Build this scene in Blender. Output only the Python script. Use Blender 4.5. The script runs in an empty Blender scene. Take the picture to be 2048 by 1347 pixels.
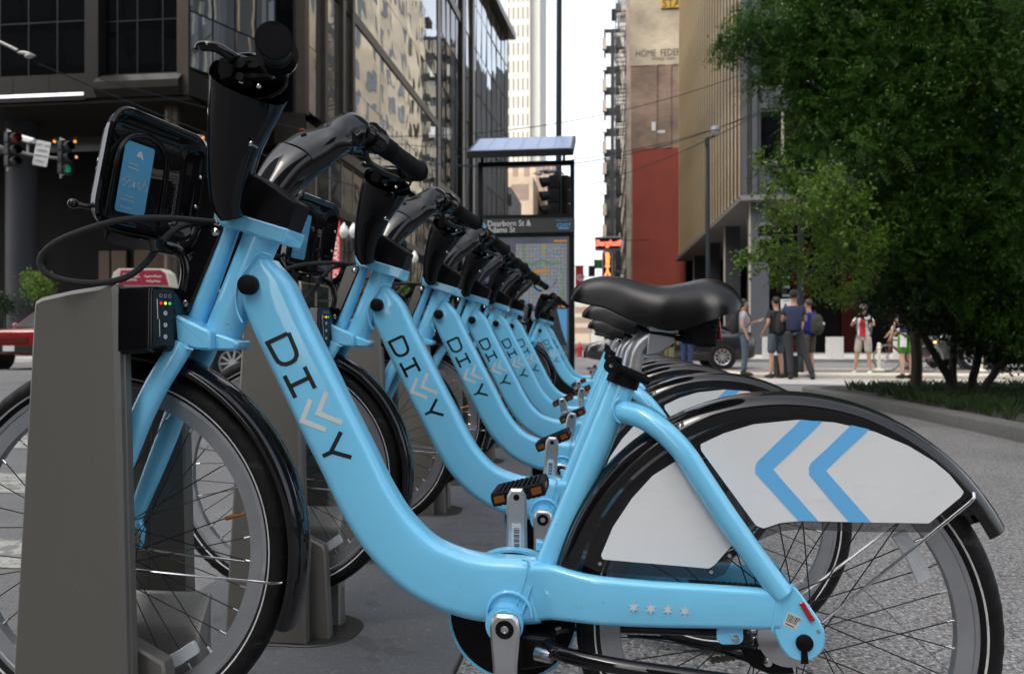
import bpy, bmesh, math, random
from mathutils import Vector, Matrix, noise as mnoise
R = math.radians
rnd = random.Random(7)
scn = bpy.context.scene
col = scn.collection

# ------------------------------------------------------------ camera
TH = R(6.8)                       # camera yaw to the left of the bicycle row
CT, ST = math.cos(TH), math.sin(TH)
FPX, CX, HY, HC = 1564.0, 1024.0, 681.0, 0.7825   # focal in photo px, centre, horizon row, eye height
cam = bpy.data.cameras.new('camera'); cam_o = bpy.data.objects.new('camera', cam); col.objects.link(cam_o)
cam_o.location = (0, 0, HC); cam_o.rotation_euler = (R(90), 0, TH)
cam.sensor_width = 23.5; cam.lens = 23.5*FPX/2048.0; cam.shift_y = (HY-673.5)/2048.0
cam.clip_start = 0.05; cam.clip_end = 2500
cam.dof.use_dof = True; cam.dof.focus_distance = 1.30; cam.dof.aperture_fstop = 5.0
scn.camera = cam_o

# ------------------------------------------------------------ sky and sun (soft, overcast-like street light)
world = bpy.data.worlds.new('World'); scn.world = world; world.use_nodes = True
wn = world.node_tree; bgn = wn.nodes['Background']
sky = wn.nodes.new('ShaderNodeTexSky'); sky.sky_type = 'NISHITA'; sky.sun_disc = False
SUN_EL, SUN_ROT = R(48), R(222)
sky.sun_elevation = SUN_EL; sky.sun_rotation = SUN_ROT; sky.air_density = 1.0; sky.dust_density = 4.0; sky.ozone_density = 1.0
hs = wn.nodes.new('ShaderNodeHueSaturation'); hs.inputs['Saturation'].default_value = .32
wn.links.new(sky.outputs[0], hs.inputs['Color']); wn.links.new(hs.outputs[0], bgn.inputs[0]); bgn.inputs[1].default_value = 0.15
sun = bpy.data.lights.new('sun', 'SUN'); sun.energy = 0.6; sun.angle = R(25); sun.color = (1.0, .93, .84)
sun_o = bpy.data.objects.new('sun', sun); col.objects.link(sun_o)
sd = Vector((math.sin(SUN_ROT)*math.cos(SUN_EL), math.cos(SUN_ROT)*math.cos(SUN_EL), math.sin(SUN_EL)))
sun_o.rotation_euler = sd.to_track_quat('Z', 'Y').to_euler()
scn.view_settings.view_transform = 'Standard'; scn.view_settings.look = 'None'
scn.view_settings.gamma = 1.0; scn.view_settings.use_curve_mapping = False
scn.view_settings.exposure = 1.62
scn.render.engine = 'CYCLES'
scn.cycles.max_bounces = 8; scn.cycles.use_denoising = True
scn.cycles.sample_clamp_indirect = 6.0

# ------------------------------------------------------------ measuring helpers: a photo pixel seen on a known plane -> metres
def WY(px, py, Y):
    """point on the plane y = Y that the photograph shows at px, py"""
    u = (px-CX)/FPX
    D = Y/(u*ST+CT)
    return Vector((D*(u*CT-ST), Y, HC-D*(py-HY)/FPX))
def WD(px, py, D):
    u = (px-CX)/FPX
    return Vector((D*(u*CT-ST), D*(u*ST+CT), HC-D*(py-HY)/FPX))
def WX(px, py, X):
    u = (px-CX)/FPX
    D = X/(u*CT-ST)
    return Vector((X, D*(u*ST+CT), HC-D*(py-HY)/FPX))
def WG(px, py, z=0.0):
    return WD(px, py, (HC-z)*FPX/(py-HY))

# ------------------------------------------------------------ materials
def mat(name, c, rough=.5, metal=0., coat=0., coat_r=.03, var=0., vscale=8., bump=0., bscale=60., spec=.5,
        emit=None, es=0., alpha=1., trans=0., ior=1.45, rvar=0., sheen=0., detail=6):
    m = bpy.data.materials.new(name); m.use_nodes = True
    nt = m.node_tree; b = nt.nodes['Principled BSDF']
    b.inputs['Base Color'].default_value = (c[0], c[1], c[2], 1); b.inputs['Roughness'].default_value = rough
    b.inputs['Metallic'].default_value = metal; b.inputs['Coat Weight'].default_value = coat
    b.inputs['Coat Roughness'].default_value = coat_r; b.inputs['Specular IOR Level'].default_value = spec
    b.inputs['Alpha'].default_value = alpha; b.inputs['Transmission Weight'].default_value = trans; b.inputs['IOR'].default_value = ior
    if sheen: b.inputs['Sheen Weight'].default_value = sheen
    if emit: b.inputs['Emission Color'].default_value = (*emit, 1); b.inputs['Emission Strength'].default_value = es
    if var or bump or rvar:
        tc = nt.nodes.new('ShaderNodeTexCoord')
    if var or rvar:
        n = nt.nodes.new('ShaderNodeTexNoise'); n.inputs['Scale'].default_value = vscale; n.inputs['Detail'].default_value = detail
        nt.links.new(tc.outputs['Object'], n.inputs['Vector'])
    if var:
        r = nt.nodes.new('ShaderNodeMapRange'); r.inputs[1].default_value = .3; r.inputs[2].default_value = .7
        r.inputs[3].default_value = 1-var; r.inputs[4].default_value = 1+var
        nt.links.new(n.outputs['Fac'], r.inputs[0])
        mx = nt.nodes.new('ShaderNodeVectorMath'); mx.operation = 'SCALE'
        mx.inputs[0].default_value = c[:3]; nt.links.new(r.outputs[0], mx.inputs['Scale'])
        nt.links.new(mx.outputs[0], b.inputs['Base Color'])
    if rvar:
        r = nt.nodes.new('ShaderNodeMapRange'); r.inputs[1].default_value = .3; r.inputs[2].default_value = .7
        r.inputs[3].default_value = max(0, rough-rvar); r.inputs[4].default_value = rough+rvar
        nt.links.new(n.outputs['Fac'], r.inputs[0]); nt.links.new(r.outputs[0], b.inputs['Roughness'])
    if bump:
        n2 = nt.nodes.new('ShaderNodeTexNoise'); n2.inputs['Scale'].default_value = bscale; n2.inputs['Detail'].default_value = 4
        nt.links.new(tc.outputs['Object'], n2.inputs['Vector'])
        bp = nt.nodes.new('ShaderNodeBump'); bp.inputs['Strength'].default_value = bump; bp.inputs['Distance'].default_value = .01
        nt.links.new(n2.outputs['Fac'], bp.inputs['Height']); nt.links.new(bp.outputs[0], b.inputs['Normal'])
    return m
M = {}
M['blue'] = mat('blue_paint', (.175, .58, .86), .36, coat=1., coat_r=.035, var=.03, vscale=9)
M['bluestripe'] = mat('blue_stripe_print', (.14, .46, .82), .35)
M['white'] = mat('white_panel_print', (.72, .73, .735), .38, var=.05, vscale=5)
M['offwhite'] = mat('offwhite_print', (.62, .64, .64), .4)
M['gloss'] = mat('black_gloss_plastic', (.003, .003, .0042), .5, coat=.78, coat_r=.015, spec=.05)
M['fgloss'] = mat('black_fender_plastic', (.003, .003, .004), .5, coat=1., coat_r=.015, spec=.05); M['fgloss'].node_tree.nodes['Principled BSDF'].inputs['Coat IOR'].default_value = 1.5
M['satin'] = mat('black_satin_plastic', (.005, .005, .006), .45, bump=.15, bscale=500, spec=.14)
M['print'] = mat('black_print', (.008, .008, .010), .3)
M['rubber'] = mat('black_rubber', (.009, .009, .010), .6, bump=.1, bscale=300, var=.25, vscale=40, spec=.14)
M['tyre'] = mat('tyre_rubber', (.010, .010, .0105), .55, var=.4, vscale=14, bump=.2, bscale=250, spec=.16)
M['vinyl'] = mat('saddle_vinyl', (.003, .003, .0034), .27, bump=.07, bscale=900, spec=.38)
M['smoke'] = mat('smoked_acrylic', (.02, .02, .022), .05, alpha=.42)
M['rim'] = mat('rim_aluminium', (.42, .43, .45), .38, metal=.85, var=.08, vscale=20)
M['alu'] = mat('brushed_aluminium', (.52, .53, .55), .32, metal=.9, var=.06, vscale=30)
M['silver'] = mat('polished_steel', (.62, .62, .62), .2, metal=1.)
M['spoke'] = mat('black_spoke', (.012, .012, .012), .35, metal=.3)
M['reflect'] = mat('reflective_stripe', (.62, .62, .62), .4)
M['amber'] = mat('amber_reflector', (.20, .06, .006), .25)
M['red'] = mat('red_reflector', (.35, .006, .01), .12, coat=1)
M['clear'] = mat('clear_reflector', (.6, .63, .66), .12, alpha=.55)
M['dock'] = mat('dock_bronze_grey_paint', (.145, .137, .122), .38, metal=.35, var=.10, vscale=420, bump=.08, bscale=900, rvar=.06)
M['dockd'] = mat('dock_dark_paint', (.03, .029, .027), .45, metal=.3, var=.1, vscale=400)
M['plate'] = mat('dock_plate_paint', (.085, .088, .093), .62, var=.16, vscale=7, bump=.3, bscale=700)
M['cable'] = mat('braided_cable', (.018, .018, .019), .7, bump=.6, bscale=900)
M['chain'] = mat('oily_chain', (.09, .08, .07), .4, metal=.8)
M['sticker'] = mat('blue_sticker', (.10, .37, .60), .4)
M['label'] = mat('white_label', (.6, .6, .58), .5)
M['led_r'] = mat('red_lamp', (.4, .01, .01), .3, emit=(1, .02, .02), es=.25)
M['led_y'] = mat('yellow_lamp', (.7, .45, .02), .3, emit=(1, .7, .02), es=.35)
M['led_g'] = mat('green_lamp', (.02, .35, .1), .3, emit=(.02, .8, .25), es=.2)

def scuff(m, c, colr, th, sc, w):
    nt = m.node_tree; b = nt.nodes['Principled BSDF']; lk = nt.links.new; tc = nt.nodes.new('ShaderNodeTexCoord')
    mp = nt.nodes.new('ShaderNodeMapping'); mp.inputs['Scale'].default_value = (1, 1, 3.2); mp.inputs['Rotation'].default_value = (0, .5, 0); lk(tc.outputs['Object'], mp.inputs[0])
    n = nt.nodes.new('ShaderNodeTexNoise'); n.inputs['Scale'].default_value = sc; n.inputs['Detail'].default_value = 8; n.inputs['Roughness'].default_value = .75; lk(mp.outputs[0], n.inputs['Vector'])
    r = nt.nodes.new('ShaderNodeMapRange'); r.inputs[1].default_value = th; r.inputs[2].default_value = th+.05; r.inputs[4].default_value = w; lk(n.outputs['Fac'], r.inputs[0])
    mx = nt.nodes.new('ShaderNodeMix'); mx.data_type = 'RGBA'; lk(r.outputs[0], mx.inputs[0])
    src = b.inputs['Base Color'].links[0].from_socket if b.inputs['Base Color'].links else None
    if src: lk(src, mx.inputs[6])
    else: mx.inputs[6].default_value = (*c, 1)
    mx.inputs[7].default_value = (*colr, 1); lk(mx.outputs[2], b.inputs['Base Color'])
scuff(M['blue'], None, (.06, .13, .17), .645, 26, .5)
scuff(M['white'], None, (.40, .39, .36), .60, 7, .14)
scuff(M['dock'], None, (.18, .17, .155), .61, 9, .45)
scuff(M['tyre'], None, (.05, .048, .045), .58, 12, .5)

# ------------------------------------------------------------ mesh helpers
def cr(pts, n=6, closed=False):
    """Catmull-Rom smoothing of a list of equal-length tuples"""
    P = [tuple(p) for p in pts]; m = len(P); out = []
    rng = range(m) if closed else range(m-1)
    for i in rng:
        if closed: a, b, c, d = P[(i-1) % m], P[i], P[(i+1) % m], P[(i+2) % m]
        else: a, b, c, d = P[max(i-1, 0)], P[i], P[i+1], P[min(i+2, m-1)]
        for k in range(n):
            t = k/n; t2 = t*t; t3 = t2*t
            out.append(tuple(.5*(2*q1+(q2-q0)*t+(2*q0-5*q1+4*q2-q3)*t2+(3*q1-q0-3*q2+q3)*t3) for q0, q1, q2, q3 in zip(a, b, c, d)))
    if not closed: out.append(P[-1])
    return out
class MB:
    def __init__(s): s.v = []; s.f = []; s.mi = []; s.m = 0
    def add(s, vs, fs):
        o = len(s.v); s.v += [tuple(v) for v in vs]; s.f += [tuple(i+o for i in f) for f in fs]; s.mi += [s.m]*len(fs); return s
    def box(s, x0, x1, y0, y1, z0, z1):
        vs = [(x, y, z) for z in (z0, z1) for y in (y0, y1) for x in (x0, x1)]
        return s.add(vs, [(0, 2, 3, 1), (4, 5, 7, 6), (0, 1, 5, 4), (2, 6, 7, 3), (0, 4, 6, 2), (1, 3, 7, 5)])
    def obox(s, c, size, rot):      # oriented box, rot = 3x3 matrix
        h = [q/2 for q in size]
        vs = [Vector(c)+rot@Vector((x*h[0], y*h[1], z*h[2])) for z in (-1, 1) for y in (-1, 1) for x in (-1, 1)]
        return s.add(vs, [(0, 2, 3, 1), (4, 5, 7, 6), (0, 1, 5, 4), (2, 6, 7, 3), (0, 4, 6, 2), (1, 3, 7, 5)])
    def bar(s, a, b, w, h):
        a = Vector(a); b = Vector(b); d = (b-a); L = d.length
        q = d.to_track_quat('X', 'Z').to_matrix()
        return s.obox((a+b)/2, (L, w, h), q)
    def loft(s, rings, cap=True, closed=False):
        n = len(rings[0]); vs = [p for r in rings for p in r]; fs = []
        m = len(rings)
        for i in range(m if closed else m-1):
            j = (i+1) % m
            for k in range(n):
                l = (k+1) % n
                fs.append((i*n+k, i*n+l, j*n+l, j*n+k))
        if cap and not closed:
            fs.append(tuple(range(n-1, -1, -1))); fs.append(tuple((m-1)*n+k for k in range(n)))
        return s.add(vs, fs)
    def tube(s, pts, r, seg=10, cap=True, closed=False, flat=1.0, up=None):
        P = [Vector(p[:3]) for p in pts]; n = len(P); rings = []
        rr = r if isinstance(r, (list, tuple)) else [r]*n
        T = []
        for i in range(n):
            a = P[(i-1) % n] if (closed or i > 0) else P[i]; b = P[(i+1) % n] if (closed or i < n-1) else P[i]
            t = b-a; T.append(t.normalized() if t.length > 1e-9 else Vector((0, 0, 1)))
        u = Vector(up) if up else (Vector((0, 0, 1)) if abs(T[0].z) < .9 else Vector((1, 0, 0)))
        for i in range(n):
            if up: u = Vector(up)
            u = (u-T[i]*u.dot(T[i])).normalized(); w = T[i].cross(u)
            rings.append([P[i]+(u*math.cos(2*math.pi*k/seg)*flat+w*math.sin(2*math.pi*k/seg))*rr[i] for k in range(seg)])
        return s.loft(rings, cap, closed)
    def cyl(s, a, b, r, seg=16, r2=None):
        return s.tube([a, b], [r, r if r2 is None else r2], seg)
    def sweep(s, pts, N, n=4.0, side=(0, 1, 0), cap=True):
        """pts: (x,y,z,a,b): a half-size across in plane, b half-size along side axis; superellipse exponent n"""
        S = Vector(side); P = [Vector(p[:3]) for p in pts]; rings = []
        for i, p in enumerate(P):
            t = P[min(i+1, len(P)-1)]-P[max(i-1, 0)]
            t = (t-S*t.dot(S)).normalized(); u = S.cross(t)
            a, b = pts[i][3], pts[i][4]; ring = []
            for k in range(N):
                an = 2*math.pi*(k+.5)/N; c_, s_ = math.cos(an), math.sin(an)
                e = 2.0/n
                ring.append(p+u*(a*math.copysign(abs(c_)**e, c_))+S*(b*math.copysign(abs(s_)**e, s_)))
            rings.append(ring)
        return s.loft(rings, cap)
    def prism(s, poly, y0, y1, axis='Y', bev=0.0):
        """poly: (x,z) [axis Y], (x,y) [axis Z], (y,z) [axis X]; optional chamfer of both rims"""
        def P(a, b, h): return {'Y': (a, h, b), 'Z': (a, b, h), 'X': (h, a, b)}[axis]
        n = len(poly)
        if bev:
            cx = sum(p[0] for p in poly)/n; cz = sum(p[1] for p in poly)/n
            ins = inset(poly, bev)
            sg = 1 if y1 > y0 else -1
            rings = [[P(a, b, y0) for a, b in ins], [P(a, b, y0+sg*bev) for a, b in poly], [P(a, b, y1-sg*bev) for a, b in poly], [P(a, b, y1) for a, b in ins]]
        else:
            rings = [[P(a, b, y0) for a, b in poly], [P(a, b, y1) for a, b in poly]]
        return s.loft(rings)
    def lathe(s, prof, seg=24, c=(0, 0, 0), axis='Z', a0=0, a1=2*math.pi):
        """prof: (r, h)"""
        full = abs(a1-a0-2*math.pi) < 1e-6; rings = []
        m = seg if full else seg+1
        for i in range(m):
            a = a0+(a1-a0)*i/seg; ca, sa = math.cos(a), math.sin(a)
            if axis == 'Z': rings.append([(c[0]+r*ca, c[1]+r*sa, c[2]+h) for r, h in prof])
            elif axis == 'Y': rings.append([(c[0]+r*ca, c[1]+h, c[2]+r*sa) for r, h in prof])
            else: rings.append([(c[0]+h, c[1]+r*ca, c[2]+r*sa) for r, h in prof])
        n = len(prof); vs = [p for r_ in rings for p in r_]; fs = []
        for i in range(m if full else m-1):
            j = (i+1) % m
            for k in range(n-1): fs.append((i*n+k, i*n+k+1, j*n+k+1, j*n+k))
        return s.add(vs, fs)
    def ball(s, c, r, seg=12, sq=(1, 1, 1)):
        rings = []
        for i in range(1, seg//2):
            a = math.pi*i/(seg//2)
            rings.append([(c[0]+sq[0]*r*math.sin(a)*math.cos(2*math.pi*k/seg), c[1]+sq[1]*r*math.sin(a)*math.sin(2*math.pi*k/seg), c[2]+sq[2]*r*math.cos(a)) for k in range(seg)])
        return s.loft(rings)
    def build(s, name, m, parent=None, smooth=35, rec=True, origin=None):
        me = bpy.data.meshes.new(name)
        o3 = Vector(origin) if origin is not None else Vector((0, 0, 0))
        me.from_pydata([(v[0]-o3.x, v[1]-o3.y, v[2]-o3.z) for v in s.v], [], s.f)
        ms = m if isinstance(m, (list, tuple)) else [m]
        for q in ms: me.materials.append(q)
        if len(ms) > 1: me.polygons.foreach_set('material_index', s.mi)
        if rec:
            bm = bmesh.new(); bm.from_mesh(me); bmesh.ops.recalc_face_normals(bm, faces=bm.faces); bm.to_mesh(me); bm.free()
        if smooth:
            me.shade_smooth(); me.set_sharp_from_angle(angle=R(smooth))
        me.update()
        o = bpy.data.objects.new(name, me); col.objects.link(o)
        o.location = o3
        if parent is not None: o.parent = parent
        return o
def inset(poly, d):
    n = len(poly); out = []
    A = sum(poly[i][0]*poly[(i+1) % n][1]-poly[(i+1) % n][0]*poly[i][1] for i in range(n))
    sg = 1 if A > 0 else -1
    for i in range(n):
        p0, p1, p2 = Vector(poly[i-1][:2]), Vector(poly[i][:2]), Vector(poly[(i+1) % n][:2])
        d1 = (p1-p0).normalized(); d2 = (p2-p1).normalized()
        n1 = Vector((-d1.y, d1.x))*sg; n2 = Vector((-d2.y, d2.x))*sg
        b = (n1+n2); L = b.length
        b = b/L if L > 1e-6 else n1
        k = d/max(.35, b.dot(n1))
        out.append((p1.x+b.x*k, p1.y+b.y*k))
    return out
def rpoly(poly, r, n=4):
    """round the corners of a polygon; r a number or a list"""
    out = []; m = len(poly)
    for i in range(m):
        p0, p1, p2 = Vector(poly[i-1]), Vector(poly[i]), Vector(poly[(i+1) % m])
        rr = r[i] if isinstance(r, (list, tuple)) else r
        a = (p0-p1); b = (p2-p1); k = min(rr, a.length*.49, b.length*.49)
        if k < 1e-6: out.append(tuple(p1)); continue
        a = p1+a.normalized()*k; b = p1+b.normalized()*k
        for j in range(n+1):
            t = j/n; out.append(tuple(a*(1-t)**2+p1*2*t*(1-t)+b*t*t))
    return out
def rect(x0, x1, z0, z1, r=0, n=3):
    p = [(x0, z0), (x1, z0), (x1, z1), (x0, z1)]
    return rpoly(p, r, n) if r else p
def stroke(pts, w):
    """mitred ribbon polygon along a 2-D polyline"""
    P = [Vector(p) for p in pts]; L = []; Rr = []
    for i in range(len(P)):
        d1 = (P[i]-P[i-1]).normalized() if i else (P[1]-P[0]).normalized()
        d2 = (P[i+1]-P[i]).normalized() if i < len(P)-1 else d1
        n1 = Vector((-d1.y, d1.x)); n2 = Vector((-d2.y, d2.x)); b = n1+n2; b.normalize()
        k = w/2/max(.4, b.dot(n1)); L.append(tuple(P[i]+b*k)); Rr.append(tuple(P[i]-b*k))
    return L, Rr
def ribbon(mb, pts, w, y0, y1, mapf=None, closed=False):
    """solid ribbon strokes in xz, extruded y0..y1"""
    L, Rr = stroke(pts, w); n = len(L); vs = []
    for (a, b) in zip(L, Rr):
        for (x, z) in (a, b):
            for y in (y0, y1): vs.append((x, y, z))
    fs = []
    for i in range(n-1):
        o = 4*i; q = 4*(i+1)
        fs += [(o, o+2, q+2, q), (o+1, q+1, q+3, o+3), (o, q, q+1, o+1), (o+2, o+3, q+3, q+2)]
    fs += [(0, 1, 3, 2), (4*n-4, 4*n-2, 4*n-1, 4*n-3)]
    mb.add(vs, fs)
def thing(name, label, cat, loc=(0, 0, 0), rz=0, group=None):
    o = bpy.data.objects.new(name, None); col.objects.link(o); o.empty_display_size = .1
    o.location = loc; o.rotation_euler = (0, 0, rz); tag(o, label, cat, group); return o
def tag(o, label=None, cat=None, group=None, kind=None):
    if label: o['label'] = label
    if cat: o['category'] = cat
    if group: o['group'] = group
    if kind: o['kind'] = kind
    return o
def struct(o): o['kind'] = 'structure'; return o
def copy_tree(o, parent=None):
    c = o.copy(); col.objects.link(c)
    if parent is not None: c.parent = parent
    for ch in list(o.children): copy_tree(ch, c)
    return c
def instance(o, parent=None, loc=None, rot=None):
    c = o.copy(); col.objects.link(c)
    if parent is not None: c.parent = parent
    if loc is not None: c.location = loc
    if rot is not None: c.rotation_euler = rot
    return c
def text_obj(name, body, size, m, parent, loc, rot=(R(90), 0, 0), depth=.002, align='CENTER', xs=1.0, bold=0.0):
    cu = bpy.data.curves.new(name, 'FONT'); cu.body = body; cu.size = size; cu.align_x = align; cu.align_y = 'CENTER'
    cu.extrude = depth; cu.offset = bold; cu.resolution_u = 3
    t = bpy.data.objects.new('tmp_text', cu); col.objects.link(t)
    me = bpy.data.meshes.new_from_object(t.evaluated_get(bpy.context.evaluated_depsgraph_get()))
    bpy.data.objects.remove(t); bpy.data.curves.remove(cu)
    me.name = name; me.materials.clear(); me.materials.append(m)
    for v in me.vertices: v.co.x *= xs
    o = bpy.data.objects.new(name, me); col.objects.link(o); o.parent = parent; o.location = loc; o.rotation_euler = rot
    return o
# ============================================================ ground, road, plaza
def ground_mat(name, c1, c2, sc, rough=.8, bump=.3, speck=None, big=.15, bsc=.35):
    m = bpy.data.materials.new(name); m.use_nodes = True; nt = m.node_tree; b = nt.nodes['Principled BSDF']; lk = nt.links.new
    g = nt.nodes.new('ShaderNodeNewGeometry')
    n = nt.nodes.new('ShaderNodeTexNoise'); n.inputs['Scale'].default_value = sc; n.inputs['Detail'].default_value = 5; lk(g.outputs['Position'], n.inputs['Vector'])
    r = nt.nodes.new('ShaderNodeValToRGB'); r.color_ramp.elements[0].position = .38; r.color_ramp.elements[1].position = .62
    r.color_ramp.elements[0].color = (*c1, 1); r.color_ramp.elements[1].color = (*c2, 1); lk(n.outputs['Fac'], r.inputs[0])
    out = r.outputs[0]
    if speck:
        for (sc2, colr, th, w) in speck:
            v = nt.nodes.new('ShaderNodeTexNoise'); v.inputs['Scale'].default_value = sc2; v.inputs['Detail'].default_value = 2; v.inputs['Roughness'].default_value = .6
            mp = nt.nodes.new('ShaderNodeVectorMath'); mp.operation = 'ADD'; mp.inputs[1].default_value = (sc2, sc2*.3, 7.7); lk(g.outputs['Position'], mp.inputs[0]); lk(mp.outputs[0], v.inputs['Vector'])
            rr = nt.nodes.new('ShaderNodeMapRange'); rr.inputs[1].default_value = th; rr.inputs[2].default_value = th+.035; lk(v.outputs['Fac'], rr.inputs[0])
            ml = nt.nodes.new('ShaderNodeMath'); ml.operation = 'MULTIPLY'; ml.inputs[1].default_value = w; lk(rr.outputs[0], ml.inputs[0])
            mx = nt.nodes.new('ShaderNodeMix'); mx.data_type = 'RGBA'; lk(ml.outputs[0], mx.inputs[0]); lk(out, mx.inputs[6]); mx.inputs[7].default_value = (*colr, 1); out = mx.outputs[2]
    if big:
        n3 = nt.nodes.new('ShaderNodeTexNoise'); n3.inputs['Scale'].default_value = bsc*3; n3.inputs['Detail'].default_value = 6; lk(g.outputs['Position'], n3.inputs['Vector'])
        r3 = nt.nodes.new('ShaderNodeMapRange'); r3.inputs[1].default_value = .3; r3.inputs[2].default_value = .7; r3.inputs[3].default_value = 1-big; r3.inputs[4].default_value = 1+big; lk(n3.outputs['Fac'], r3.inputs[0])
        s = nt.nodes.new('ShaderNodeVectorMath'); s.operation = 'SCALE'; lk(out, s.inputs[0]); lk(r3.outputs[0], s.inputs['Scale']); out = s.outputs[0]
    lk(out, b.inputs['Base Color']); b.inputs['Roughness'].default_value = rough
    bp = nt.nodes.new('ShaderNodeBump'); bp.inputs['Strength'].default_value = bump; bp.inputs['Distance'].default_value = .004; lk(n.outputs['Fac'], bp.inputs['Height']); lk(bp.outputs[0], b.inputs['Normal'])
    return m
M['asphalt'] = ground_mat('worn_asphalt', (.13, .13, .13), (.20, .197, .19), 160, .85, .6, [(60, (.06, .06, .06), .60, .5)], .18)
M['granite'] = ground_mat('speckled_granite', (.13, .128, .126), (.21, .207, .204), 70, .60, .15, [(95, (.030, .030, .034), .545, .9), (80, (.42, .41, .40), .575, .85), (60, (.27, .20, .18), .61, .7)], .16, .5)
M['joint'] = mat('mortar_joint', (.10, .097, .09), .9, var=.2, vscale=40)
M['concrete'] = ground_mat('pale_concrete', (.34, .33, .31), (.44, .43, .41), 40, .85, .3, [(90, (.2, .2, .19), .62, .5)], .12)
M['cream'] = ground_mat('cream_paint', (.55, .52, .42), (.64, .61, .50), 60, .8, .3, [(30, (.25, .24, .22), .60, .7)], .1)
M['whitepaint'] = ground_mat('worn_white_paint', (.34, .335, .29), (.44, .435, .385), 50, .8, .3, [(14, (.20, .195, .19), .53, .95)], .1)
M['yellowpaint'] = mat('yellow_line_paint', (.55, .36, .12), .8, var=.2, vscale=9)
M['brickpave'] = ground_mat('reddish_paving', (.16, .12, .105), (.22, .17, .15), 30, .85, .3, None, .15)
M['kerb'] = ground_mat('granite_kerb', (.085, .083, .078), (.13, .128, .12), 90, .8, .3, [(220, (.09, .09, .09), .6, .7)], .15)
M['soil'] = ground_mat('dark_soil', (.02, .016, .012), (.035, .028, .02), 30, .95, .8, None, .2)
c = MB(); c.add([(-500, -60, -.012), (500, -60, -.012), (500, 900, -.012), (-500, 900, -.012)], [(0, 1, 2, 3)]); struct(c.build('road', M['asphalt'], None, 0, False))
def sheet(name, poly, z, m, parent=None, th=None):
    c = MB()
    if th: c.prism(poly, z-th, z, 'Z')
    else: c.add([(x, y, z) for x, y in poly], [tuple(range(len(poly)))])
    return c.build(name, m, parent, 0, th is not None)
# plaza: granite slabs laid in a grid over a mortar bed
pz = struct(sheet('plaza', [(-.352, -6), (9, -6), (9, 14.6), (-.352, 14.6)], -.006, M['joint']))
SX, SY = .388, 0
xs = [-.350+.3867*3*k for k in range(0, 9)]
xs = [-.350]+[.81+1.16*k for k in range(0, 7)]
ys = [2.02+.76*k for k in range(-5, 17)]
meshes = {}
for i in range(len(xs)-1):
    for j in range(len(ys)-1):
        w, h = xs[i+1]-xs[i], ys[j+1]-ys[j]
        key = (round(w, 3), round(h, 3))
        if key not in meshes:
            c = MB(); c.prism(rect(.0018, w-.0018, .0018, h-.0018), -.020, 0, 'Z', .0016); o = c.build('paving_slab', M['granite'], pz, 30)
            meshes[key] = o
        else: o = instance(meshes[key], pz)
        o.location = (xs[i], ys[j], rnd.uniform(-.0012, .0012)); 
# dock platform plates
pf = thing('dock_platform', 'long dark grey steel platform of plates under the row of docking posts', 'platform', (-.80, 1.27, 0))
M['plate'] = ground_mat('dark_plate_paint', (.085, .088, .093), (.112, .116, .122), 220, .66, .25, [(60, (.18, .185, .19), .63, .5), (9, (.055, .056, .058), .60, .45)], .12)
pm = None; y = -.55
lens = 1.84
for k in range(6):
    if pm is None:
        c = MB(); c.prism([(-.45, .003), (.445, .003), (.445, lens-.003), (-.45, lens-.003)], -.01, .012, 'Z', .003); pm = c.build('platform_plate', M['plate'], pf, 30)
    o = pm if k == 0 else instance(pm, pf)
    o.location = (0, y-1.27+k*lens, 0)
# scuffs: thin pale scratch lines are in the material; crosswalk bars on the road
cw = struct(sheet('crosswalk', [(-9, 2.48), (-2.02, 2.50), (-2.06, 2.86), (-9, 2.84)], -.008, M['whitepaint']))
sheet('crosswalk_bar', [(-9, 3.72), (-2.86, 3.74), (-2.92, 4.30), (-9, 4.28)], -.008, M['whitepaint'], cw)
sheet('crosswalk_bar', [(-9, 5.3), (-4.0, 5.3), (-4.1, 6.0), (-9, 6.0)], -.008, M['whitepaint'], cw)
# cross street strips on the right
struct(sheet('pavement', [(-.352, 14.6), (3.2, 14.6), (12, 14.0), (40, 14.0), (40, 16.6), (1.6, 16.9), (-.352, 16.9)], -.002, M['concrete']))
struct(sheet('yellow_line', [(1.0, 17.0), (40, 17.0), (40, 17.28), (1.0, 17.28)], -.006, M['yellowpaint']))
struct(sheet('kerb', [(1.2, 17.9), (4.0, 18.1), (40, 18.1), (40, 19.2), (3.6, 19.2), (1.0, 23.2), (.2, 23.2)], .03, M['cream'], None, .045))
struct(sheet('bus_lane', [(3.4, 19.25), (40, 19.25), (40, 22.2), (1.7, 22.2)], -.005, M['brickpave']))
struct(sheet('white_line', [(1.6, 22.4), (40, 22.4), (40, 23.4), (1.0, 23.4)], -.004, M['whitepaint']))
struct(sheet('far_pavement', [(4.6, 30.0), (60, 30.0), (60, 60), (4.6, 60)], .12, M['concrete'], None, .14))
struct(sheet('far_kerb', [(4.45, 29.85), (60, 29.85), (60, 29.99), (4.45, 29.99)], .10, M['kerb'], None, .12))
struct(sheet('left_pavement', [(-60, 27.0), (-10.5, 27.0), (-10.5, 200), (-60, 200)], .12, M['concrete'], None, .14))
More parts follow.
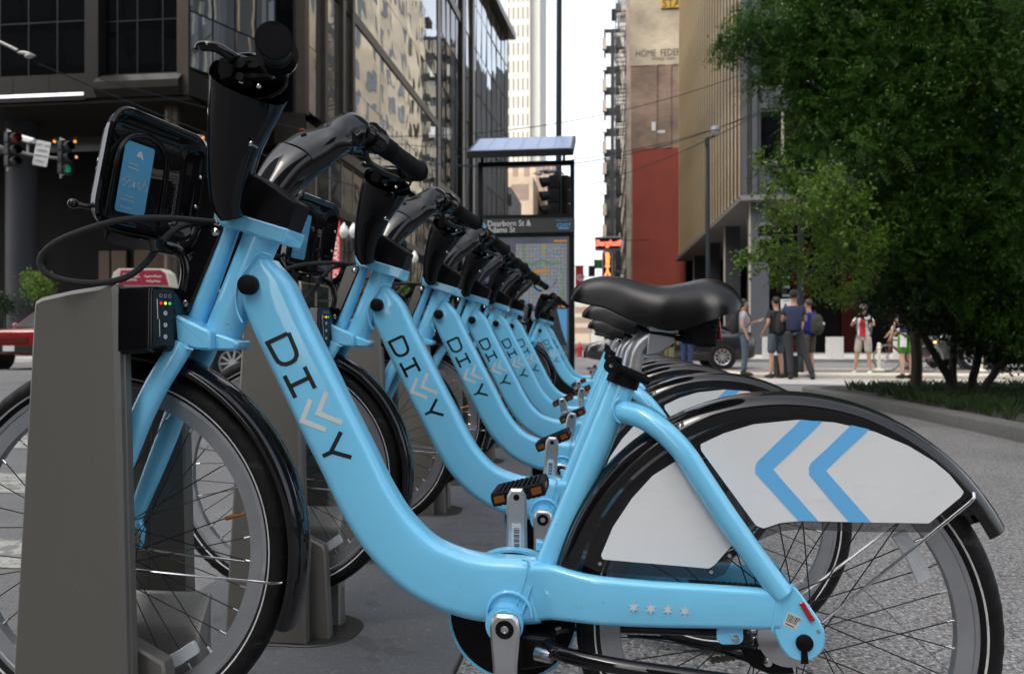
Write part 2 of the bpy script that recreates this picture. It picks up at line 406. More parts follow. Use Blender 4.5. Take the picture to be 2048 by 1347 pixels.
# planter on the right: kerb stones, soil
PE = [(3.18, -2.0), (3.18, 2.0), (3.18, 5.0), (3.14, 7.4), (3.02, 9.4), (2.86, 10.8), (2.80, 11.5), (2.98, 12.1), (3.6, 12.45), (5.0, 12.6), (8, 12.7), (13, 12.7)]
pe = cr(PE, 5)
pl_t = thing('planter', 'raised planting bed with a low granite kerb under the trees at right', 'planter', (3.2, 7, 0))
nrm = []
for i in range(len(pe)):
    a, b = Vector(pe[max(i-1, 0)]), Vector(pe[min(i+1, len(pe)-1)]); d = (b-a).normalized(); nrm.append(Vector((d.y, -d.x)))
for i in range(0, len(pe)-1, 3):
    seg = range(i, min(i+4, len(pe))); c = MB(); rings = []
    ss = list(seg)
    for q in ss:
        p = Vector(pe[q]); n = nrm[q]
        d = (Vector(pe[min(q+1, len(pe)-1)])-Vector(pe[max(q-1, 0)])).normalized()
        if q == ss[0]: p = p+d*.003
        if q == ss[-1]: p = p-d*.003
        ring = []
        for (o_, z) in ((0, -.02), (0, .095), (.006, .108), (.02, .112), (.24, .112), (.25, .105), (.25, -.02)): ring.append((p.x+n.x*o_-3.2, p.y+n.y*o_-7, z))
        rings.append(ring)
    c.loft(rings); c.build('kerb_stone', M['kerb'], pl_t, 40)
c = MB(); poly = [(p[0]+n.x*.24-3.2, p[1]+n.y*.24-7) for p, n in zip(pe, nrm)]+[(13-3.2, -9.0)]
c.prism(poly, -.02, .085, 'Z'); c.build('soil_bed', M['soil'], pl_t, 0)
# ============================================================ the docked hire bicycles
Y0, SP = 1.272, 0.736                 # first bicycle's centre plane, dock spacing
BX = WY(1012, 1250, Y0-.07).x         # bottom bracket
ROOT = Vector((BX, Y0, 0))
def L(px, py, yo=0.0):
    return WY(px, py, Y0+yo)-ROOT
def LP(pts, yo):
    return [(L(a, b, yo).x, L(a, b, yo).z) for a, b in pts]
def mm(px, yo=0): return px*(1.23+yo)/FPX      # photo px -> metres near the bicycle
def sweep_f(mb, pts, N, n=2.6, wide=(1, 0, 0), rr=None, cap=True):
    """sweep with the wide half-axis a towards `wide`, thin half-axis b across"""
    W_ = Vector(wide); P = [Vector(p[:3]) for p in pts]; rings = []
    for i, p in enumerate(P):
        t = (P[min(i+1, len(P)-1)]-P[max(i-1, 0)]).normalized()
        if len(pts[i]) > 5: W_ = Vector((1, 0, pts[i][5]))
        u = (W_-t*W_.dot(t)).normalized(); w = t.cross(u); a, b = pts[i][3], pts[i][4]; ring = []
        for k in range(N):
            an = 2*math.pi*(k+.5)/N; c_, s_ = math.cos(an), math.sin(an); e = 2/n
            ring.append(p+u*(a*math.copysign(abs(c_)**e, c_))+w*(b*math.copysign(abs(s_)**e, s_)))
        rings.append(ring)
    mb.loft(rings, cap)
def rrsweep(mb, pts, rad, side=(0, 1, 0), q=4):
    """rounded-rectangle sweep (flat sides): pts (x,y,z,a,b)"""
    S = Vector(side); P = [Vector(p[:3]) for p in pts]; rings = []
    for i, p in enumerate(P):
        t = P[min(i+1, len(P)-1)]-P[max(i-1, 0)]; t = (t-S*t.dot(S)).normalized(); u = S.cross(t)
        a, b = pts[i][3], pts[i][4]; r = min(rad, a*.95, b*.95); ring = []
        for (sa, sb, st) in ((1, 1, 0), (-1, 1, 90), (-1, -1, 180), (1, -1, 270)):
            for k in range(q+1):
                an = R(st+90*k/q); ring.append(p+u*(sa*(a-r)+r*math.cos(an))+S*(sb*(b-r)+r*math.sin(an)))
        rings.append(ring)
    mb.loft(rings)
def weld(mb, pts, r=.0023, step=.0024):
    """a row of overlapping weld ripples along a 3-D polyline"""
    P = [Vector(p) for p in pts]; path = []
    for a, b in zip(P[:-1], P[1:]):
        n = max(1, int((b-a).length/step)); path += [a.lerp(b, k/n) for k in range(n)]
    path.append(P[-1]); out = []; rr = []
    for i, p in enumerate(path): out.append(p); rr.append(r*(1.0 if i % 2 else .72))
    mb.tube(out, rr, 6)

def make_wheel(bike, C, front):
    hub = MB()
    hr = .040 if front else .048
    prof = [(.006, -.062), (.009, -.050), (.014, -.048), (hr, -.040), (hr, -.030), (.016, -.026), (.016, .020), (hr*.8, .024), (hr*.8, .034), (.012, .038), (.006, .060)]
    hub.lathe([(0.0001, -.062)]+prof+[(.0001, .060)], 28, axis='Y')
    hub.m = 0
    w = hub.build('front_wheel' if front else 'rear_wheel', M['alu'], bike); w.location = C; w.scale = (.967, 1, .967)
    rim = MB(); rim.lathe([(.288, -.0115), (.2895, -.0135), (.302, -.0135), (.304, -.012), (.304, .012), (.302, .0135), (.2895, .0135), (.288, .0115), (.2645, .0085), (.2625, 0), (.2645, -.0085), (.288, -.0115)], 96, axis='Y')
    rim.build('rim', M['rim'], w, 30)
    ty = MB(); NA = 198; rings = []
    for i in range(NA):
        a = 2*math.pi*i/NA; ring = []
        for k in range(18):
            q = 2*math.pi*k/18; y = .0225*math.cos(q); r = .3135+.0222*math.sin(q)
            if i % 3 == 0 and .1 < math.sin(q) < .93: r -= .0016; y *= .955     # sipes on the shoulders
            if k in (4, 5) : r += .0002
            ring.append((r*math.cos(a), y, r*math.sin(a)))
        rings.append(ring)
    ty.loft(rings, closed=True); ty.build('tyre', M['tyre'], w, 50)
    st = MB()
    for s in (-1, 1):
        st.lathe([(.3030, s*.0198), (.3034, s*.0214), (.3056, s*.0222), (.3062, s*.0205)], 96, axis='Y')
    st.build('reflective_stripe', M['reflect'], w, 60)
    # spokes: two shared meshes (near flange, far flange)
    protos = []
    for side in (-1, 1):
        for tw in (-1, 1):
            b = MB(); fl = .031*side; hh = hr*.92 if side < 0 else hr*.74
            a = R(52)*tw
            p0 = Vector((hh*math.cos(a), fl+.002*tw, hh*math.sin(a))); p1 = Vector((.262, 0.002*side, 0))
            pe = p1.lerp(p0, .045)
            b.m = 0; b.tube([p0, pe], .00105, 6); b.m = 1; b.tube([pe, p1+(p1-p0)*.004], .0023, 6)
            protos.append(b)
    meshes = []
    for i in range(36):
        k = (i % 2)*2+((i//2) % 2); a = -R(10*i+5)
        if i < 4:
            o = protos[k].build('spoke', [M['spoke'], M['silver']], w, 60); meshes.append((k, o))
            o.rotation_euler = (0, a, 0)
        else:
            src = dict(meshes)[k]; c = instance(src, w, rot=(0, a, 0))
    # valve and wheel reflector
    v = MB(); v.cyl((.262, 0, 0), (.232, 0, 0), .0032, 8); v.cyl((.236, 0, 0), (.222, 0, 0), .0042, 8)
    o = v.build('valve', M['brass'], w); o.rotation_euler = (0, R(-14) if front else R(150), 0)
    rf = MB(); pl = rpoly([(-.014, -.04), (.010, -.04), (.014, .0), (.010, .044), (-.014, .044), (-.010, 0)], .004, 3)
    rf.prism(pl, -.006, .004, 'Y', .0012)
    for q in (-1, 0, 1): rf.box(-.001+q*.006, .0+q*.006, -.0066, -.006, -.036, .036)
    o = rf.build('wheel_reflector', M['clear'], w)
    if front: t = L(358, 1322, -.012)-C
    else: t = L(1834, 1108, -.012)-C
    ang = math.atan2(t.z, t.x); rad = math.hypot(t.x, t.z)
    o.location = (rad*math.cos(ang), -.012, rad*math.sin(ang)); o.rotation_euler = (0, R(28) if not front else R(62), 0)
    if not front: o.rotation_euler = (0, R(-28), 0)
    return w

def fender(C, prof, a0, a1, n=60, mb=None):
    """prof: list of (y, r); shell with 2 mm thickness"""
    mb = mb or MB(); inner = [(y*.955, r-.0022) for y, r in prof][::-1]
    loop = prof+inner; rings = []
    for i in range(n+1):
        a = a0+(a1-a0)*i/n
        rings.append([(C[0]+r*math.cos(a), C[1]+y, C[2]+r*math.sin(a)) for y, r in loop])
    mb.loft(rings); return mb

M['brass'] = mat('brass_cap', (.35, .17, .05), .35, metal=.8)

def make_bike():
    bike = thing('hire_bicycle', 'x', 'bicycle', ROOT)
    FW = Vector((-.853-BX, 0, .427)); RW = Vector((.2774-BX, 0, .332))
    fw = make_wheel(bike, FW, True); rw = make_wheel(bike, RW, False)
    # ---------------- main frame: big swooping down tube, seat tube, chain stays
    f = MB()
    dt = [(523, 518, 15), (524, 545, 40), (527, 572, 54), (537, 606, 59), (566, 671, 59.5), (607, 755, 60), (648, 840, 60.5), (687, 917, 60.5), (728, 1001, 60.5), (772, 1070, 61), (832, 1130, 62), (897, 1164, 65), (960, 1181, 66.5), (1039, 1187, 67), (1082, 1189, 62)]
    pts = []
    for i, (a, b, h) in enumerate(dt):
        p = L(a, b, -.024); w = .0285 if i < 2 else .030
        pts.append((p.x, 0, p.z, h*1.232/FPX, w))
    rrsweep(f, cr(pts, 5), .019, q=5)
    fr = f.build('frame', M['blue'], bike, 40)
    # chain stays, one each side
    for s in (-1, 1):
        c = MB(); cs = [(1060, 1187, 58, .012, .016), (1100, 1186, 56, .030, .015), (1150, 1196, 51, .046, .013), (1203, 1204, 49, .055, .0125), (1305, 1211, 46, .059, .0125), (1408, 1215, 43.5, .061, .0125), (1500, 1219, 41.5, .062, .0125), (1562, 1222, 39, .062, .011)]
        pts = []
        for a, b, h, y, w in cs:
            p = L(a, b, -abs(y)-.01); pts.append((p.x, s*y, p.z, h*(Y0-y)*.968/FPX, w))
        rrsweep(c, cr(pts, 4), .010, q=4); c.build('chain_stay', M['blue'], fr, 40)
    # seat tube
    c = MB()
    p0, p1 = L(1085, 1160, -.01), L(1250, 756, -.012)
    c.tube([(p0.x, 0, p0.z), (p1.x, 0, p1.z)], [.0225, .0225], 28); st = c.build('seat_tube', M['blue'], fr, 40)
    # seat stays
    for s in (-1, 1):
        c = MB()
        ss = [(1232, 822, .006), (1262, 828, .020), (1290, 838, .034), (1322, 859, .044), (1350, 885, .051), (1375, 915, .056), (1404, 960, .059), (1456, 1038, .061), (1515, 1121, .0625), (1566, 1190, .063)]
        pts = cr([(L(a, b, -y-.01).x, s*y, L(a, b, -y-.01).z) for a, b, y in ss], 4)
        c.tube(pts, [.0178]*len(pts), 18); c.build('seat_stay', M['blue'], fr, 40)
        # dropout plate
        d = MB(); poly = [(1540, 1186), (1560, 1172), (1590, 1172), (1606, 1192), (1640, 1240), (1652, 1266), (1650, 1298), (1632, 1318), (1606, 1325), (1580, 1318), (1562, 1296), (1547, 1262)]
        d.prism(rpoly(LP(poly, -.072), .006, 3), s*.0555, s*.0705, 'Y', .0025); d.build('dropout', M['blue'], fr, 40)
    # head tube
    h = MB(); a, b = L(526, 470), L(446, 668); h.tube([a, b], [.0305, .0305], 32)
    ax = (b-a).normalized()
    for t in (.0,): h.tube([a+ax*.004, a+ax*.014], [.0312, .0312], 32)
    h.build('head_tube', M['blue'], fr, 40)
    # BB shell
    h = MB(); c0 = L(1012, 1240, -.03); h.cyl((c0.x, -.052, c0.z), (c0.x, .048, c0.z), .030, 28)
    h.lathe([(.0265, -.053), (.0265, -.060), (.02, -.0605)], 28, (c0.x, 0, c0.z), 'Y'); h.build('bottom_bracket_shell', M['blue'], fr, 40)
    BB = Vector((L(1012, 1250, -.07).x, 0, L(1012, 1250, -.07).z))
    # weld beads
    w = MB()
    def WB(pp, y): weld(w, [L(a_, b_, y) for a_, b_ in cr(pp, 4)])
    WB([(543, 512), (526, 505), (510, 512), (497, 532), (485, 550), (474, 574), (471, 600), (475, 625), (485, 645)], -.0300)
    WB([(1044, 1118), (1056, 1122), (1056, 1138), (1048, 1165), (1038, 1195), (1028, 1222)], -.0305)
    WB([(1098, 1132), (1084, 1134), (1070, 1155), (1060, 1180), (1050, 1210), (1044, 1226)], -.0318)
    WB([(1240, 795), (1229, 806), (1226, 822), (1232, 838), (1240, 845)], -.026)
    WB([(1548, 1178), (1551, 1195), (1549, 1225), (1544, 1262)], -.0725)
    WB([(1551, 1190), (1562, 1192), (1580, 1180), (1586, 1166)], -.0735)
    r_ = [(BB.x+.036*math.cos(R(q)), -.0335, BB.z+.004+.036*math.sin(R(q))) for q in range(-5, 200, 8)]
    weld(w, r_, .0036, .0030)
    for (pp, y) in (([(348, 634), (365, 648), (390, 655), (408, 652)], -.024), ([(352, 684), (366, 694), (386, 699)], -.052)):
        WB(pp, y)
    o_ = w.build('weld_bead', M['blue'], fr, 60); o_['kind'] = 'stuff'
    # black cap on the head tube
    c = MB(); p = L(494, 569, -.04); c.lathe([(.0001, -.046), (.012, -.0455), (.0155, -.044), (.0168, -.041), (.0168, -.028)], 28, (p.x, 0, p.z), 'Y')
    c.build('round_cap', M['satin'], fr, 40)
    # ---------------- lettering on the down tube
    yl = -.0302
    def stroke_d(name, strokes, wpx, m, y=yl, th=.0005):
        b_ = MB()
        for s_ in strokes:
            l_, r2 = stroke(s_, wpx); poly = l_+r2[::-1]
            Pn = [(L(a_, b2, y).x, L(a_, b2, y).z) for a_, b2 in poly]; n_ = len(l_)
            vs = [(x, y, z) for x, z in Pn]+[(x, y-th, z) for x, z in Pn]; m_ = len(Pn); fs = []
            for i in range(n_-1):
                j0, j1, k0, k1 = i, i+1, m_-1-i, m_-2-i
                fs += [(j0, j1, k1, k0), (m_+j0, m_+k0, m_+k1, m_+j1), (j0, m_+j0, m_+j1, j1), (k0, k1, m_+k1, m_+k0)]
            fs += [(0, m_-1, 2*m_-1, m_), (n_-1, m_+n_-1, m_+n_, n_)]
            b_.add(vs, fs)
        return b_.build(name, m, bike, 0)
    stroke_d('letter', [[(575.5, 666.5), (535, 685.5), (551, 715), (556, 722.5), (563, 727), (572, 728), (582, 724.5), (590, 719), (593.5, 710), (592, 701), (577, 665)]], 8.5, M['print'])
    stroke_d('letter', [[(569, 751), (591, 795)], [(609, 733), (630, 776)], [(580, 773), (619, 754)]], 8.5, M['print'])
    stroke_d('letter', [[(653, 784), (636.5, 826), (684, 845)]], 9.5, M['offwhite'])
    stroke_d('letter', [[(621, 799), (604.5, 841), (652, 859)]], 9.5, M['offwhite'])
    stroke_d('letter', [[(682, 863), (662, 903)], [(645.5, 911.5), (664, 903), (703, 914)]], 8.5, M['print'])
    # stars on the near chain stay
    for (a_, b_) in ((1267, 1213.5), (1301.5, 1216), (1335.5, 1218.5), (1370, 1221)):
        c = MB(); y = -.0742; pp = []
        for k in range(12):
            r2 = 12.2 if k % 2 == 0 else 4.3; q = R(90+30*k); pp.append((a_+r2*math.cos(q), b_-r2*math.sin(q)))
        c.prism([(L(q[0], q[1], y).x, L(q[0], q[1], y).z) for q in pp], y, y-.0005); c.build('star', M['offwhite'], bike, 0)
    # barcode labels
    def barcode(name, cx_, cy_, w_, h_, ang, y):
        o_ = MB(); q = Matrix.Rotation(ang, 2); c_ = L(cx_, cy_, y); k = 1.2/FPX
        def rc(x0, x1, z0, z1): return [tuple(q@Vector((x, z))+Vector((c_.x, c_.z))) for x, z in ((x0, z0), (x1, z0), (x1, z1), (x0, z1))]
        W2, H2 = w_*k/2, h_*k/2; o_.m = 0; o_.prism(rc(-W2, W2, -H2, H2), y, y-.0004)
        o_.m = 1; x = -W2*.8; rr_ = random.Random(3)
        while x < W2*.75:
            ww = rr_.choice((.0007, .0012)); o_.prism(rc(x, x+ww, -H2*.35, H2*.8), y-.0004, y-.0006); x += ww+.0011
        o_.prism(rc(-W2*.7, W2*.6, -H2*.75, -H2*.6), y-.0004, y-.0006)
        o_.build(name, [M['label'], M['print']], bike, 0)
    barcode('barcode_label', 1584, 1241, 27, 27, R(-24), -.0706)
    # rear hub cap, slot, red lamp, screws
    c = MB(); p = L(1609, 1285, -.072); c.lathe([(.0001, -.0765), (.010, -.0762), (.0126, -.0745), (.0126, -.068)], 24, (p.x, 0, p.z), 'Y')
    c.prism(LP([(1603, 1296), (1614, 1296), (1618, 1327), (1602, 1327)], -.072), -.0698, -.0716); c.build('axle_cap', M['satin'], bike, 40)
    c = MB(); c.prism(rpoly(LP([(1597, 1205), (1608, 1202), (1631, 1240), (1620, 1243)], -.072), .002, 2), -.069, -.0735, 'Y', .0008)
    for k in range(4):
        q = (k+.5)/4; a_, b_ = 1602+q*24, 1204+q*38
        c.prism(LP([(a_-3, b_+1), (a_+4, b_-3), (a_+6, b_+2), (a_-1, b_+6)], -.074), -.0735, -.0741)
    c.build('rear_lamp', M['red'], bike, 30)
    c = MB()
    for (a_, b_) in ((1637, 1262), (1597, 1238)):
        p = L(a_, b_, -.072); c.lathe([(.0001, -.0722), (.0028, -.0720), (.0032, -.0700)], 12, (p.x, 0, p.z), 'Y')
    c.build('screw', M['silver'], bike)
    c = MB(); c.prism(rpoly(LP([(1433, 1255), (1486, 1255), (1486, 1280), (1478, 1287), (1442, 1287), (1433, 1279)], -.06), .004, 3), -.058, -.062, 'Y', .0008); c.build('bracket', M['blue'], bike)
    c = MB(); p = L(1471, 1275, -.062); c.lathe([(.0001, -.067), (.004, -.0665), (.0052, -.065), (.0052, -.062)], 14, (p.x, 0, p.z), 'Y'); c.build('bolt', M['silver'], bike)
    # ---------------- fork and crowns
    fk = MB()
    fk.prism(rpoly(LP([(348, 627), (408, 656), (420, 662), (420, 700), (388, 698), (353, 682)], -.05), .005, 3), -.052, .052, 'Y', .004)
    fk.prism(rpoly(LP([(400, 655), (470, 680), (477, 687), (468, 701), (400, 700)], -.032), .005, 3), -.033, .022, 'Y', .004)
    fork = fk.build('fork', M['blue'], bike, 35)
    c = MB(); c.prism(rpoly(LP([(427, 413), (578, 458), (566, 490), (440, 449), (430, 436)], -.036), .004, 3), -.038, .038, 'Y', .004); c.build('upper_crown', M['blue'], fork, 35)
    c = MB(); a, b = L(466, 436), L(392, 645); c.tube([a, b], [.0175, .0175], 24)
    c.build('stanchion', M['blue'], fork, 40)
    for s in (-1, 1):
        c = MB(); bl = [(366, 682, 27, .040), (352, 708, 27, .046), (315, 768, 27, .051), (283, 832, 26.5, .054), (257, 898, 25.5, .055), (228, 972, 23, .055), (200, 1040, 19, .056), (184, 1085, 16, .056)]
        pts = [(L(a_, b_, -y).x, s*y, L(a_, b_, -y).z, h_*.92*1.24/FPX, .0145) for a_, b_, h_, y in bl]
        c.sweep(cr(pts, 4), 20, 2.4); c.build('fork_blade', M['blue'], fork, 40)
        c = MB(); c.prism(rpoly([(FW.x-.012, FW.z-.02), (FW.x+.02, FW.z-.024), (FW.x+.026, FW.z+.014), (FW.x+.012, FW.z+.05), (FW.x-.012, FW.z+.05)], .006), s*.049, s*.060, 'Y', .002); c.build('fork_end', M['blue'], fork, 35)
    # rack mounting plate with two bolts
    c = MB(); c.prism(rpoly(LP([(409, 438), (447, 452), (443, 466), (375, 628), (352, 620), (352, 600)], -.02), .006, 3), -.022, .022, 'Y', .003); pl = c.build('rack_plate', M['gloss'], bike, 35)
    for (a_, b_) in ((430, 464), (368, 607)):
        c = MB(); p = L(a_, b_, -.023); c.lathe([(.0001, -.0262), (.004, -.0262), (.0066, -.0245), (.0072, -.0220)], 16, (p.x, 0, p.z), 'Y')
        c.build('bolt', M['silver'], pl)
    # ---------------- front fender
    pr = [(a_, b_*.967) for a_, b_ in [(-.0335, .346), (-.0325, .355), (-.026, .3615), (-.013, .3655), (0, .3665), (.013, .3655), (.026, .3615), (.0325, .355), (.0335, .346)]]
    fender(FW, pr, R(-21.5), R(100), 48).build('front_fender', M['fgloss'], bike, 50)
    for s in (-1, 1):
        for (q0, q1) in (((170, 1128), (556, 1166)),):
            c = MB(); p, q = L(q0[0], q0[1], -.056), L(q1[0], q1[1], -.04)
            c.tube([(p.x, s*.058, p.z), (q.x-.012, s*.043, q.z+.001), (q.x, s*.037, q.z), (q.x+.004, s*.034, q.z)], .0022, 8); c.build('fender_stay', M['silver'], bike)
    # ---------------- rear fender, skirt guards
    pr = [(-.0405, .338), (-.0400, .350), (-.034, .3615), (-.020, .3695), (0, .3725), (.020, .3695), (.034, .3615), (.0400, .350), (.0405, .338)]
    pr = [(a_, b_-.0085) for a_, b_ in pr]; RF = RW+Vector((-.004, 0, .008)); fender(RF, pr, R(27), R(168), 72).build('rear_fender', M['fgloss'], bike, 50)
    arcp = lambda rad, d0, d1, n: [(RF.x+rad*math.cos(R(d0+(d1-d0)*i/n)), RF.z+rad*math.sin(R(d0+(d1-d0)*i/n))) for i in range(n+1)]
    for s in (-1, 1):
        yb = -.0440
        sm = arcp(.343, 33, 163, 40)+LP([(1199, 1144), (1300, 1151), (1425, 1157), (1450, 1147), (1470, 1112), (1500, 1088), (1527, 1076), (1562, 1062), (1600, 1058), (1730, 1063), (1862, 1064), (1902, 1032)], yb)
        c = MB(); c.prism(sm, s*.0425, s*.0440); g = c.build('skirt_guard', M['smoke'], bike, 0)
        yp = -.0452
        big = arcp(.3285, 44, 124, 26)
        big = [p for p in big]
        big = rpoly([tuple(p) for p in LP([(1928, 983), (1898, 947), (1868, 922), (1817, 891), (1750, 863), (1671, 844.5), (1596, 839), (1507, 848), (1448, 866), (1401, 888), (1402, 900), (1512, 1050), (1527, 1056), (1560, 1045), (1600, 1041), (1736, 1044), (1858, 1046), (1922, 993)], yp)], .002, 2)
        c = MB(); c.prism(big, s*.0441, s*.0450); c.build('white_panel', M['white'], g, 0)
        tri = rpoly(LP([(1351, 922), (1305, 951), (1264, 996), (1226, 1053), (1202, 1110), (1206, 1118), (1418, 1136), (1429, 1129), (1466, 1087)], yp), .002, 2)
        c = MB(); c.prism(tri, s*.0441, s*.0450); c.build('white_panel', M['white'], g, 0)
        for poly in ([(1601, 840), (1646, 842), (1597, 890), (1546, 938), (1637, 1041.5), (1597, 1041), (1511, 946), (1510.5, 933), (1514, 923), (1548, 890)],
                     [(1702, 849.5), (1739, 858), (1697, 897), (1652, 941), (1743, 1044), (1698, 1043.5), (1618, 949), (1618, 934), (1622, 925), (1655, 895)]):
            c = MB(); c.prism(LP(poly, yp), s*.0451, s*.0455); c.build('chevron', M['bluestripe'], g, 0)
        c = MB(); p, q = L(1646, 1245, -.066), L(1938, 1006, -.05)
        c.tube([(p.x, s*.062, p.z), (q.x, s*.050, q.z), (q.x+.008, s*.048, q.z+.008), (q.x+.010, s*.042, q.z+.014)], .0025, 8); c.build('fender_stay', M['silver'], bike)
    c = MB()
    for (a_, b_) in ((1200, 1126), (1422, 1142), (1459, 1110)):
        c = MB(); p = L(a_, b_, -.045); c.lathe([(.0001, -.0468), (.003, -.0465), (.0035, -.0440)], 10, (p.x, 0, p.z), 'Y'); c.build('guard_rivet', M['silver'], bike)
    # ---------------- saddle, seat post
    S_ = [(1139, 590, 598, .010), (1146, 578, 600, .020), (1160, 565, 603, .025), (1179, 556, 607, .028), (1213, 550, 614, .032), (1247, 554, 630, .038), (1291, 565, 648, .050), (1332, 569.5, 661, .063), (1373, 563, 657, .080), (1408, 555.5, 645, .092), (1442, 558, 633, .097), (1466, 570, 624, .092), (1480, 585, 618, .078), (1488, 603, 612, .055)]
    S_ = cr(S_, 3); c = MB(); rings = []
    for a_, t_, l_, hw in S_:
        pt = L(a_, t_, -hw*.35); pl_ = L(a_, l_, -hw); zt, zl = pt.z, pl_.z; ring = []
        for k in range(15):
            q = -1+2*k/14; yy = math.sin(q*math.pi/2)
            sag = 1-abs(yy)**2.5
            z = zl+(zt-zl)*(max(0, 1-abs(yy)**3.2))**.55
            if abs(q) == 1: z = zl
            x = (pt.x*(1-abs(yy))+(pl_.x)*abs(yy)); ring.append((x, hw*yy, z))
        for k in range(1, 6):
            q = 1-2*k/6; ring.append((pl_.x, hw*.86*q, zl+min(.012, (zt-zl)*.4)))
        rings.append(ring)
    c.loft(rings); sad = c.build('saddle', M['vinyl'], bike, 50)
    # underside base, rails and elastomer
    c = MB()
    for s in (-1, 1):
        q = [L(a_, b_, 0) for a_, b_ in ((1272, 652), (1286, 660), (1310, 664), (1356, 664), (1420, 668))]
        c.tube([(p.x, s*.018, p.z) for p in q], .0038, 8)
    c.build('saddle_rail', M['satin'], sad)
    c = MB(); p0 = L(1366, 668, -.02); p1 = L(1432, 662, -.02)
    for k in range(5):
        z = L(1400, 636+k*10, -.03).z; c.prism(rpoly([(p0.x-.004*k*.3, -.048+.003*k), (p1.x+.004-.001*k, -.048+.003*k), (p1.x+.004-.001*k, .048-.003*k), (p0.x, .048-.003*k)], .012, 3), z, z-.0062, 'Z', .0015)
        c.prism(rpoly([(p0.x+.003, -.044), (p1.x, -.044), (p1.x, .044), (p0.x+.003, .044)], .01, 3), z+.002, z-.009, 'Z')
    q0, q1 = L(1350, 672, -.03), L(1438, 694, -.03)
    c.prism(rpoly([(q0.x, L(0, 671, -.03).z), (q1.x-.003, L(0, 677, -.03).z), (q1.x-.004, L(0, 692, -.03).z), (q1.x-.03, q1.z), (q0.x+.02, L(0, 683, -.03).z), (q0.x, L(0, 681, -.03).z)], .003), -.032, .032, 'Y', .003)
    c.build('spring_block', M['rubber'], sad, 35)
    c = MB(); p = L(1437, 630, -.03); q = L(1441, 680, -.03)
    c.prism(rpoly([(p.x-.003, p.z), (p.x+.002, p.z), (q.x+.002, q.z), (q.x-.003, q.z)], .0015), -.03, .03, 'Y', .001); c.build('tail_lamp', M['red'], sad)
    c = MB(); q = cr([L(a_, b_, 0) for a_, b_ in ((1240, 800), (1261, 741), (1265, 722), (1270, 704), (1281, 688), (1302, 672))], 5)
    c.tube(q, [.0166]*len(q), 22); sp = c.build('seat_post', M['alu'], bike, 40)
    c = MB(); a_, b_ = L(1255, 758), L(1263, 738); c.tube([a_, b_], [.0168, .0168], 22); c.build('post_collar', M['alu'], sp, 40)
    c = MB(); c.prism(rpoly(LP([(1297, 664), (1356, 674), (1353, 683), (1321, 706), (1293, 712)], -.018), .003), -.020, .020, 'Y', .002)
    c.prism(rpoly(LP([(1296, 652), (1358, 659), (1357, 668), (1298, 662)], -.018), .002), -.022, .022, 'Y', .001); c.build('saddle_clamp', M['alu'], sp, 35)
    c = MB(); a_, b_ = L(1243, 770), L(1252, 745); c.tube([a_, b_], [.0262, .0262], 26)
    p = L(1300, 757, -.0); c.prism(rpoly(LP([(1210, 715), (1240, 728), (1246, 742), (1236, 748), (1212, 734)], -.03), .004), -.034, -.018, 'Y', .002)
    c.tube([L(1222, 731, -.030), L(1222, 731, -.038)], [.0115, .0115], 18)
    c.tube([L(1240, 735, -.03), L(1275, 752, -.024), L(1296, 762, -.014)], [.006, .0075, .007], 10)
    c.tube([L(1212, 712, -.026), L(1222, 728, -.026)], [.004, .005], 10)
    cl = c.build('seat_clamp', M['satin'], bike, 40)
    c = MB(); p = L(1222, 731, -.04); c.lathe([(.0001, -.041), (.003, -.0408), (.0042, -.038)], 12, (p.x, 0, p.z), 'Y'); c.build('bolt', M['silver'], cl)
    # ---------------- cranks, pedals, chain case
    cc = MB(); rr_ = .111; N_ = 48
    C2 = (BB.x-.004, .055, BB.z-.026)
    cc.lathe([(.0001, -.004), (rr_-.004, -.004), (rr_-.004, .010), (.0001, .010)], N_, C2, 'Y'); case = cc.build('chain_case', M['satin'], bike, 40)
    cc = MB(); cc.lathe([(rr_-.004, -.006), (rr_+.0005, -.006), (rr_+.0005, .016), (rr_-.004, .016), (rr_-.004, -.006)], N_, C2, 'Y'); cc.build('case_rim', M['blue'], case, 40)
    cc = MB()
    e = L(1560, 1240, .06)
    cc.prism([(C2[0]+.04, BB.z+.102), (e.x-.10, e.z+.052), (e.x-.03, e.z+.034), (e.x-.03, e.z+.02), (e.x-.10, e.z+.03), (C2[0]+.04, BB.z+.085)], .050, .068, 'Y', .002)
    cc.build('chain_guard', M['blue'], case, 40)
    ch = MB(); a_, b_ = L(1378, 1162, .05), L(1530, 1172, .05); n_ = 14
    for k in range(n_):
        p = a_.lerp(b_, (k+.5)/n_); ch.lathe([(.0001, -.004), (.0045, -.004), (.0045, .004), (.0001, .004)], 10, (p.x, .046, p.z), 'Y')
        ch.prism(rect(p.x-.006, p.x+.006, p.z-.0028, p.z+.0028), .0425, .0495)
    a_, b_ = L(1420, 1318, .05), L(1540, 1300, .05)
    for k in range(12):
        p = a_.lerp(b_, (k+.5)/12); ch.lathe([(.0001, -.004), (.0045, -.004), (.0045, .004), (.0001, .004)], 10, (p.x, .046, p.z), 'Y')
    o_ = ch.build('chain', M['chain'], bike, 40); o_['kind'] = 'stuff'
    crk = {}
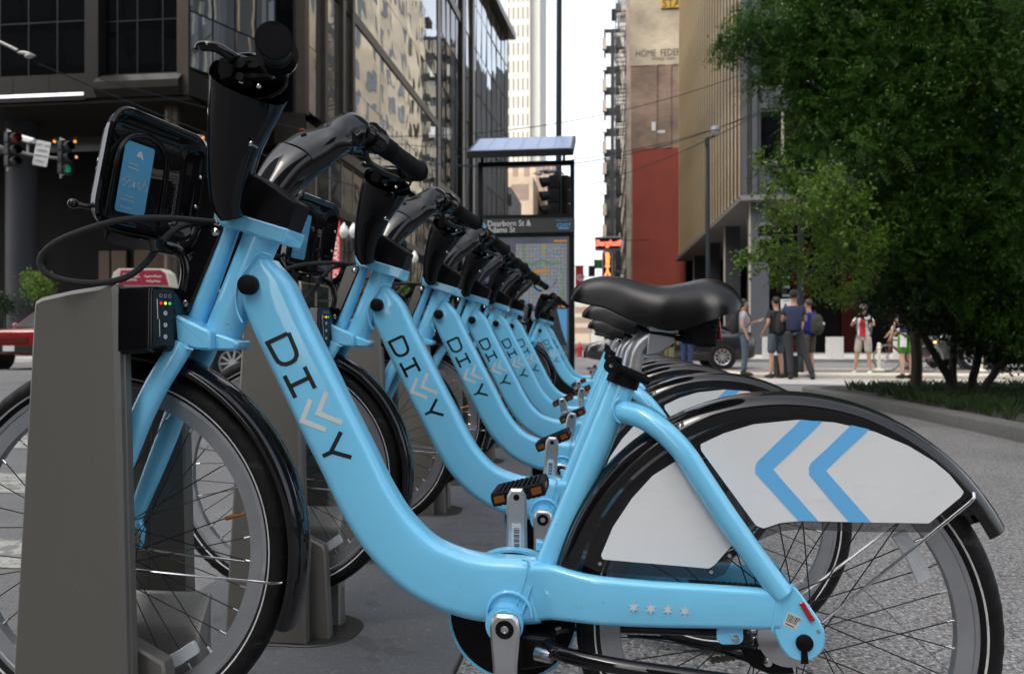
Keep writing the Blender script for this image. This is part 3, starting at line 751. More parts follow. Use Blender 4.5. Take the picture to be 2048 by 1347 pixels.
    for s in (-1, 1):
        c = MB(); L_ = .170
        # crank arm drawn pointing down from the axle at the origin
        prof = []
        for (zz, hw) in ((.022, .012), (.016, .020), (0, .0235), (-.02, .022), (-.06, .0185), (-.12, .0175), (-.155, .0175), (-.172, .0165), (-.184, .010)):
            prof.append((hw, zz))
        poly = [(h_, z_) for h_, z_ in prof]+[(-h_, z_) for h_, z_ in prof[::-1]]
        c.prism(poly, s*.072, s*.088, 'Y', .004); arm = c.build('crank', M['alu'], bike, 38); arm.location = (BB.x, 0, BB.z)
        c = MB(); c.lathe([(.0001, s*.0865), (.006, s*.0865), (.006, s*.0885), (.0135, s*.0895), (.0145, s*.088), (.0145, s*.084)], 24, (0, 0, 0), 'Y'); c.build('crank_cap', M['satin'], arm, 40)
        c = MB(); c.lathe([(.0001, s*.0875), (.004, s*.0875), (.0045, s*.089)], 12, (0, 0, 0), 'Y'); c.build('crank_bolt', M['silver'], arm, 40)
        for y_ in (s*.0722, s*.0878):
            c = MB(); c.lathe([(.0001, y_-.001*1), (.0055, y_-.001), (.0055, y_+.001), (.0001, y_+.001)], 14, (0, 0, -L_), 'Y'); c.build('pedal_eye', M['satin'], arm, 40)
        c = MB(); c.prism(rect(-.008, .008, -.125, -.07, .001), s*.0713, s*.0722); 
        for k in range(16):
            z0 = -.117+k*.0027; c.m = 1; c.prism(rect(-.0055, .0045, z0, z0+(.0016 if k % 3 else .0008)), s*.0709, s*.0713)
        c.build('barcode_label', [M['label'], M['print']], arm, 0)
        # pedal
        ped = MB(); w2, h2 = .047, .0115
        for (y0_, y1_) in ((.094, .103), (.185, .194)):
            ped.prism(rpoly([(-w2, -h2), (w2, -h2), (w2+.002, 0), (w2, h2), (-w2, h2), (-w2-.002, 0)], .003, 2), s*y0_, s*y1_, 'Y', .0015)
        for xx in (-w2+.004, w2-.004): ped.box(xx-.004, xx+.004, min(s*.095, s*.193), max(s*.095, s*.193), -h2, h2)
        ped.cyl((0, s*.086, 0), (0, s*.19, 0), .009, 12)
        for k in range(9):
            xx = -w2+.012+k*(2*w2-.024)/8; ped.box(xx-.0018, xx+.0018, min(s*.097, s*.191), max(s*.097, s*.191), -h2-.0012, h2+.0012)
        pd = ped.build('pedal', M['rubber'], arm, 35); pd.location = (0, 0, -L_)
        am = MB()
        for xx in (-w2+.004, w2-.004):
            am.box(xx-.0046, xx+.0046, min(s*.125, s*.160), max(s*.125, s*.160), -.004, .004)
        for xx in (-w2*.72, w2*.72):
            for yy in (.0935, .1945): am.box(xx-.009, xx+.009, min(s*yy-.0006, s*yy+.0006), max(s*yy-.0006, s*yy+.0006), -.006, .006)
        o_ = am.build('pedal_reflector', M['amber'], arm); o_['kind'] = 'stuff'; o_.location = (0, 0, -L_)
        crk[s] = arm
    crk[1].rotation_euler = (0, R(180), 0)
    # kick stand
    c = MB()
    c.prism(rpoly(LP([(1040, 1268), (1105, 1274), (1108, 1330), (1042, 1338)], -.03), .006), -.035, .035, 'Y', .004)
    kb = c.build('kickstand', M['satin'], bike, 35)
    for s in (-1, 1):
        c = MB(); q = cr([(L(a_, b_, -.07).x, s*y_, L(a_, b_, -.07).z) for a_, b_, y_ in ((1092, 1309, .030), (1130, 1314, .060), (1250, 1325, .085), (1400, 1338, .10), (1518, 1350, .11), (1534, 1360, .112), (1537, 1382, .112))], 4)
        c.tube(q, [.0118]*len(q), 14); c.build('stand_leg', M['gloss'], kb, 40)
    c = MB(); c.tube([L(1075, 1305, -.036), L(1104, 1312, -.05)], [.012, .0105], 14); c.build('stand_sleeve', M['silver'], kb)
    # ---------------- handlebar: stem block, two cowls, grips, levers
    c = MB(); c.prism(rpoly(LP([(498, 343), (520, 352), (594, 405), (574, 460), (470, 432), (455, 400)], -.03), .004), -.034, .034, 'Y', .004); hb = c.build('handlebar', M['satin'], bike, 35)
    arm = [(466, 436, .050, .017, .022), (461, 415, .056, .025, .026), (458, 390, .064, .029, .028), (462, 342, .080, .035, .031), (472, 280, .103, .042, .033), (489, 210, .138, .053, .033), (500, 165, .168, .058, .031)]
    for s in (-1, 1):
        c = MB(); pts = [(L(a_, b_, -y_).x, s*y_, L(a_, b_, -y_).z, wa, wb) for a_, b_, y_, wa, wb in arm]
        pts = cr(pts, 5)
        last = pts[-1]
        sweep_f(c, pts if s < 0 else pts[:-8], 24, 2.8, cap=(s > 0))
        if s < 0:
            nn = pts[::-1][:12]; sweep_f(c, [(p_[0], p_[1], p_[2], p_[3]*(.94 if i_ < 11 else .05), p_[4]*(.93 if i_ < 11 else .05)) for i_, p_ in enumerate(nn)], 24, 2.8, cap=False)
        # outward end: arch curling over towards the grip
        q2 = pts[-9]; q3 = pts[-5]; e = [(q2[0], q2[1], q2[2], q2[3]*1.01, q2[4]*1.01, 0.0), (q3[0]-.002, q3[1], q3[2]-.004, q3[3]*1.01, q3[4]*1.02, .10), (last[0]-.002, s*.166, last[2]-.006, .058, .033, .30), (last[0]+.012, s*.186, last[2]+.010, .050, .035, .50), (last[0]+.030, s*.207, last[2]+.022, .040, .036, .55), (last[0]+.048, s*.226, last[2]+.016, .030, .030, .3), (last[0]+.060, s*.238, last[2]+.006, .022, .022, 0.0)]
        if s > 0: sweep_f(c, cr(e, 4), 24, 2.4)
        c.build('cowl', M['gloss'], hb, 50)
        G0, G1 = Vector((-.447, s*.245, 1.176))-Vector((BX, 0, 0)), Vector((-.400, s*.362, 1.147))-Vector((BX, 0, 0))
        if s < 0:
            # the near cowl ends as an open cup with a raised rim round dark works
            c = MB(); ring = []
            lp = pts[-1]
            for k in range(32):
                an = 2*math.pi*k/32; ring.append(Vector((lp[0]+.004+.0575*math.cos(an)*.98, -.176-.012*math.sin(an), lp[2]+.004+.030*math.sin(an))))
            c.tube(ring, .0028, 8, closed=True); c.build('cup_rim', M['gloss'], hb)
            c = MB()
            for (dx, dy, dz, r_) in ((-.02, -.012, .004, .011), (.004, -.016, .012, .007), (.004, -.018, -.008, .006), (.026, -.016, .010, .006)):
                c.cyl((lp[0]+dx, -.165+dy, lp[2]+dz), (lp[0]+dx+.004, -.20+dy, lp[2]+dz), r_, 14)
            for dz in (-.006, .008, .018): c.box(lp[0]-.028, lp[0]+.045, -.205, -.19, lp[2]+dz, lp[2]+dz+.006)
            c.build('shifter_clamp', M['satin'], hb)
            c = MB()
            for (dx, dz) in ((.006, -.012), (.010, .014), (.032, -.020)): c.ball((lp[0]+dx, -.208, lp[2]+dz), .0038, 10)
            c.build('clamp_screw', M['silver'], hb)
            c = MB(); c.tube(cr([Vector((lp[0]+.03, -.185, lp[2]+.016)), Vector((lp[0], -.20, lp[2]+.022)), L(462, 112, -.22), L(438, 97, -.235), L(420, 92, -.24), L(402, 93, -.24), L(400, 98, -.24)], 4), [.0075]*25, 12)
            c.build('brake_lever', M['gloss'], hb, 50)
        else:
            c = MB(); c.tube(cr([G0-Vector((.012, .04, -.004)), G0+Vector((-.020, -.02, -.034)), G0+Vector((-.006, .02, -.050)), G0+Vector((.02, .06, -.058))], 4), [.006]*13, 8, flat=.6)
            c.build('brake_lever', M['gloss'], hb, 50)
        ax = (G1-G0).normalized()
        c = MB(); c.tube([G0-ax*.05, G0-ax*.004, G0-ax*.002], [.017, .024, .0255], 20)
        c.tube([G0-ax*.034, G0-ax*.012], [.0285, .0285], 20); c.build('bar_clamp', M['gloss'], hb, 40)
        c = MB(); n_ = 10
        for k in range(n_):
            a_ = G0+ax*(.003+.0035*k); c.tube([a_, a_+ax*.0022], [.0207, .0207], 20)
        c.tube([G0, G0.lerp(G1, .5), G1-ax*.012, G1-ax*.006, G1, G1+ax*.002, G1-ax*.001, G1-ax*.012], [.0198, .0190, .0193, .0212, .0226, .0206, .0180, .0178], 24)
        c.build('grip', M['rubber'], hb, 40)
    c = MB(); p = L(522, 296, -.108); c.lathe([(.0001, p.y-.030), (.004, p.y-.029), (.0042, p.y-.01)], 12, (p.x-.004, 0, p.z), 'Y'); c.build('cowl_screw', M['silver'], hb)
    # red mark on the far cowl
    c = MB(); p = L(604, 258, .12); c.ball((p.x, .12, p.z-.002), .005, 10, (1.4, 1, .5)); c.build('bell_mark', M['red'], hb)
    # ---------------- front rack: dished back panel, tray, arms, cord
    bx = -.79-BX
    def PN(s_, t_, d):        # panel coordinates: s across (y), t up, d towards the rider
        return Vector((bx-.012+.036*(t_/.19)+d+s_*.10, s_*1.03, .970+t_*1.03))
    c = MB(); rings = []
    for (ins, d) in ((.004, .008), (0, .013), (.003, .017), (.009, .016), (.014, .008), (.022, -.006), (.032, -.010)):
        pl_ = rpoly([(-.128+ins, -.006+ins), (.128-ins, -.006+ins), (.122-ins, .186-ins), (-.122+ins, .186-ins)], .045-ins*.6, 6)
        rings.append([PN(a_, b_, d) for a_, b_ in pl_])
    back = [[PN(a_, b_, d) for a_, b_ in rpoly([(-.128+i_, -.006+i_), (.128-i_, -.006+i_), (.122-i_, .186-i_), (-.122+i_, .186-i_)], .045-i_*.6, 6)] for i_, d in ((.030, -.016), (.016, -.010), (.006, .002))]
    c.loft(back+rings, cap=True); rack = c.build('front_rack', M['gloss'], bike, 45)
    c = MB(); u_ = [(a_*1.22-.004, b_) for a_, b_ in [(-.052, .012), (-.052, .09), (-.048, .125), (-.034, .148), (-.012, .158), (.012, .158), (.034, .148), (.048, .125), (.052, .09), (.052, .012)]]
    c.tube(cr([PN(a_-.006, b_, -.0105) for a_, b_ in u_], 4), [.006]*37, 10); c.build('rack_ridge', M['gloss'], rack, 50)
    c = MB()
    for i in range(21):
        for j in range(21):
            a_ = -.094+i*.0089+(.0046 if j % 2 else 0); b_ = .024+j*.0066
            if abs(a_+.008) < .074: continue
            c.ball(PN(a_, b_, -.0100), .0020, 6, (.6, 1, 1))
    o_ = c.build('anti_slip_dot', M['satin'], rack, 60); o_['kind'] = 'stuff'
    c = MB(); q = [(-.058, .028), (.012, .028), (.012, .142), (-.058, .142)]
    ring = [PN(a_, b_, -.0085) for a_, b_ in rpoly(q, .006, 3)]; ring2 = [PN(a_, b_, -.0075) for a_, b_ in rpoly(q, .006, 3)]
    c.loft([ring, ring2]); stk = c.build('instruction_sticker', M['sticker'], rack, 0)
    tilt = math.atan2(.03, .19)
    def stext(body, sz, t_, s_=-.023):
        p = PN(s_, t_, -.0071); o2 = text_obj('sticker_text', body, sz, M['offwhite'], rack, p, (0, 0, 0), .00005)
        o2.rotation_euler = (Matrix.Rotation(tilt, 3, 'Y')@Matrix(((0, 0, 1), (1, 0, 0), (0, 1, 0)))).to_euler()
    stext('Insert key or code\nwait for green light', .0068, .104)
    stext('Lift seat and pull\naway from dock gently', .0068, .052)
    stext('Push in firmly to return', .0062, .036)
    c = MB()
    def ic(a_, b_): return PN(a_, b_, -.0070)
    for s0 in (-.043, -.006):
        for dx in (-.0065, .0085):
            c.tube([ic(s0+dx+.0055*math.cos(R(30*k)), .075+.0055*math.sin(R(30*k))) for k in range(12)], .0004, 4, closed=True)
        for sg in (((-.0065, .075), (-.003, .085), (.006, .085), (.0085, .075)), ((-.003, .085), (.001, .075), (.006, .085)), ((.006, .085), (.0055, .090), (.009, .0905)), ((-.0045, .088), (-.0015, .088))):
            c.tube([ic(s0+a_, b_) for a_, b_ in sg], .0004, 4)
    c.tube([ic(-.026, .070), ic(-.026, .080)], .0022, 6)
    hand = [(a_+.02, b_) for a_, b_ in [(-.05, .122), (-.046, .129), (-.04, .131), (-.036, .126), (-.033, .119), (-.036, .118), (-.040, .122), (-.044, .120)]]
    c.loft([[PN(a_, b_, -.0075) for a_, b_ in hand], [PN(a_, b_, -.0070) for a_, b_ in hand]]); o_ = c.build('sticker_icon', M['offwhite'], rack, 0); o_['kind'] = 'stuff'
    c = MB()
    for (a_, b_) in ((.112, .115), (.112, .062), (.06, .170), (-.06, .170)): c.ball(PN(a_, b_, .014 if a_ > .1 else -.004), .0042, 10)
    c.build('rack_rivet', M['silver'], rack)
    # tray and arms
    c = MB(); rings = []
    for (x_, z_, hy) in ((bx-.006, .962, .100), (bx-.004, .952, .112), (bx+.010, .944, .115), (bx+.040, .936, .110), (bx+.062, .934, .085), (bx+.070, .940, .06)):
        rings.append([(x_, hy*math.sin(R(q)), z_+(.010 if abs(q) > 60 else 0)) for q in range(-90, 91, 15)]+[(x_, hy*.98*math.sin(R(q)), z_-.007) for q in range(90, -91, -15)])
    c.loft(rings); tr = c.build('rack_tray', M['gloss'], rack, 50)
    c = MB(); c.prism(rpoly([(bx+.012, -.035), (bx+.050, -.030), (bx+.050, .022), (bx+.012, .028)], .006), .9445, .9475, 'Z', .001); c.build('tray_plate', M['silver'], rack)
    c = MB()
    for (a_, b_) in ((bx+.02, -.05), (bx+.02, .045), (bx+.045, .0)): c.ball((a_, b_, .948), .0045, 10)
    c.build('rack_rivet', M['silver'], rack)
    c = MB(); q = cr([L(a_, b_, y_) for a_, b_, y_ in ((300, 488, -.03), (335, 492, -.025), (362, 508, -.02), (372, 535, -.018), (369, 570, -.018), (357, 600, -.018), (352, 622, -.016))], 5); c.tube(q, [.0095]*len(q), 12)
    q = cr([L(a_, b_, y_) for a_, b_, y_ in ((320, 480, .02), (350, 497, .01), (372, 500, 0), (392, 484, -.005), (408, 455, -.005), (425, 448, 0))], 5); c.tube(q, [.0085]*len(q), 12)
    c.build('rack_arm', M['gloss'], rack, 50)
    c = MB(); p = L(146, 407, -.125); c.ball(p, .0085, 12); c.tube([p, p+Vector((.022, .02, -.004))], [.005, .004], 8); c.build('cord_knob', M['gloss'], rack, 50)
    c = MB(); q = cr([L(a_, b_, y_) for a_, b_, y_ in ((430, 444, -.015), (385, 440, -.04), (330, 436, -.08), (250, 439, -.115), (175, 458, -.135), (108, 487, -.145), (80, 522, -.145), (104, 553, -.14), (175, 566, -.12), (245, 557, -.10), (292, 525, -.08), (325, 482, -.06), (362, 453, -.04), (410, 445, -.02))], 6)
    c.tube(q, [.0052]*len(q), 10); c.build('lock_cable', M['cable'], bike, 60)
    # hidden brake cable running down the fork and along the stay
    c = MB(); q = cr([L(a_, b_, y_) for a_, b_, y_ in ((1108, 1245, .04), (1200, 1268, .045), (1330, 1275, .045), (1440, 1300, .04), (1520, 1330, .03))], 5); c.tube(q, .003, 8); c.build('brake_cable', M['rubber'], bike, 60)
    c = MB(); p = L(1500, 1318, .03); c.prism(rpoly(LP([(1478, 1290), (1520, 1300), (1580, 1325), (1590, 1345), (1540, 1346), (1500, 1330)], -.03), .006), -.035, -.022, 'Y', .002)
    c.build('brake_arm', M['satin'], bike)
    c = MB(); p = L(1535, 1322, -.036); c.lathe([(.0001, -.042), (.006, -.0415), (.008, -.038), (.008, -.034)], 14, (p.x, 0, p.z), 'Y'); c.build('bolt', M['silver'], bike)
    return bike, crk
# ============================================================ docking posts
def make_dock():
    D0 = Vector((-.86, Y0, 0)); d = thing('docking_post', 'x', 'docking post', D0)
    def K(px, py, yo=0): return WY(px, py, Y0+yo)-D0
    def KP(pts, yo): return [(K(a, b, yo).x, K(a, b, yo).z) for a, b in pts]
    zg = .012
    side = KP([(64, 612), (66, 602), (80, 594), (140, 580), (226, 567), (231, 572), (232, 590), (250, 1345)], -.112)
    side += [(side[-1][0]+.006, zg), (K(20, 1345, -.112).x-.012, zg)]
    for s in (-1, 1):
        c = MB(); c.prism(side, s*.080, s*.112, 'Y', .007); c.build('side_plate', M['dock'], d, 35)
        inner = KP([(232, 705), (248, 708), (263, 1350)], -.098)
        x1 = inner[-1][0]+.004
        inner += [(x1, zg), (inner[0][0]-.05, zg), (inner[0][0]-.05, inner[0][1])]
        nose = KP([(262, 1284), (328, 1324), (333, 1347)], -.062); x1 = nose[-1][0]+.012
        nose += [(x1, zg), (nose[0][0]-.08, zg), (nose[0][0]-.08, nose[0][1])]
        c = MB(); c.prism(nose, s*.034, s*.066, 'Y', .004); c.build('nose', M['dock'], d, 35)
        c = MB(); c.prism(inner, s*.076, s*.098, 'Y', .004); c.build('slot_cheek', M['dock'], d, 35)
    cap = KP([(66, 602), (80, 594), (140, 580), (226, 567), (231, 572), (234, 672), (62, 672)], -.112)
    c = MB(); c.prism(inset(cap, .004), -.079, .079); c.build('top_cap', M['dock'], d, 35)
    # inner wheel ramp; its pale paint holds the light falling on the ledge
    c = MB(); xa, xb = K(262, 1200, .04).x-.12, K(404, 1200, .04).x
    zt, zf = K(330, 1182, .0755).z, K(320, 1250, .030).z
    c.prism(rpoly([(.0755, zt+.004), (.068, zt), (.032, zf), (.028, zf-.012), (.028, zg), (.0755, zg)], .005, 3), xa, xb, 'X', .004); c.build('wheel_ramp', M['dockl'], d, 40)
    # foot
    c = MB(); c.prism(rpoly([(-.12, -.12), (.14, -.12), (.215, -.06), (.215, .06), (.14, .12), (-.12, .12)], .04, 5), 0.003, .017, 'Z', .003); c.build('foot', M['dockd'], d, 35)
    # lock head
    z0, z1 = K(303, 698, -.105).z, K(303, 572, -.105).z
    pl = [(K(229, 600, -.105).x-.002, -.107), (K(301, 600, -.107).x, -.107), (K(347, 600, -.060).x, -.062), (K(347, 600, -.060).x, .062), (K(301, 600, -.107).x, .107), (K(229, 600, -.105).x-.002, .107)]
    c = MB(); rings = []
    n_ = rpoly(pl, .004, 3); cx_ = sum(p[0] for p in n_)/len(n_)
    for (z, k) in ((z0-.006, .90), (z0, 1.0), (z1-.012, .985), (z1-.003, .97), (z1, .93)):
        rings.append([(cx_+(a-cx_)*k, b*k, z+(.004*(a-cx_)/.05 if z < .8 else 0)) for a, b in n_])
    c.loft(rings); lk = c.build('lock_head', M['gloss'], d, 35)
    # face with slot, three lamps and keys 1 2 3
    e0, e1 = Vector((*pl[1], 0)), Vector((*pl[2], 0)); ex = (e1-e0).normalized(); nx = Vector((ex.y, -ex.x, 0)); W_ = (e1-e0).length
    def F(a, b, o=.0): return e0+ex*(a*W_)+nx*o+Vector((0, 0, z0+(z1-z0)*b))
    rotm = Matrix((ex, Vector((0, 0, 1)), nx)).transposed().to_euler()
    c = MB(); c.loft([[F(a, b, .0004) for a, b in rect(.08, .95, .06, .95, .05)], [F(a, b, .0016) for a, b in rect(.08, .95, .06, .95, .05)]]); c.build('keypad_face', M['print'], lk, 0)
    for k, m in enumerate(('led_r', 'led_y', 'led_g')):
        c = MB(); c.tube([F(.42+.2*k, .74, .0014), F(.42+.2*k, .74, .0024)], [.0028, .0026], 12); c.build('lamp', M[m], lk)
        c = MB(); p = [F(.42+.2*k+.06*math.cos(R(30*j)), .86+.026*math.sin(R(30*j)), .0018) for j in range(12)]; c.tube(p, .0003, 4, closed=True); c.build('lamp_symbol', M['label'], lk)
    for k, t in enumerate('123'):
        c = MB(); c.tube([F(.62, .58-.19*k, .0014), F(.62, .58-.19*k, .0022)], [.0037, .0037], 16); c.build('key_button', M['label'], lk)
        text_obj('key_number', t, .0058, M['print'], lk, F(.62, .58-.19*k, .0024), rotm, .0001)
    c = MB(); c.tube([F(.24, .80, .0018), F(.27, .48, .0018), F(.34, .48, .0018), F(.36, .20, .0018), F(.42, .20, .0018)], .0011, 6); c.build('key_slot', M['silver'], lk)
    return d
M['dockl'] = mat('dock_lit_paint', (.30, .29, .27), .36, metal=.5, var=.12, vscale=300, bump=.06, bscale=600)  # paler than the other dock paint: light from above put into the colour
dock = make_dock()
bike, cranks = make_bike()
G_B = 'pale blue hire bicycles in their docks'; G_D = 'grey docking posts of the hire station'
ordn = ['nearest to the camera, whole in view', 'second from the front', 'third from the front', 'fourth from the front', 'fifth from the front', 'sixth from the front']
bl = ['pale blue hire bicycle nearest the camera with white rear panels and black cowl handlebar', 'second nearest pale blue hire bicycle, directly behind the nearest one',
      'third pale blue hire bicycle counted from the camera', 'fourth pale blue hire bicycle counted from the camera', 'fifth pale blue hire bicycle counted from the camera',
      'sixth pale blue hire bicycle, last one before the gap of empty docks', 'pale blue hire bicycle standing alone beyond the gap, seventh from the camera', 'farthest pale blue hire bicycle, just in front of the map board']
dl = ['bronze grey docking post holding the nearest bicycle at the left edge', 'grey docking post holding the second nearest bicycle', 'grey docking post holding the third bicycle', 'grey docking post holding the fourth bicycle',
      'grey docking post holding the fifth bicycle', 'grey docking post holding the sixth bicycle', 'empty grey docking post just beyond the sixth bicycle', 'empty grey docking post just before the last two bicycles', 'grey docking post of the seventh bicycle beyond the gap', 'farthest grey docking post, under the last bicycle']
slots = [0, 1, 2, 3, 4, 5, 8, 9]
cang = {1: 4, 2: 10, 3: -13, 4: 8, 5: -6, 6: 20, 7: 5}
bikes = [bike]
for i in range(1, 8): bikes.append(copy_tree(bike))
for i, b in enumerate(bikes):
    b.location = (ROOT.x+[0, 0, .004, -.003, .002, 0, -.004, .003][i], ROOT.y+SP*slots[i], 0)
    tag(b, bl[i], 'bicycle', G_B)
    if i:
        a = R(cang[i]); dh = [0, -.006, -.022, .004, -.014, -.03, .0, -.012][i]
        for ch in b.children:
            if ch.name.split('.')[0] in ('saddle', 'seat_post'): ch.location = (ch.location[0]+dh*.35, ch.location[1], ch.location[2]+dh)
        for ch in b.children:
            if ch.name.startswith('crank'):
                ch.rotation_euler = (0, ch.rotation_euler[1]+a, 0)
                for g in ch.children:
                    if g.name.startswith('pedal') and 'eye' not in g.name: g.rotation_euler = (0, R(-24)-a, 0)
for ch in bike.children:
    if ch.name.startswith('crank'):
        for g in ch.children:
            if g.name.startswith('pedal') and 'eye' not in g.name: g.rotation_euler = (0, R(-14), 0)
docks = [dock]+[copy_tree(dock) for _ in range(9)]
for i, d in enumerate(docks):
    d.location = (-.86, Y0+SP*i, 0); tag(d, dl[i], 'docking post', G_D)
# ============================================================ buildings
def glass_mat(name, c, ior=1.9, rough=.03, wob=.02, wsc=.5, tint=None):
    m = bpy.data.materials.new(name); m.use_nodes = True; nt = m.node_tree; b = nt.nodes['Principled BSDF']; lk = nt.links.new
    b.inputs['Base Color'].default_value = (*c, 1); b.inputs['Roughness'].default_value = rough; b.inputs['IOR'].default_value = ior
    if tint: b.inputs['Specular Tint'].default_value = (*tint, 1)
    g = nt.nodes.new('ShaderNodeNewGeometry'); n = nt.nodes.new('ShaderNodeTexNoise'); n.inputs['Scale'].default_value = wsc; n.inputs['Detail'].default_value = 2
    lk(g.outputs['Position'], n.inputs['Vector']); bp = nt.nodes.new('ShaderNodeBump'); bp.inputs['Strength'].default_value = 1; bp.inputs['Distance'].default_value = wob
    lk(n.outputs['Fac'], bp.inputs['Height']); lk(bp.outputs[0], b.inputs['Normal']); return m
M['gl_dark'] = glass_mat('dark_window_glass', (.002, .0025, .003), 1.45, .03, .01, .6)
M['gl_wave'] = glass_mat('wavy_reflecting_glass', (.012, .014, .015), 4.0, .02, .032, .22, (.9, .95, 1))
M['gl_calm'] = glass_mat('reflecting_glass', (.012, .015, .016), 4.2, .02, .006, .4, (.9, .97, 1))
M['gl_wave'].node_tree.nodes['Principled BSDF'].inputs['Metallic'].default_value = .85
M['gl_wave'].node_tree.nodes['Principled BSDF'].inputs['Base Color'].default_value = (.46, .45, .42, 1)
M['gl_calm'].node_tree.nodes['Principled BSDF'].inputs['Metallic'].default_value = .85
M['gl_calm'].node_tree.nodes['Principled BSDF'].inputs['Base Color'].default_value = (.42, .46, .48, 1)
M['gl_low'] = glass_mat('shopfront_glass', (.02, .026, .024), 1.7, .04, .01, .6)
M['pier'] = mat('dark_stone_pier', (.010, .009, .008), .45, var=.12, vscale=1.5, bump=.1, bscale=30)
M['band'] = mat('dark_granite_band', (.015, .0135, .012), .35, var=.12, vscale=1.2, bump=.1, bscale=30)
M['pierl'] = mat('pale_metal_pier', (.055, .047, .039), .3, metal=.4, var=.1, vscale=2)
M['mull'] = mat('dark_mullion', (.010, .010, .010), .4)
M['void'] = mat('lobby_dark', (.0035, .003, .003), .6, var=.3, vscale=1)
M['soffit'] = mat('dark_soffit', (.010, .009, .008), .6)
M['bronze'] = mat('bronze_fin', (.46, .345, .19), .28, metal=.35, var=.30, vscale=.22)  # broad noise puts bright and dark reflection blotches into the base colour
M['greycol'] = mat('grey_painted_steel', (.058, .061, .070), .5, var=.06, vscale=1)
M['greydk'] = mat('dark_grey_steel', (.028, .030, .034), .5, var=.08, vscale=1)
M['soffl'] = mat('pale_soffit', (.11, .105, .098), .7, var=.06, vscale=.6)
M['frame'] = mat('pale_window_frame', (.27, .24, .20), .5)
M['redpaint'] = mat('red_painted_wall', (.235, .045, .030), .8, var=.14, vscale=.35, bump=.15, bscale=12)
M['lobbyred'] = mat('lobby_red_panel', (.05, .008, .006), .5)
M['pale'] = mat('pale_tower_stone', (.47, .455, .42), .8, var=.05, vscale=.05)
M['palew'] = mat('pale_tower_window', (.20, .17, .11), .5)
M['beige'] = mat('beige_terracotta', (.42, .33, .24), .8, var=.10, vscale=.4)
M['beigew'] = mat('beige_window_infill', (.22, .16, .125), .6, var=.15, vscale=.6)
M['lampwarm'] = mat('warm_downlight', (.8, .5, .2), .5, emit=(1, .40, .10), es=.35)
M['ledw'] = mat('white_strip_light', (.8, .8, .85), .5, emit=(.85, .9, 1), es=.28)
for k_ in ('pier', 'band', 'void', 'soffit', 'mull', 'greydk', 'lobbyred', 'pierl', 'greycol'): M[k_].node_tree.nodes['Principled BSDF'].inputs['Specular IOR Level'].default_value = .12
def brick_mat(name, c1, c2, mo, sc=1.0, big=.3, bigc=.15):
    m = bpy.data.materials.new(name); m.use_nodes = True; nt = m.node_tree; b = nt.nodes['Principled BSDF']; lk = nt.links.new
    g = nt.nodes.new('ShaderNodeNewGeometry'); sp = nt.nodes.new('ShaderNodeSeparateXYZ'); lk(g.outputs['Position'], sp.inputs[0])
    ad = nt.nodes.new('ShaderNodeMath'); ad.operation = 'ADD'; lk(sp.outputs[0], ad.inputs[0]); lk(sp.outputs[1], ad.inputs[1])
    cb = nt.nodes.new('ShaderNodeCombineXYZ'); lk(ad.outputs[0], cb.inputs[0]); lk(sp.outputs[2], cb.inputs[1])
    t = nt.nodes.new('ShaderNodeTexBrick'); t.inputs['Scale'].default_value = sc; t.inputs['Color1'].default_value = (*c1, 1); t.inputs['Color2'].default_value = (*c2, 1); t.inputs['Mortar'].default_value = (*mo, 1)
    t.inputs['Brick Width'].default_value = .45; t.inputs['Row Height'].default_value = .16; t.inputs['Mortar Size'].default_value = .014; lk(cb.outputs[0], t.inputs['Vector'])
    n = nt.nodes.new('ShaderNodeTexNoise'); n.inputs['Scale'].default_value = bigc; n.inputs['Detail'].default_value = 8; lk(g.outputs['Position'], n.inputs['Vector'])
    r = nt.nodes.new('ShaderNodeMapRange'); r.inputs[1].default_value = .3; r.inputs[2].default_value = .7; r.inputs[3].default_value = 1-big; r.inputs[4].default_value = 1+big; lk(n.outputs['Fac'], r.inputs[0])
    s = nt.nodes.new('ShaderNodeVectorMath'); s.operation = 'SCALE'; lk(t.outputs[0], s.inputs[0]); lk(r.outputs[0], s.inputs['Scale']); lk(s.outputs[0], b.inputs['Base Color']); b.inputs['Roughness'].default_value = .85
    return m
M['brickbr'] = brick_mat('brown_brick', (.22, .15, .11), (.28, .195, .145), (.16, .13, .11), 1, .45, .35)
M['brickbf'] = brick_mat('buff_brick', (.44, .37, .27), (.50, .43, .32), (.36, .31, .24), 1, .35, .3)
M['brickpk'] = brick_mat('pinkish_brick', (.36, .27, .23), (.44, .36, .32), (.3, .26, .24), 1, .35, .8)

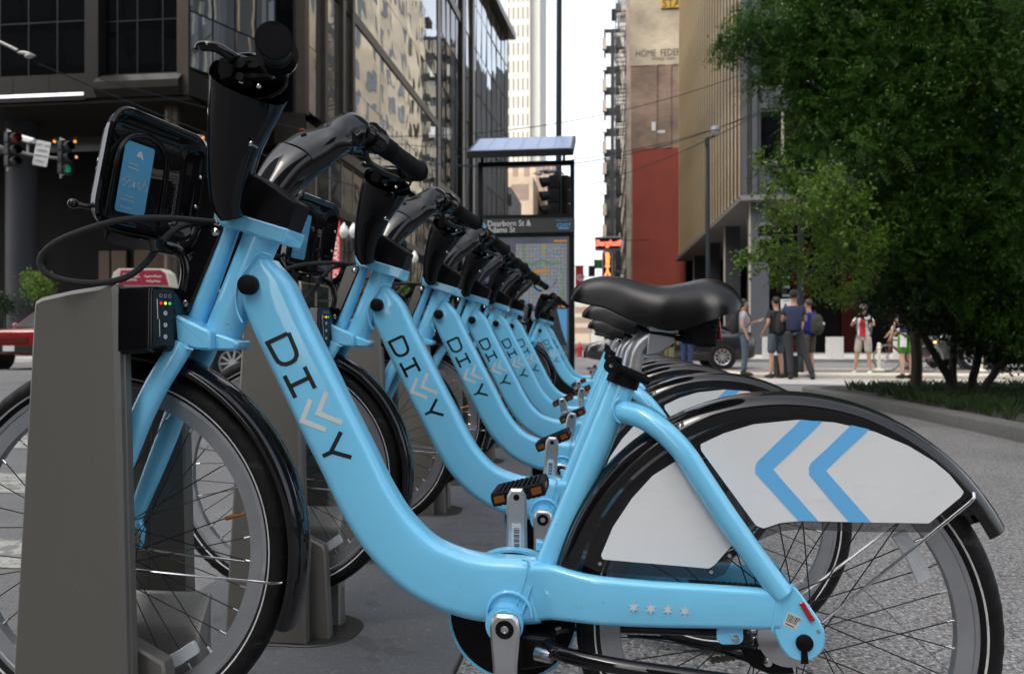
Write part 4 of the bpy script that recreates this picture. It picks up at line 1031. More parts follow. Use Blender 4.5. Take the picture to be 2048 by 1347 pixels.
def bbox_obj(name, m, parent, x0, x1, y0, y1, z0, z1, o=(0, 0, 0), sm=0):
    c = MB(); c.box(x0-o[0], x1-o[0], y0-o[1], y1-o[1], z0-o[2], z1-o[2]); return c.build(name, m, parent, sm)
def facade(bld, O, p0, p1, zs, us, pane_m, mul_m, mul=.10, proud=.07, rowbars=True, tilt=.0, th=.05):
    """panes and bars on the vertical plane p0->p1 (outward = right-hand side of travel); us: fractions, zs: heights"""
    p0, p1 = Vector((*p0, 0)), Vector((*p1, 0)); d = p1-p0; Ln = d.length; d.normalize(); n = Vector((d.y, -d.x, 0)); ang = math.atan2(d.y, d.x)
    cache = {}
    for i in range(len(us)-1):
        for j in range(len(zs)-1):
            w = (us[i+1]-us[i])*Ln; h = zs[j+1]-zs[j]; key = (round(w, 2), round(h, 2))
            if key not in cache:
                c = MB(); c.box(-w/2+mul*.3, w/2-mul*.3, -.01, th, -h/2+mul*.3, h/2-mul*.3); o = c.build('window_pane', pane_m, bld, 0); cache[key] = o
            else: o = instance(cache[key], bld)
            ctr = p0+d*((us[i]+us[i+1])/2*Ln)+Vector((0, 0, (zs[j]+zs[j+1])/2)); o.location = ctr-Vector(O)
            o.rotation_euler = (rnd.uniform(-tilt, tilt), 0, ang+rnd.uniform(-tilt, tilt))
    vb = None
    for i in range(len(us)):
        if vb is None:
            c = MB(); c.box(-mul/2, mul/2, -proud, th, zs[0], zs[-1]); vb = c.build('mullion', mul_m, bld, 0); o = vb
        else: o = instance(vb, bld)
        q = p0+d*us[i]*Ln; o.location = (q.x-O[0], q.y-O[1], -O[2]); o.rotation_euler = (0, 0, ang)
    if rowbars:
        hb = None
        for z in zs:
            if hb is None:
                c = MB(); c.box(0, Ln, -proud*.8, th, -mul/2, mul/2); hb = c.build('transom', mul_m, bld, 0); o = hb
            else: o = instance(hb, bld)
            o.location = (p0.x-O[0], p0.y-O[1], z-O[2]); o.rotation_euler = (0, 0, ang)
def lin(a, b, n): return [a+(b-a)*i/n for i in range(n+1)]
def wallquad(name, m, bld, O, p0, p1, z0, z1, th=.3):
    p0, p1 = Vector((*p0, 0)), Vector((*p1, 0)); d = (p1-p0).normalized(); n = Vector((d.y, -d.x, 0))
    c = MB(); q = [p0, p1, p1-n*th, p0-n*th]; c.prism([(a.x-O[0], a.y-O[1]) for a in q], z0-O[2], z1-O[2], 'Z'); return c.build(name, m, bld, 0)

# ---- black glass office block at the left, saw-tooth plan
O = (-20, 30, 0)
B1 = thing('office_building', 'dark glass office block with stepped corners on the left, over a dark recessed lobby', 'building', O)
YF = 28.8
def XF(px): return WY(px, 600, YF).x
def ZF(py, px=200): return WY(px, py, YF).z
zb, zt = ZF(197), ZF(147)
rows = [zt, ZF(40), ZF(40)+2.0, ZF(40)+5.4, ZF(40)+7.4, ZF(40)+10.8, ZF(40)+12.8]
# left bay (slightly proud), right bay
facade(B1, O, (XF(-330), YF), (XF(174), YF), rows, lin(0, 1, 9), M['gl_dark'], M['mull'], .05, .03, tilt=.006)
facade(B1, O, (XF(202), YF+.25), (XF(357), YF+.25), rows, [0, .17, .43, .76, 1], M['gl_dark'], M['mull'], .05, .03, tilt=.006)
wallquad('pier', M['pier'], B1, O, (XF(173), YF-.12), (XF(200), YF-.12), zb, 48, .8)
wallquad('pier', M['pierl'], B1, O, (XF(355), YF-.05), (XF(378), YF-.05), zb, 48, .5)
for k in range(7):
    a, b = -330+72*k, -330+72*k+71.3
    if b > 173: b = 172.6
    wallquad('band_panel', M['band'], B1, O, (XF(a), YF-.1), (XF(b), YF-.1), zb-.05, zt-.0, .7)
c = MB(); a = Vector((XF(-330), YF-.16, ZF(188.5))); b = Vector((XF(171), YF-.16, ZF(188.5)))
c.box(a.x-O[0], b.x-O[0], a.y-O[1], a.y+.05-O[1], a.z-.055, a.z+.055); c.build('strip_light', M['ledw'], B1, 0)
c = MB(); x0, x1 = XF(197), XF(366)
for k in range(2): pass
c.add([(x0-O[0], YF+.0-O[1], zt-.1), (x1-O[0], YF+.0-O[1], zt-.1), (x1-O[0], YF-.35-O[1], zt-.45), (x0-O[0], YF-.35-O[1], zt-.45), (x1-O[0]-.0, YF-.35-O[1], zb+.25), (x0-O[0], YF-.35-O[1], zb+.25), (x1-O[0], YF-.1-O[1], zb), (x0-O[0], YF-.1-O[1], zb), (x0-O[0], YF+.6-O[1], zb), (x1-O[0], YF+.6-O[1], zb)],
      [(0, 1, 2, 3), (3, 2, 4, 5), (5, 4, 6, 7), (7, 6, 9, 8)]); c.build('cornice_band', M['band'], B1, 0)
# chamfered reflecting face, step, then long receding face
P = [(XF(378), YF), (-14.45, 33.0), (-13.1, 33.0), (-13.1, 60.0)]
facade(B1, O, P[0], P[1], [zt+.1, ZF(40)+.2, ZF(40)+2.3, ZF(40)+5.7, ZF(40)+9, ZF(40)+12.8], lin(0, 1, 4), M['gl_calm'], M['mull'], .06, .03, tilt=.004)
wallquad('cornice_band', M['band'], B1, O, P[0], P[1], zb, zt, .5)
z2 = 9.45; z2t = 10.75
facade(B1, O, (-14.45, 33), (-13.55, 33), [z2t, 13.5, 16, 19, 22], [0, 1], M['gl_dark'], M['pier'], .12, .05)
wallquad('pier', M['pierl'], B1, O, (-13.5, 32.95), (-13.05, 32.95), z2, 48, .45)
wallquad('cornice_band', M['band'], B1, O, (-14.45, 32.9), (-13.05, 32.9), z2, z2t, .5)
zs_ = [z2t+.2, 13.9, 17.4, 21.2, 25.0, 28.8, 32.6, 38.0]
facade(B1, O, (-13.1, 33.4), (-13.1, 60.0), zs_, [0, .07, .155, .21, .42, .63, .82, 1], M['gl_wave'], M['mull'], .04, .02, tilt=.006)
for yy in (34.9, 37.4, 38.9): bbox_obj('pier', M['pierl'], B1, -13.4, -12.85, yy, yy+.35, z2t, 48, O)
for z in (z2t-.9, 17.45): wallquad('floor_band', M['pierl'], B1, O, (-13.02, 33.0), (-13.02, 60.0), z, z+.55, .3)
wallquad('floor_band', M['pierl'], B1, O, (-12.6, 33.0), (-12.6, 60.0), 6.7, 7.1, .9)
facade(B1, O, (-13.3, 33.0), (-13.3, 60.0), [.15, 3.4, 6.7, z2t-.9], lin(0, 1, 15), M['gl_low'], M['frame'], .09, .05, tilt=.006)
# building body, soffit, lobby
bbox_obj('building_core', M['pier'], B1, -60, -16.6, YF+.5, 60, zb, 48, O)
c = MB(); c.prism([(-16.6-O[0], YF+.5-O[1]), (-14.6-O[0], 33.3-O[1]), (-13.4-O[0], 33.5-O[1]), (-13.4-O[0], 60-O[1]), (-16.6-O[0], 60-O[1])], zb, 48, 'Z'); c.build('building_core', M['pier'], B1, 0)
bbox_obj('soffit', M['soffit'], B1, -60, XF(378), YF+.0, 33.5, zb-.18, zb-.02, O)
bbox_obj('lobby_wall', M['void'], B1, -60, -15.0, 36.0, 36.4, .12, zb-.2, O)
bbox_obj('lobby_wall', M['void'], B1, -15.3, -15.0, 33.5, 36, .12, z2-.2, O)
for (px, w) in ((60, 5), (235, 4), (300, 8), (210, 3)):
    x = WY(px, 600, 35.9).x; bbox_obj('lobby_panel', mat('lobby_wood', (.06, .03, .012), .5), B1, x-w*.1, x+w*.12, 35.85, 35.98, .15, 5.2, O)
for (px, py) in ((307, 226), (406, 275), (318, 283), (110, 275), (109, 283), (150, 283), (152, 314), (145, 262), (330, 262)):
    p = WY(px, py, 34.5); c = MB(); c.ball((p.x-O[0], p.y-O[1], p.z), .075, 8); c.build('downlight', M['lampwarm'], B1)
c = MB(); p = WG(45, 720); x = WY(44, 600, 31.2).x; c.lathe([(.62, .12), (.62, zb-.1)], 36, (x-O[0], 31.2-O[1], 0)); c.build('round_column', M['greydk'], B1, 60)
x2 = WY(368, 600, 30.5).x; c = MB(); c.lathe([(.30, .12), (.30, zb-.1)], 24, (x2-O[0], 29.6-O[1], 0)); c.build('round_column', M['pierl'], B1, 60)
bbox_obj('light_slit', M['ledw'], B1, WY(13, 600, 34).x, WY(19, 600, 34).x, 34, 34.05, .5, zb-.6, O)

# ---- second glass building with curved plan and cornice
O = (-14, 75, 0)
B2 = thing('glass_tower', 'curved glass corner building with a thin flaring cornice, left of the bright sky gap', 'building', O)
pl = cr([(-13.3, 60.3), (-13.2, 66), (-13.0, 75), (-12.55, 86), (-11.85, 95)], 2)
zs_ = [.2, 4.5, 9.0, 13.2, 17.4, 21.6, 25.8, 30.0, 34.2, 37.6]
for i in range(len(pl)-1):
    facade(B2, O, pl[i], pl[i+1], zs_, [0, .5, 1], M['gl_dark'] if i in (1, 2) else M['gl_wave'], M['mull'], .12, .05, tilt=.012)
    if i in (0, 3, 4):
        wallquad('pier', M['pierl'], B2, O, (pl[i][0]+.25, pl[i][1]), (pl[i][0]+.25, pl[i][1]+1.1), .1, 40, .5)
for z in (5.0, 13.2, 30.0):
    c = MB()
    q = [(p[0]+.12, p[1]) for p in pl[:4]]; back = [(p[0]-.4, p[1]) for p in pl[:4]][::-1]
    c.prism([(a-O[0], b-O[1]) for a, b in q+back], z-.4, z+.4, 'Z'); c.build('floor_band', M['pierl'], B2, 0)
c = MB(); q = [(p[0]+.95, p[1]+.4) for p in pl]; back = [(-30, 96), (-30, 60)]; c.prism([(a-O[0], b-O[1]) for a, b in q+back], 37.7, 38.5, 'Z'); c.build('cornice', M['pierl'], B2, 0)
c = MB(); q = [(p[0]-.1, p[1]) for p in pl]; c.prism([(a-O[0], b-O[1]) for a, b in q+back], .1, 37.7, 'Z'); c.build('building_core', M['mull'], B2, 0)

# ---- towers and blocks far down the street
def far_block(name, label, x0, x1, y0, y1, z1, m, wm, nx, nz, zw0, ww, wh, cat='building'):
    O = ((x0+x1)/2, y0, 0); b = thing(name, label, cat, O); bbox_obj('wall', m, b, x0, x1, y0, y1, 0, z1, O)
    proto = None
    for i in range(nx):
        for j in range(nz):
            cx_ = x0+(x1-x0)*(i+.5)/nx; cz_ = zw0+(z1-zw0)*(j+.5)/nz
            if proto is None: c = MB(); c.box(-ww/2, ww/2, -.03, .1, -wh/2, wh/2); proto = c.build('window', wm, b, 0); o = proto
            else: o = instance(proto, b)
            o.location = (cx_-O[0], 0, cz_)
    return b
def XA(px, Y): return WY(px, 600, Y).x
def ZA(py, Y, px=1100): return WY(px, py, Y).z
far_block('pale_tower', 'tall white tower with narrow vertical windows, washed out against the sky', XA(1013, 260), XA(1060, 260), 260, 285, 125, M['pale'], M['palew'], 5, 16, 30, .5, 4.0)
O = (XA(1070, 262), 262, 0); b = thing('slab_tower', 'plain pale slab tower beside the white tower with windows', 'building', O); bbox_obj('wall', M['pale'], b, XA(1061, 262), XA(1080, 262), 262, 290, 0, 128, O)
far_block('beige_building', 'beige framed building seen through the open top of the map board', XA(1014, 140), XA(1066, 140), 140, 160, ZA(352, 140), M['beige'], M['beigew'], 1, 4, 8, XA(1058, 140)-XA(1022, 140), 2.9)
far_block('terracotta_building', 'brown upper block behind the beige framed building', XA(1008, 165), XA(1100, 165), 165, 180, ZA(325, 165), M['beigew'], M['beige'], 4, 8, 20, 1.2, 2.2)
far_block('buff_building', 'cream stone building behind the traffic light, seen through the map board frame', XA(1082, 150), XA(1112, 150), 150, 170, ZA(322, 150), M['brickbf'], M['beigew'], 3, 8, 8, .7, 1.8)
far_block('grey_roof_building', 'low grey block with sloping parapet in front of the beige building', XA(990, 120), XA(1022, 120), 120, 135, ZA(372, 120), M['greycol'], M['mull'], 3, 5, 4, 1.0, 1.8)
far_block('distant_block', 'hazy low building at the far end of the street', XA(1150, 330), XA(1180, 330), 330, 350, ZA(610, 330), M['beige'], M['beigew'], 4, 3, 3, 1.5, 2.5)
far_block('distant_block', 'hazy pale block behind the vertical red neon sign at the end of the street', XA(1178, 360), XA(1214, 360), 360, 380, ZA(585, 360), M['pale'], M['beigew'], 4, 4, 3, 1.5, 2.5)

# ---- grey steel building with bronze fins on the right
O = (7, 38, 0)
B3 = thing('steel_office_building', 'tall grey steel office building with a side face of vertical bronze fins, raised on columns', 'building', O)
zb3 = 7.6; XS0, XS1, YS0, YS1 = 6.5, 6.05, 38.0, 66.0
nf = 27
dark = wallquad('side_wall', M['greydk'], B3, O, (XS1+.0, YS1), (XS0+.0, YS0+.2), zb3, 62, .4)
fin = None
for k in range(nf):
    t = (k+.5)/nf; y = YS0+.5+(YS1-YS0-.5)*t; x = XS0+(XS1-XS0)*t
    if fin is None:
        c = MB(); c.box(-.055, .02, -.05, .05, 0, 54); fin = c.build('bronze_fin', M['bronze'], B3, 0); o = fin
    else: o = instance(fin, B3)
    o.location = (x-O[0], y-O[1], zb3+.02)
    c = MB(); c.ball((x-.2-O[0], y-O[1], zb3-.02), .08, 8); 
    if k < 9: c.build('fin_lamp', M['pierl'], B3)
    if k % 3 == 0 and k < nf-3:
        pass
# window panels between fins

# corner columns (fluted steel)
for k, (xa, xb, yf) in enumerate(((6.42, 6.62, 37.75), (6.66, 6.80, 37.9), (6.84, 7.06, 37.7), (7.10, 7.26, 37.9))):
    bbox_obj('corner_column', M['greycol'], B3, xa, xb, yf, yf+.5, zb3, 62, O)
xw = [XA(1512+53.5*k, 38) for k in range(0, 16)]
for j in range(13):
    z0 = 9.18+3.55*j
    bbox_obj('spandrel', M['greycol'], B3, 7.26, xw[-1], 37.92, 38.4, z0-1.03 if j else zb3, z0-.03, O)
Wd = xw[1]-xw[0]; pane = None
for i in range(15):
    for j in range(5):
        z0 = 9.18+3.55*j
        if pane is None:
            c = MB(); c.box(.06, Wd-.06, 0, .05, .05, 2.42); pane = c.build('window_pane', M['gl_dark'], B3, 0); o = pane
            c = MB(); c.box(0, .07, -.06, .06, 0, 2.5); c.box(Wd-.05, Wd+.0, -.06, .06, 0, 2.5); c.box(.07, Wd-.05, -.06, .06, 0, .06); c.box(.07, Wd-.05, -.06, .06, 2.42, 2.5); fr_ = c.build('window_frame', M['frame'], B3, 0); o2 = fr_
        else: o = instance(pane, B3); o2 = instance(fr_, B3)
        o.location = (xw[i]-O[0], 38.15-O[1], z0); o2.location = (xw[i]-O[0], 38.1-O[1], z0)
        if j == 0 and i % 2 == 1: 
            bbox_obj('vertical_beam', M['greydk'], B3, xw[i]+Wd-.06, xw[i]+Wd+.1, 37.6, 37.92, zb3, 62, O)
bbox_obj('building_core', M['greydk'], B3, 6.9, 40, 38.42, 66, zb3, 62, O)
c = MB(); c.prism([(6.3-O[0], 37.6-O[1]), (60-O[0], 37.6-O[1]), (60-O[0], 66-O[1]), (5.8-O[0], 66-O[1])], zb3-.25, zb3-.02, 'Z'); c.build('soffit', M['soffl'], B3, 0)
for k in range(4):
    y = 38.2+7.9*k
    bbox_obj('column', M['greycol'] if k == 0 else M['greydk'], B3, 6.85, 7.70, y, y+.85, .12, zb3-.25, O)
    bbox_obj('column_edge', M['frame'], B3, 6.78, 6.85, y, y+.12, .12, zb3-.25, O)
for k in range(1, 4): bbox_obj('column', M['greydk'], B3, 6.85+8.2*k, 7.70+8.2*k, 38.2, 39.0, .12, zb3-.25, O)
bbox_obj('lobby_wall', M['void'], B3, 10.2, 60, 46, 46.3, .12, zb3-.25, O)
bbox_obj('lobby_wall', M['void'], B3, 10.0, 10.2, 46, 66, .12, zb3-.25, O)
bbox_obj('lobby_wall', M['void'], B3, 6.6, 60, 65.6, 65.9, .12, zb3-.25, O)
for k in range(12):
    x = 10.6+2.6*k; bbox_obj('lobby_panel', M['lobbyred'], B3, x, x+.9, 45.9, 45.98, .12, 6.4, O)

# ---- brick party wall building
O = (4, 67, 0); YB = 67.0
B4 = thing('brick_building', 'old brick building with its lower party wall painted red and faded lettering high up', 'building', O)
xa, xb = XA(1262, YB), XA(1353, YB)+.8; zr = ZA(297, YB, 1300); zm = ZA(131, YB, 1300)
bbox_obj('red_painted_wall', M['redpaint'], B4, xa+.12, xb, YB-.05, YB, .1, zr, O)
bbox_obj('brown_brick_wall', M['brickbr'], B4, xa, xb, YB, YB+50, 0, zm, O)
bbox_obj('buff_brick_wall', M['brickbf'], B4, xa, xb, YB-.06, YB+50, zm, 72, O)
for px in (1308, 1336): x = XA(px, YB); bbox_obj('chimney_breast', M['brickbr'], B4, x-.25, x+.25, YB-.12, YB-.005, zr, zm-.02, O)
for (px, y0_, y1_) in ((1306, 245, 262),): x = XA(px, YB); bbox_obj('white_patch', M['offwhite'], B4, x-.12, x+.2, YB-.145, YB-.125, ZA(y1_, YB, 1306), ZA(y0_, YB, 1306), O)
bbox_obj('white_patch', M['offwhite'], B4, XA(1314, YB), XA(1334, YB), YB-.03, YB-.006, ZA(266, YB, 1320), ZA(261, YB, 1320), O)
text_obj('painted_letters', 'HOME  FEDERAL', .82, M['print'], B4, (XA(1271, YB)-O[0], YB-.075-O[1], ZA(108, YB, 1300)), align='LEFT', xs=.74, depth=.005)
text_obj('painted_letters', 'SAVINGS  LOAN', .34, M['greydk'], B4, (XA(1303, YB)-O[0], YB-.075-O[1], ZA(119.5, YB, 1300)), align='LEFT', xs=.8, depth=.005)
bbox_obj('side_wall', M['brickbf'], B4, xa-.12, xa-.01, YB+.0, YB+50, 0, 72, O)
wn_ = None
for i in range(11):
    for j in range(19):
        if wn_ is None: c = MB(); c.box(-.17, 0, -.8, .8, 0, 2.1); wn_ = c.build('window', M['gl_dark'], B4, 0); o = wn_
        else: o = instance(wn_, B4)
        o.location = (xa-O[0], YB+3+4.4*i-O[1], 2.2+3.6*j)
bbox_obj('corner_strip', M['brickpk'], B4, xa-.35, xa-.13, YB+.2, YB+1.6, 0, 72, O)
for j in range(9):
    z = 4+3.4*j
    c = MB()
    for k in range(6):
        y = YB+6+k*1.2; c.box(xa-1.15-O[0], xa-.13-O[0], y-O[1], y+.08-O[1], z, z+.05)
    c.box(xa-1.2-O[0], xa-1.15-O[0], YB+6-O[1], YB+13-O[1], z, z+1.1); c.bar((xa-.9-O[0], YB+6.2-O[1], z), (xa-.9-O[0], YB+12-O[1], z+3.3), .5, .06)
    c.build('fire_escape', M['mull'], B4, 0)
M['signyel'] = mat('yellow_sign', (.50, .30, .04), .6)
bbox_obj('yellow_wall_sign', M['signyel'], B4, XA(1322, YB), xb, YB-.2, YB-.08, ZA(18, YB, 1330), 31.5, O)
text_obj('painted_letters', 'STA', .9, M['print'], B4, (XA(1324, YB)-O[0], YB-.21-O[1], ZA(10, YB, 1330)), align='LEFT', depth=.005)
# dark building with bay windows beyond it
O = (1, 118, 0)
xa2, xb2 = XA(1208, 118), XA(1242, 118)
B5 = far_block('dark_tall_building', 'tall dark narrow building with pale window bays at the right of the sky gap', xa2, xb2, 118, 150, ZA(58, 118, 1225), M['greydk'], M['gl_wave'], 2, 14, 4, .75, 1.9)
for j in range(14):
    z = 4+(ZA(58, 118, 1225)-4)*(j)/14; bbox_obj('bay_edge', M['frame'] if j % 3 else M['offwhite'], B5, xa2-.25, xa2+.35, 117.6, 118.3, z, z+1.7, (((xa2+xb2)/2), 118, 0))
c = MB(); OO = ((xa2+xb2)/2, 118, 0); zt_ = ZA(58, 118, 1225)
c.box(xb2-.5-OO[0], xb2-.35-OO[0], 0, .15, zt_, zt_+9); c.box(xb2-.1-OO[0], xb2-.0-OO[0], 0, .15, zt_, zt_+9)
for k in range(12): c.box(xb2-.5-OO[0], xb2-OO[0], .0, .06, zt_+.7*k, zt_+.7*k+.08)
c.build('roof_mast', M['mull'], B5, 0)
c = MB(); c.box(XA(1223, 118)-OO[0], XA(1234, 118)-OO[0], 0, .5, ZA(40, 118, 1225), ZA(18, 118, 1225)); c.build('mast_box', M['mull'], B5, 0)

# unseen street blocks behind and beside the camera that the glass reflects
for (nm, lab, x0, x1, y0, y1, z1) in (('unseen_federal_tower', 'unseen black steel and glass tower behind the camera across the plaza', -14, 62, -95, -65, 70), ('unseen_court_tower', 'unseen black steel court tower across the street, reflected in the left glass', -58, -24, -60, -8, 50)):
    O_ = ((x0+x1)/2, y1, 0); b = thing(nm, lab, 'building', O_); bbox_obj('wall', M['mull'], b, x0, x1, y0, y1, 0, z1, O_); mp = wp = None
    for k in range(int((x1-x0)/3)):
        for j in range(int(z1/4)):
            if wp is None: c = MB(); c.box(-1.35, 1.35, 0, .06, -1.5, 1.5); wp = c.build('window', M['gl_dark'], b, 0); o = wp
            else: o = instance(wp, b)
            o.location = (x0+1.5+3*k-O_[0], 0, 3+4*j)
    if nm == 'unseen_court_tower':
        for k in range(18):
            for j in range(14): o = instance(wp, b); o.location = (x1-O_[0], -1.5-3*k, 3+4*j); o.rotation_euler = (0, 0, R(-90))
# ============================================================ map board (station kiosk)
M['kiosk'] = mat('kiosk_black_paint', (.008, .009, .010), .35, bump=.05, bscale=200, spec=.2)
M['kioskh'] = mat('kiosk_header', (.045, .047, .048), .45)
M['solar'] = mat('solar_cells', (.17, .25, .40), .2, spec=.8)
M['mapbg'] = mat('map_background', (.10, .115, .145), .35, var=.25, vscale=3)
M['mapland'] = mat('map_streets', (.26, .27, .29), .5)
M['mapw'] = mat('map_lines', (.46, .47, .49), .5)
M['mapg'] = mat('map_green', (.16, .38, .10), .5)
M['mapy'] = mat('map_yellow', (.45, .45, .07), .5)
M['mapo'] = mat('map_orange', (.62, .30, .05), .5)
M['mapb'] = mat('map_blue', (.12, .42, .75), .5)
M['mapdark'] = mat('map_dark_inset', (.030, .036, .045), .5)
M['letter'] = mat('header_letters', (.80, .80, .80), .5)
M['steel'] = mat('galvanised_steel', (.30, .30, .29), .5, metal=.5, var=.1, vscale=3)
M['poleb'] = mat('dark_pole_paint', (.014, .019, .022), .6, spec=.2)
KD = 9.1
kb = WD(955, 690, KD); ke = WD(1150, 690, KD); KY = kb.y
def KW(px, py, off=0): return WY(px, py, KY+off)
kO = Vector(((kb.x+KW(1150, 690).x)/2, KY, 0))
kio = thing('map_board', 'tall black station map board with a solar panel roof and street name header', 'map board', kO)
def kbox(name, m, x0, x1, z0, z1, y0, y1, par=None, bev=0):
    c = MB(); c.prism(rect(min(x0, x1)-kO.x, max(x0, x1)-kO.x, min(z0, z1), max(z0, z1)), y0, y1, 'Y', bev) ; return c.build(name, m, par or kio, 30)
xl, xr = KW(956, 0).x, KW(1149, 0).x
zz = lambda py: KW(1100, py).z
kbox('post', M['kiosk'], xl, KW(965, 0).x, 0, zz(322), -.03, .05, None, .004)
kbox('post', M['kiosk'], KW(1140.5, 0).x, xr, 0, zz(322), -.03, .05, None, .004)
kbox('top_rail', M['kiosk'], KW(965, 0).x+.001, KW(1140.5, 0).x-.001, zz(331), zz(322), -.02, .04)
kbox('header', M['kioskh'], xl-.002, xr+.002, zz(466), zz(437), -.05, .06, None, .004)
kbox('rail', M['kiosk'], KW(965, 0).x+.001, KW(1140.5, 0).x-.001, zz(436.5), zz(429), -.03, .05)
bd = kbox('map_panel', M['kiosk'], KW(965, 0).x+.001, KW(1140.5, 0).x-.001, .10, zz(467), -.02, .06)
# open frame glass? the photo shows a clear opening; solar roof
c = MB(); a = KW(943, 316); b = KW(1149.5, 310)
sx0, sx1 = KW(944, 0).x-kO.x, KW(1149, 0).x-kO.x
zf, zb_ = zz(313), zz(286)*1.0
fr_ = [(sx0, -.34, zf), (sx1, -.34, zf), (sx1, .42, zf+.34), (sx0, .42, zf+.34)]
c.add([(x, y, z) for x, y, z in fr_]+[(x, y, z-.075) for x, y, z in fr_], [(3, 2, 1, 0), (4, 5, 6, 7), (0, 1, 5, 4), (1, 2, 6, 5), (2, 3, 7, 6), (3, 0, 4, 7)]); rf = c.build('roof', M['kiosk'], kio, 0)
for k in range(6):
    t0, t1 = k/6+.002, (k+1)/6-.002
    x0_, x1_ = sx0+.03+(sx1-sx0-.06)*t0, sx0+.03+(sx1-sx0-.06)*t1
    c = MB(); q = [(x0_, -.31, zf+.034*.34/.76*0+.0134+.004), (x1_, -.31, zf+.0134+.004), (x1_, .39, zf+.3266+.004), (x0_, .39, zf+.3266+.004)]
    c.add(q, [(0, 1, 2, 3)]); c.build('solar_cell', M['solar'], kio, 0)
for x_ in (sx0+.12, sx1-.12):
    c = MB(); c.bar((x_, 0, zf+.02), (x_, 0, zz(322)-.02), .03, .03); c.build('roof_bracket', M['kiosk'], kio, 0)
yt = -.053
text_obj('header_text', 'Dearborn St &', .094, M['letter'], kio, (KW(976, 0).x-kO.x, yt, KW(1010, 448.5).z), align='LEFT', xs=.90, depth=.002)
text_obj('header_text', 'Adams St', .094, M['letter'], kio, (KW(976, 0).x-kO.x, yt, KW(1010, 461).z), align='LEFT', xs=.90, depth=.002)
text_obj('header_logo', 'CDOT', .060, M['mapb'], kio, (KW(1128, 0).x-kO.x, yt, KW(1128, 452).z), xs=.95, bold=.001)
kbox('logo_underline', M['mapb'], KW(1117, 0).x, KW(1139, 0).x, zz(459.5), zz(457), -.055, -.051)
text_obj('header_logo', 'A SPECIAL PROJECT OF', .018, M['mapb'], kio, (KW(1127, 0).x-kO.x, yt, KW(1128, 442).z))
for dx in (0, 9):
    c = MB(); p = [KW(953+dx+3, 445), KW(962+dx+1, 453.5), KW(953+dx+3, 462)]; ribbon(c, [(q.x-kO.x, q.z) for q in p], .022, -.056, -.050); c.build('arrow_mark', M['mapb'], kio, 0)
# map print
def mrect(name, m, x0, x1, y0, y1, lay=1, z=None): return kbox(name, m, KW(x0, 0).x, KW(x1, 0).x, zz(y1), zz(y0), -.0202-.0012*lay, -.020-.0012*(lay-1)-.0001)
mrect('map_sheet', M['mapbg'], 968, 1138, 474, 735, 1)
mrect('map_area', M['mapland'], 1032, 1133, 487, 612, 2)
mg = MB()
for k in range(15): x = 1034+k*7; mg.prism(rect(KW(x, 0).x-kO.x, KW(x+.9, 0).x-kO.x, zz(612), zz(488)), -.0236, -.0232)
for k in range(17): y = 490+k*7.3; mg.prism(rect(KW(1032, 0).x-kO.x, KW(1133, 0).x-kO.x, zz(y+.8), zz(y)), -.0236, -.0232)
o = mg.build('street_grid', M['mapw'], kio, 0); o['kind'] = 'stuff'
r2 = random.Random(5); mg = MB()
for k in range(150):
    x, y = r2.uniform(1034, 1126), r2.uniform(490, 606); mg.prism(rect(KW(x, 0).x-kO.x, KW(x+r2.uniform(2, 7), 0).x-kO.x, zz(y+1.2), zz(y)), -.0240, -.0237)
o = mg.build('map_labels', M['mapw'], kio, 0); o['kind'] = 'stuff'
for (x, y0, y1, m) in ((1046, 488, 547, 'mapg'), (1085.5, 488, 594, 'mapy'), (1125, 540, 600, 'mapg')): mrect('map_line', M[m], x, x+3, y0, y1, 4)
mrect('map_line', M['mapg'], 1046, 1125, 525, 527.5, 5)
for (x0, x1, y0, y1) in ((1108, 1134, 480.5, 485), (1068, 1098, 539, 546), (1112, 1134, 611, 615)): mrect('map_tag', M['mapo'], x0, x1, y0, y1, 6)
c = MB(); pc = KW(1084, 549); rr_ = abs(KW(1113, 549).x-pc.x); c.tube([(pc.x-kO.x+rr_*math.cos(R(10*k)), -.027, pc.z+rr_*math.sin(R(10*k))) for k in range(36)], .0032, 5, closed=True); c.build('map_circle', M['mapb'], kio)
proto = None
for (x, y) in ((1071, 502), (1101, 502), (1124, 490), (1118, 508), (1084, 514), (1083, 533), (1123, 534), (1084, 549), (1088, 560), (1095, 566), (1118, 578), (1072, 583), (1080, 580), (1054, 600), (1060, 540), (1104, 596)):
    p = KW(x, y)
    if proto is None: c = MB(); c.cyl((0, 0, 0), (0, -.004, 0), .0155, 12); proto = c.build('map_dot', M['mapb'], kio); o = proto
    else: o = instance(proto, kio)
    o.location = (p.x-kO.x, -.026, p.z)
mrect('map_inset', M['mapdark'], 1034, 1086, 618, 640, 2); mrect('map_inset', M['mapland'], 1034, 1070, 622, 650, 3); mrect('map_inset', M['mapdark'], 1090, 1134, 617, 690, 2)
c = MB(); c.prism([(KW(a_, 0).x-kO.x, zz(b_)) for a_, b_ in ((1114, 618), (1134, 618), (1134, 688), (1124, 660))], -.0236, -.0232); c.build('map_lake', M['mapb'], kio, 0)
mrect('map_footer', M['mapland'], 980, 1136, 702, 704, 2); mrect('map_footer', M['mapland'], 980, 1136, 715, 716, 2)

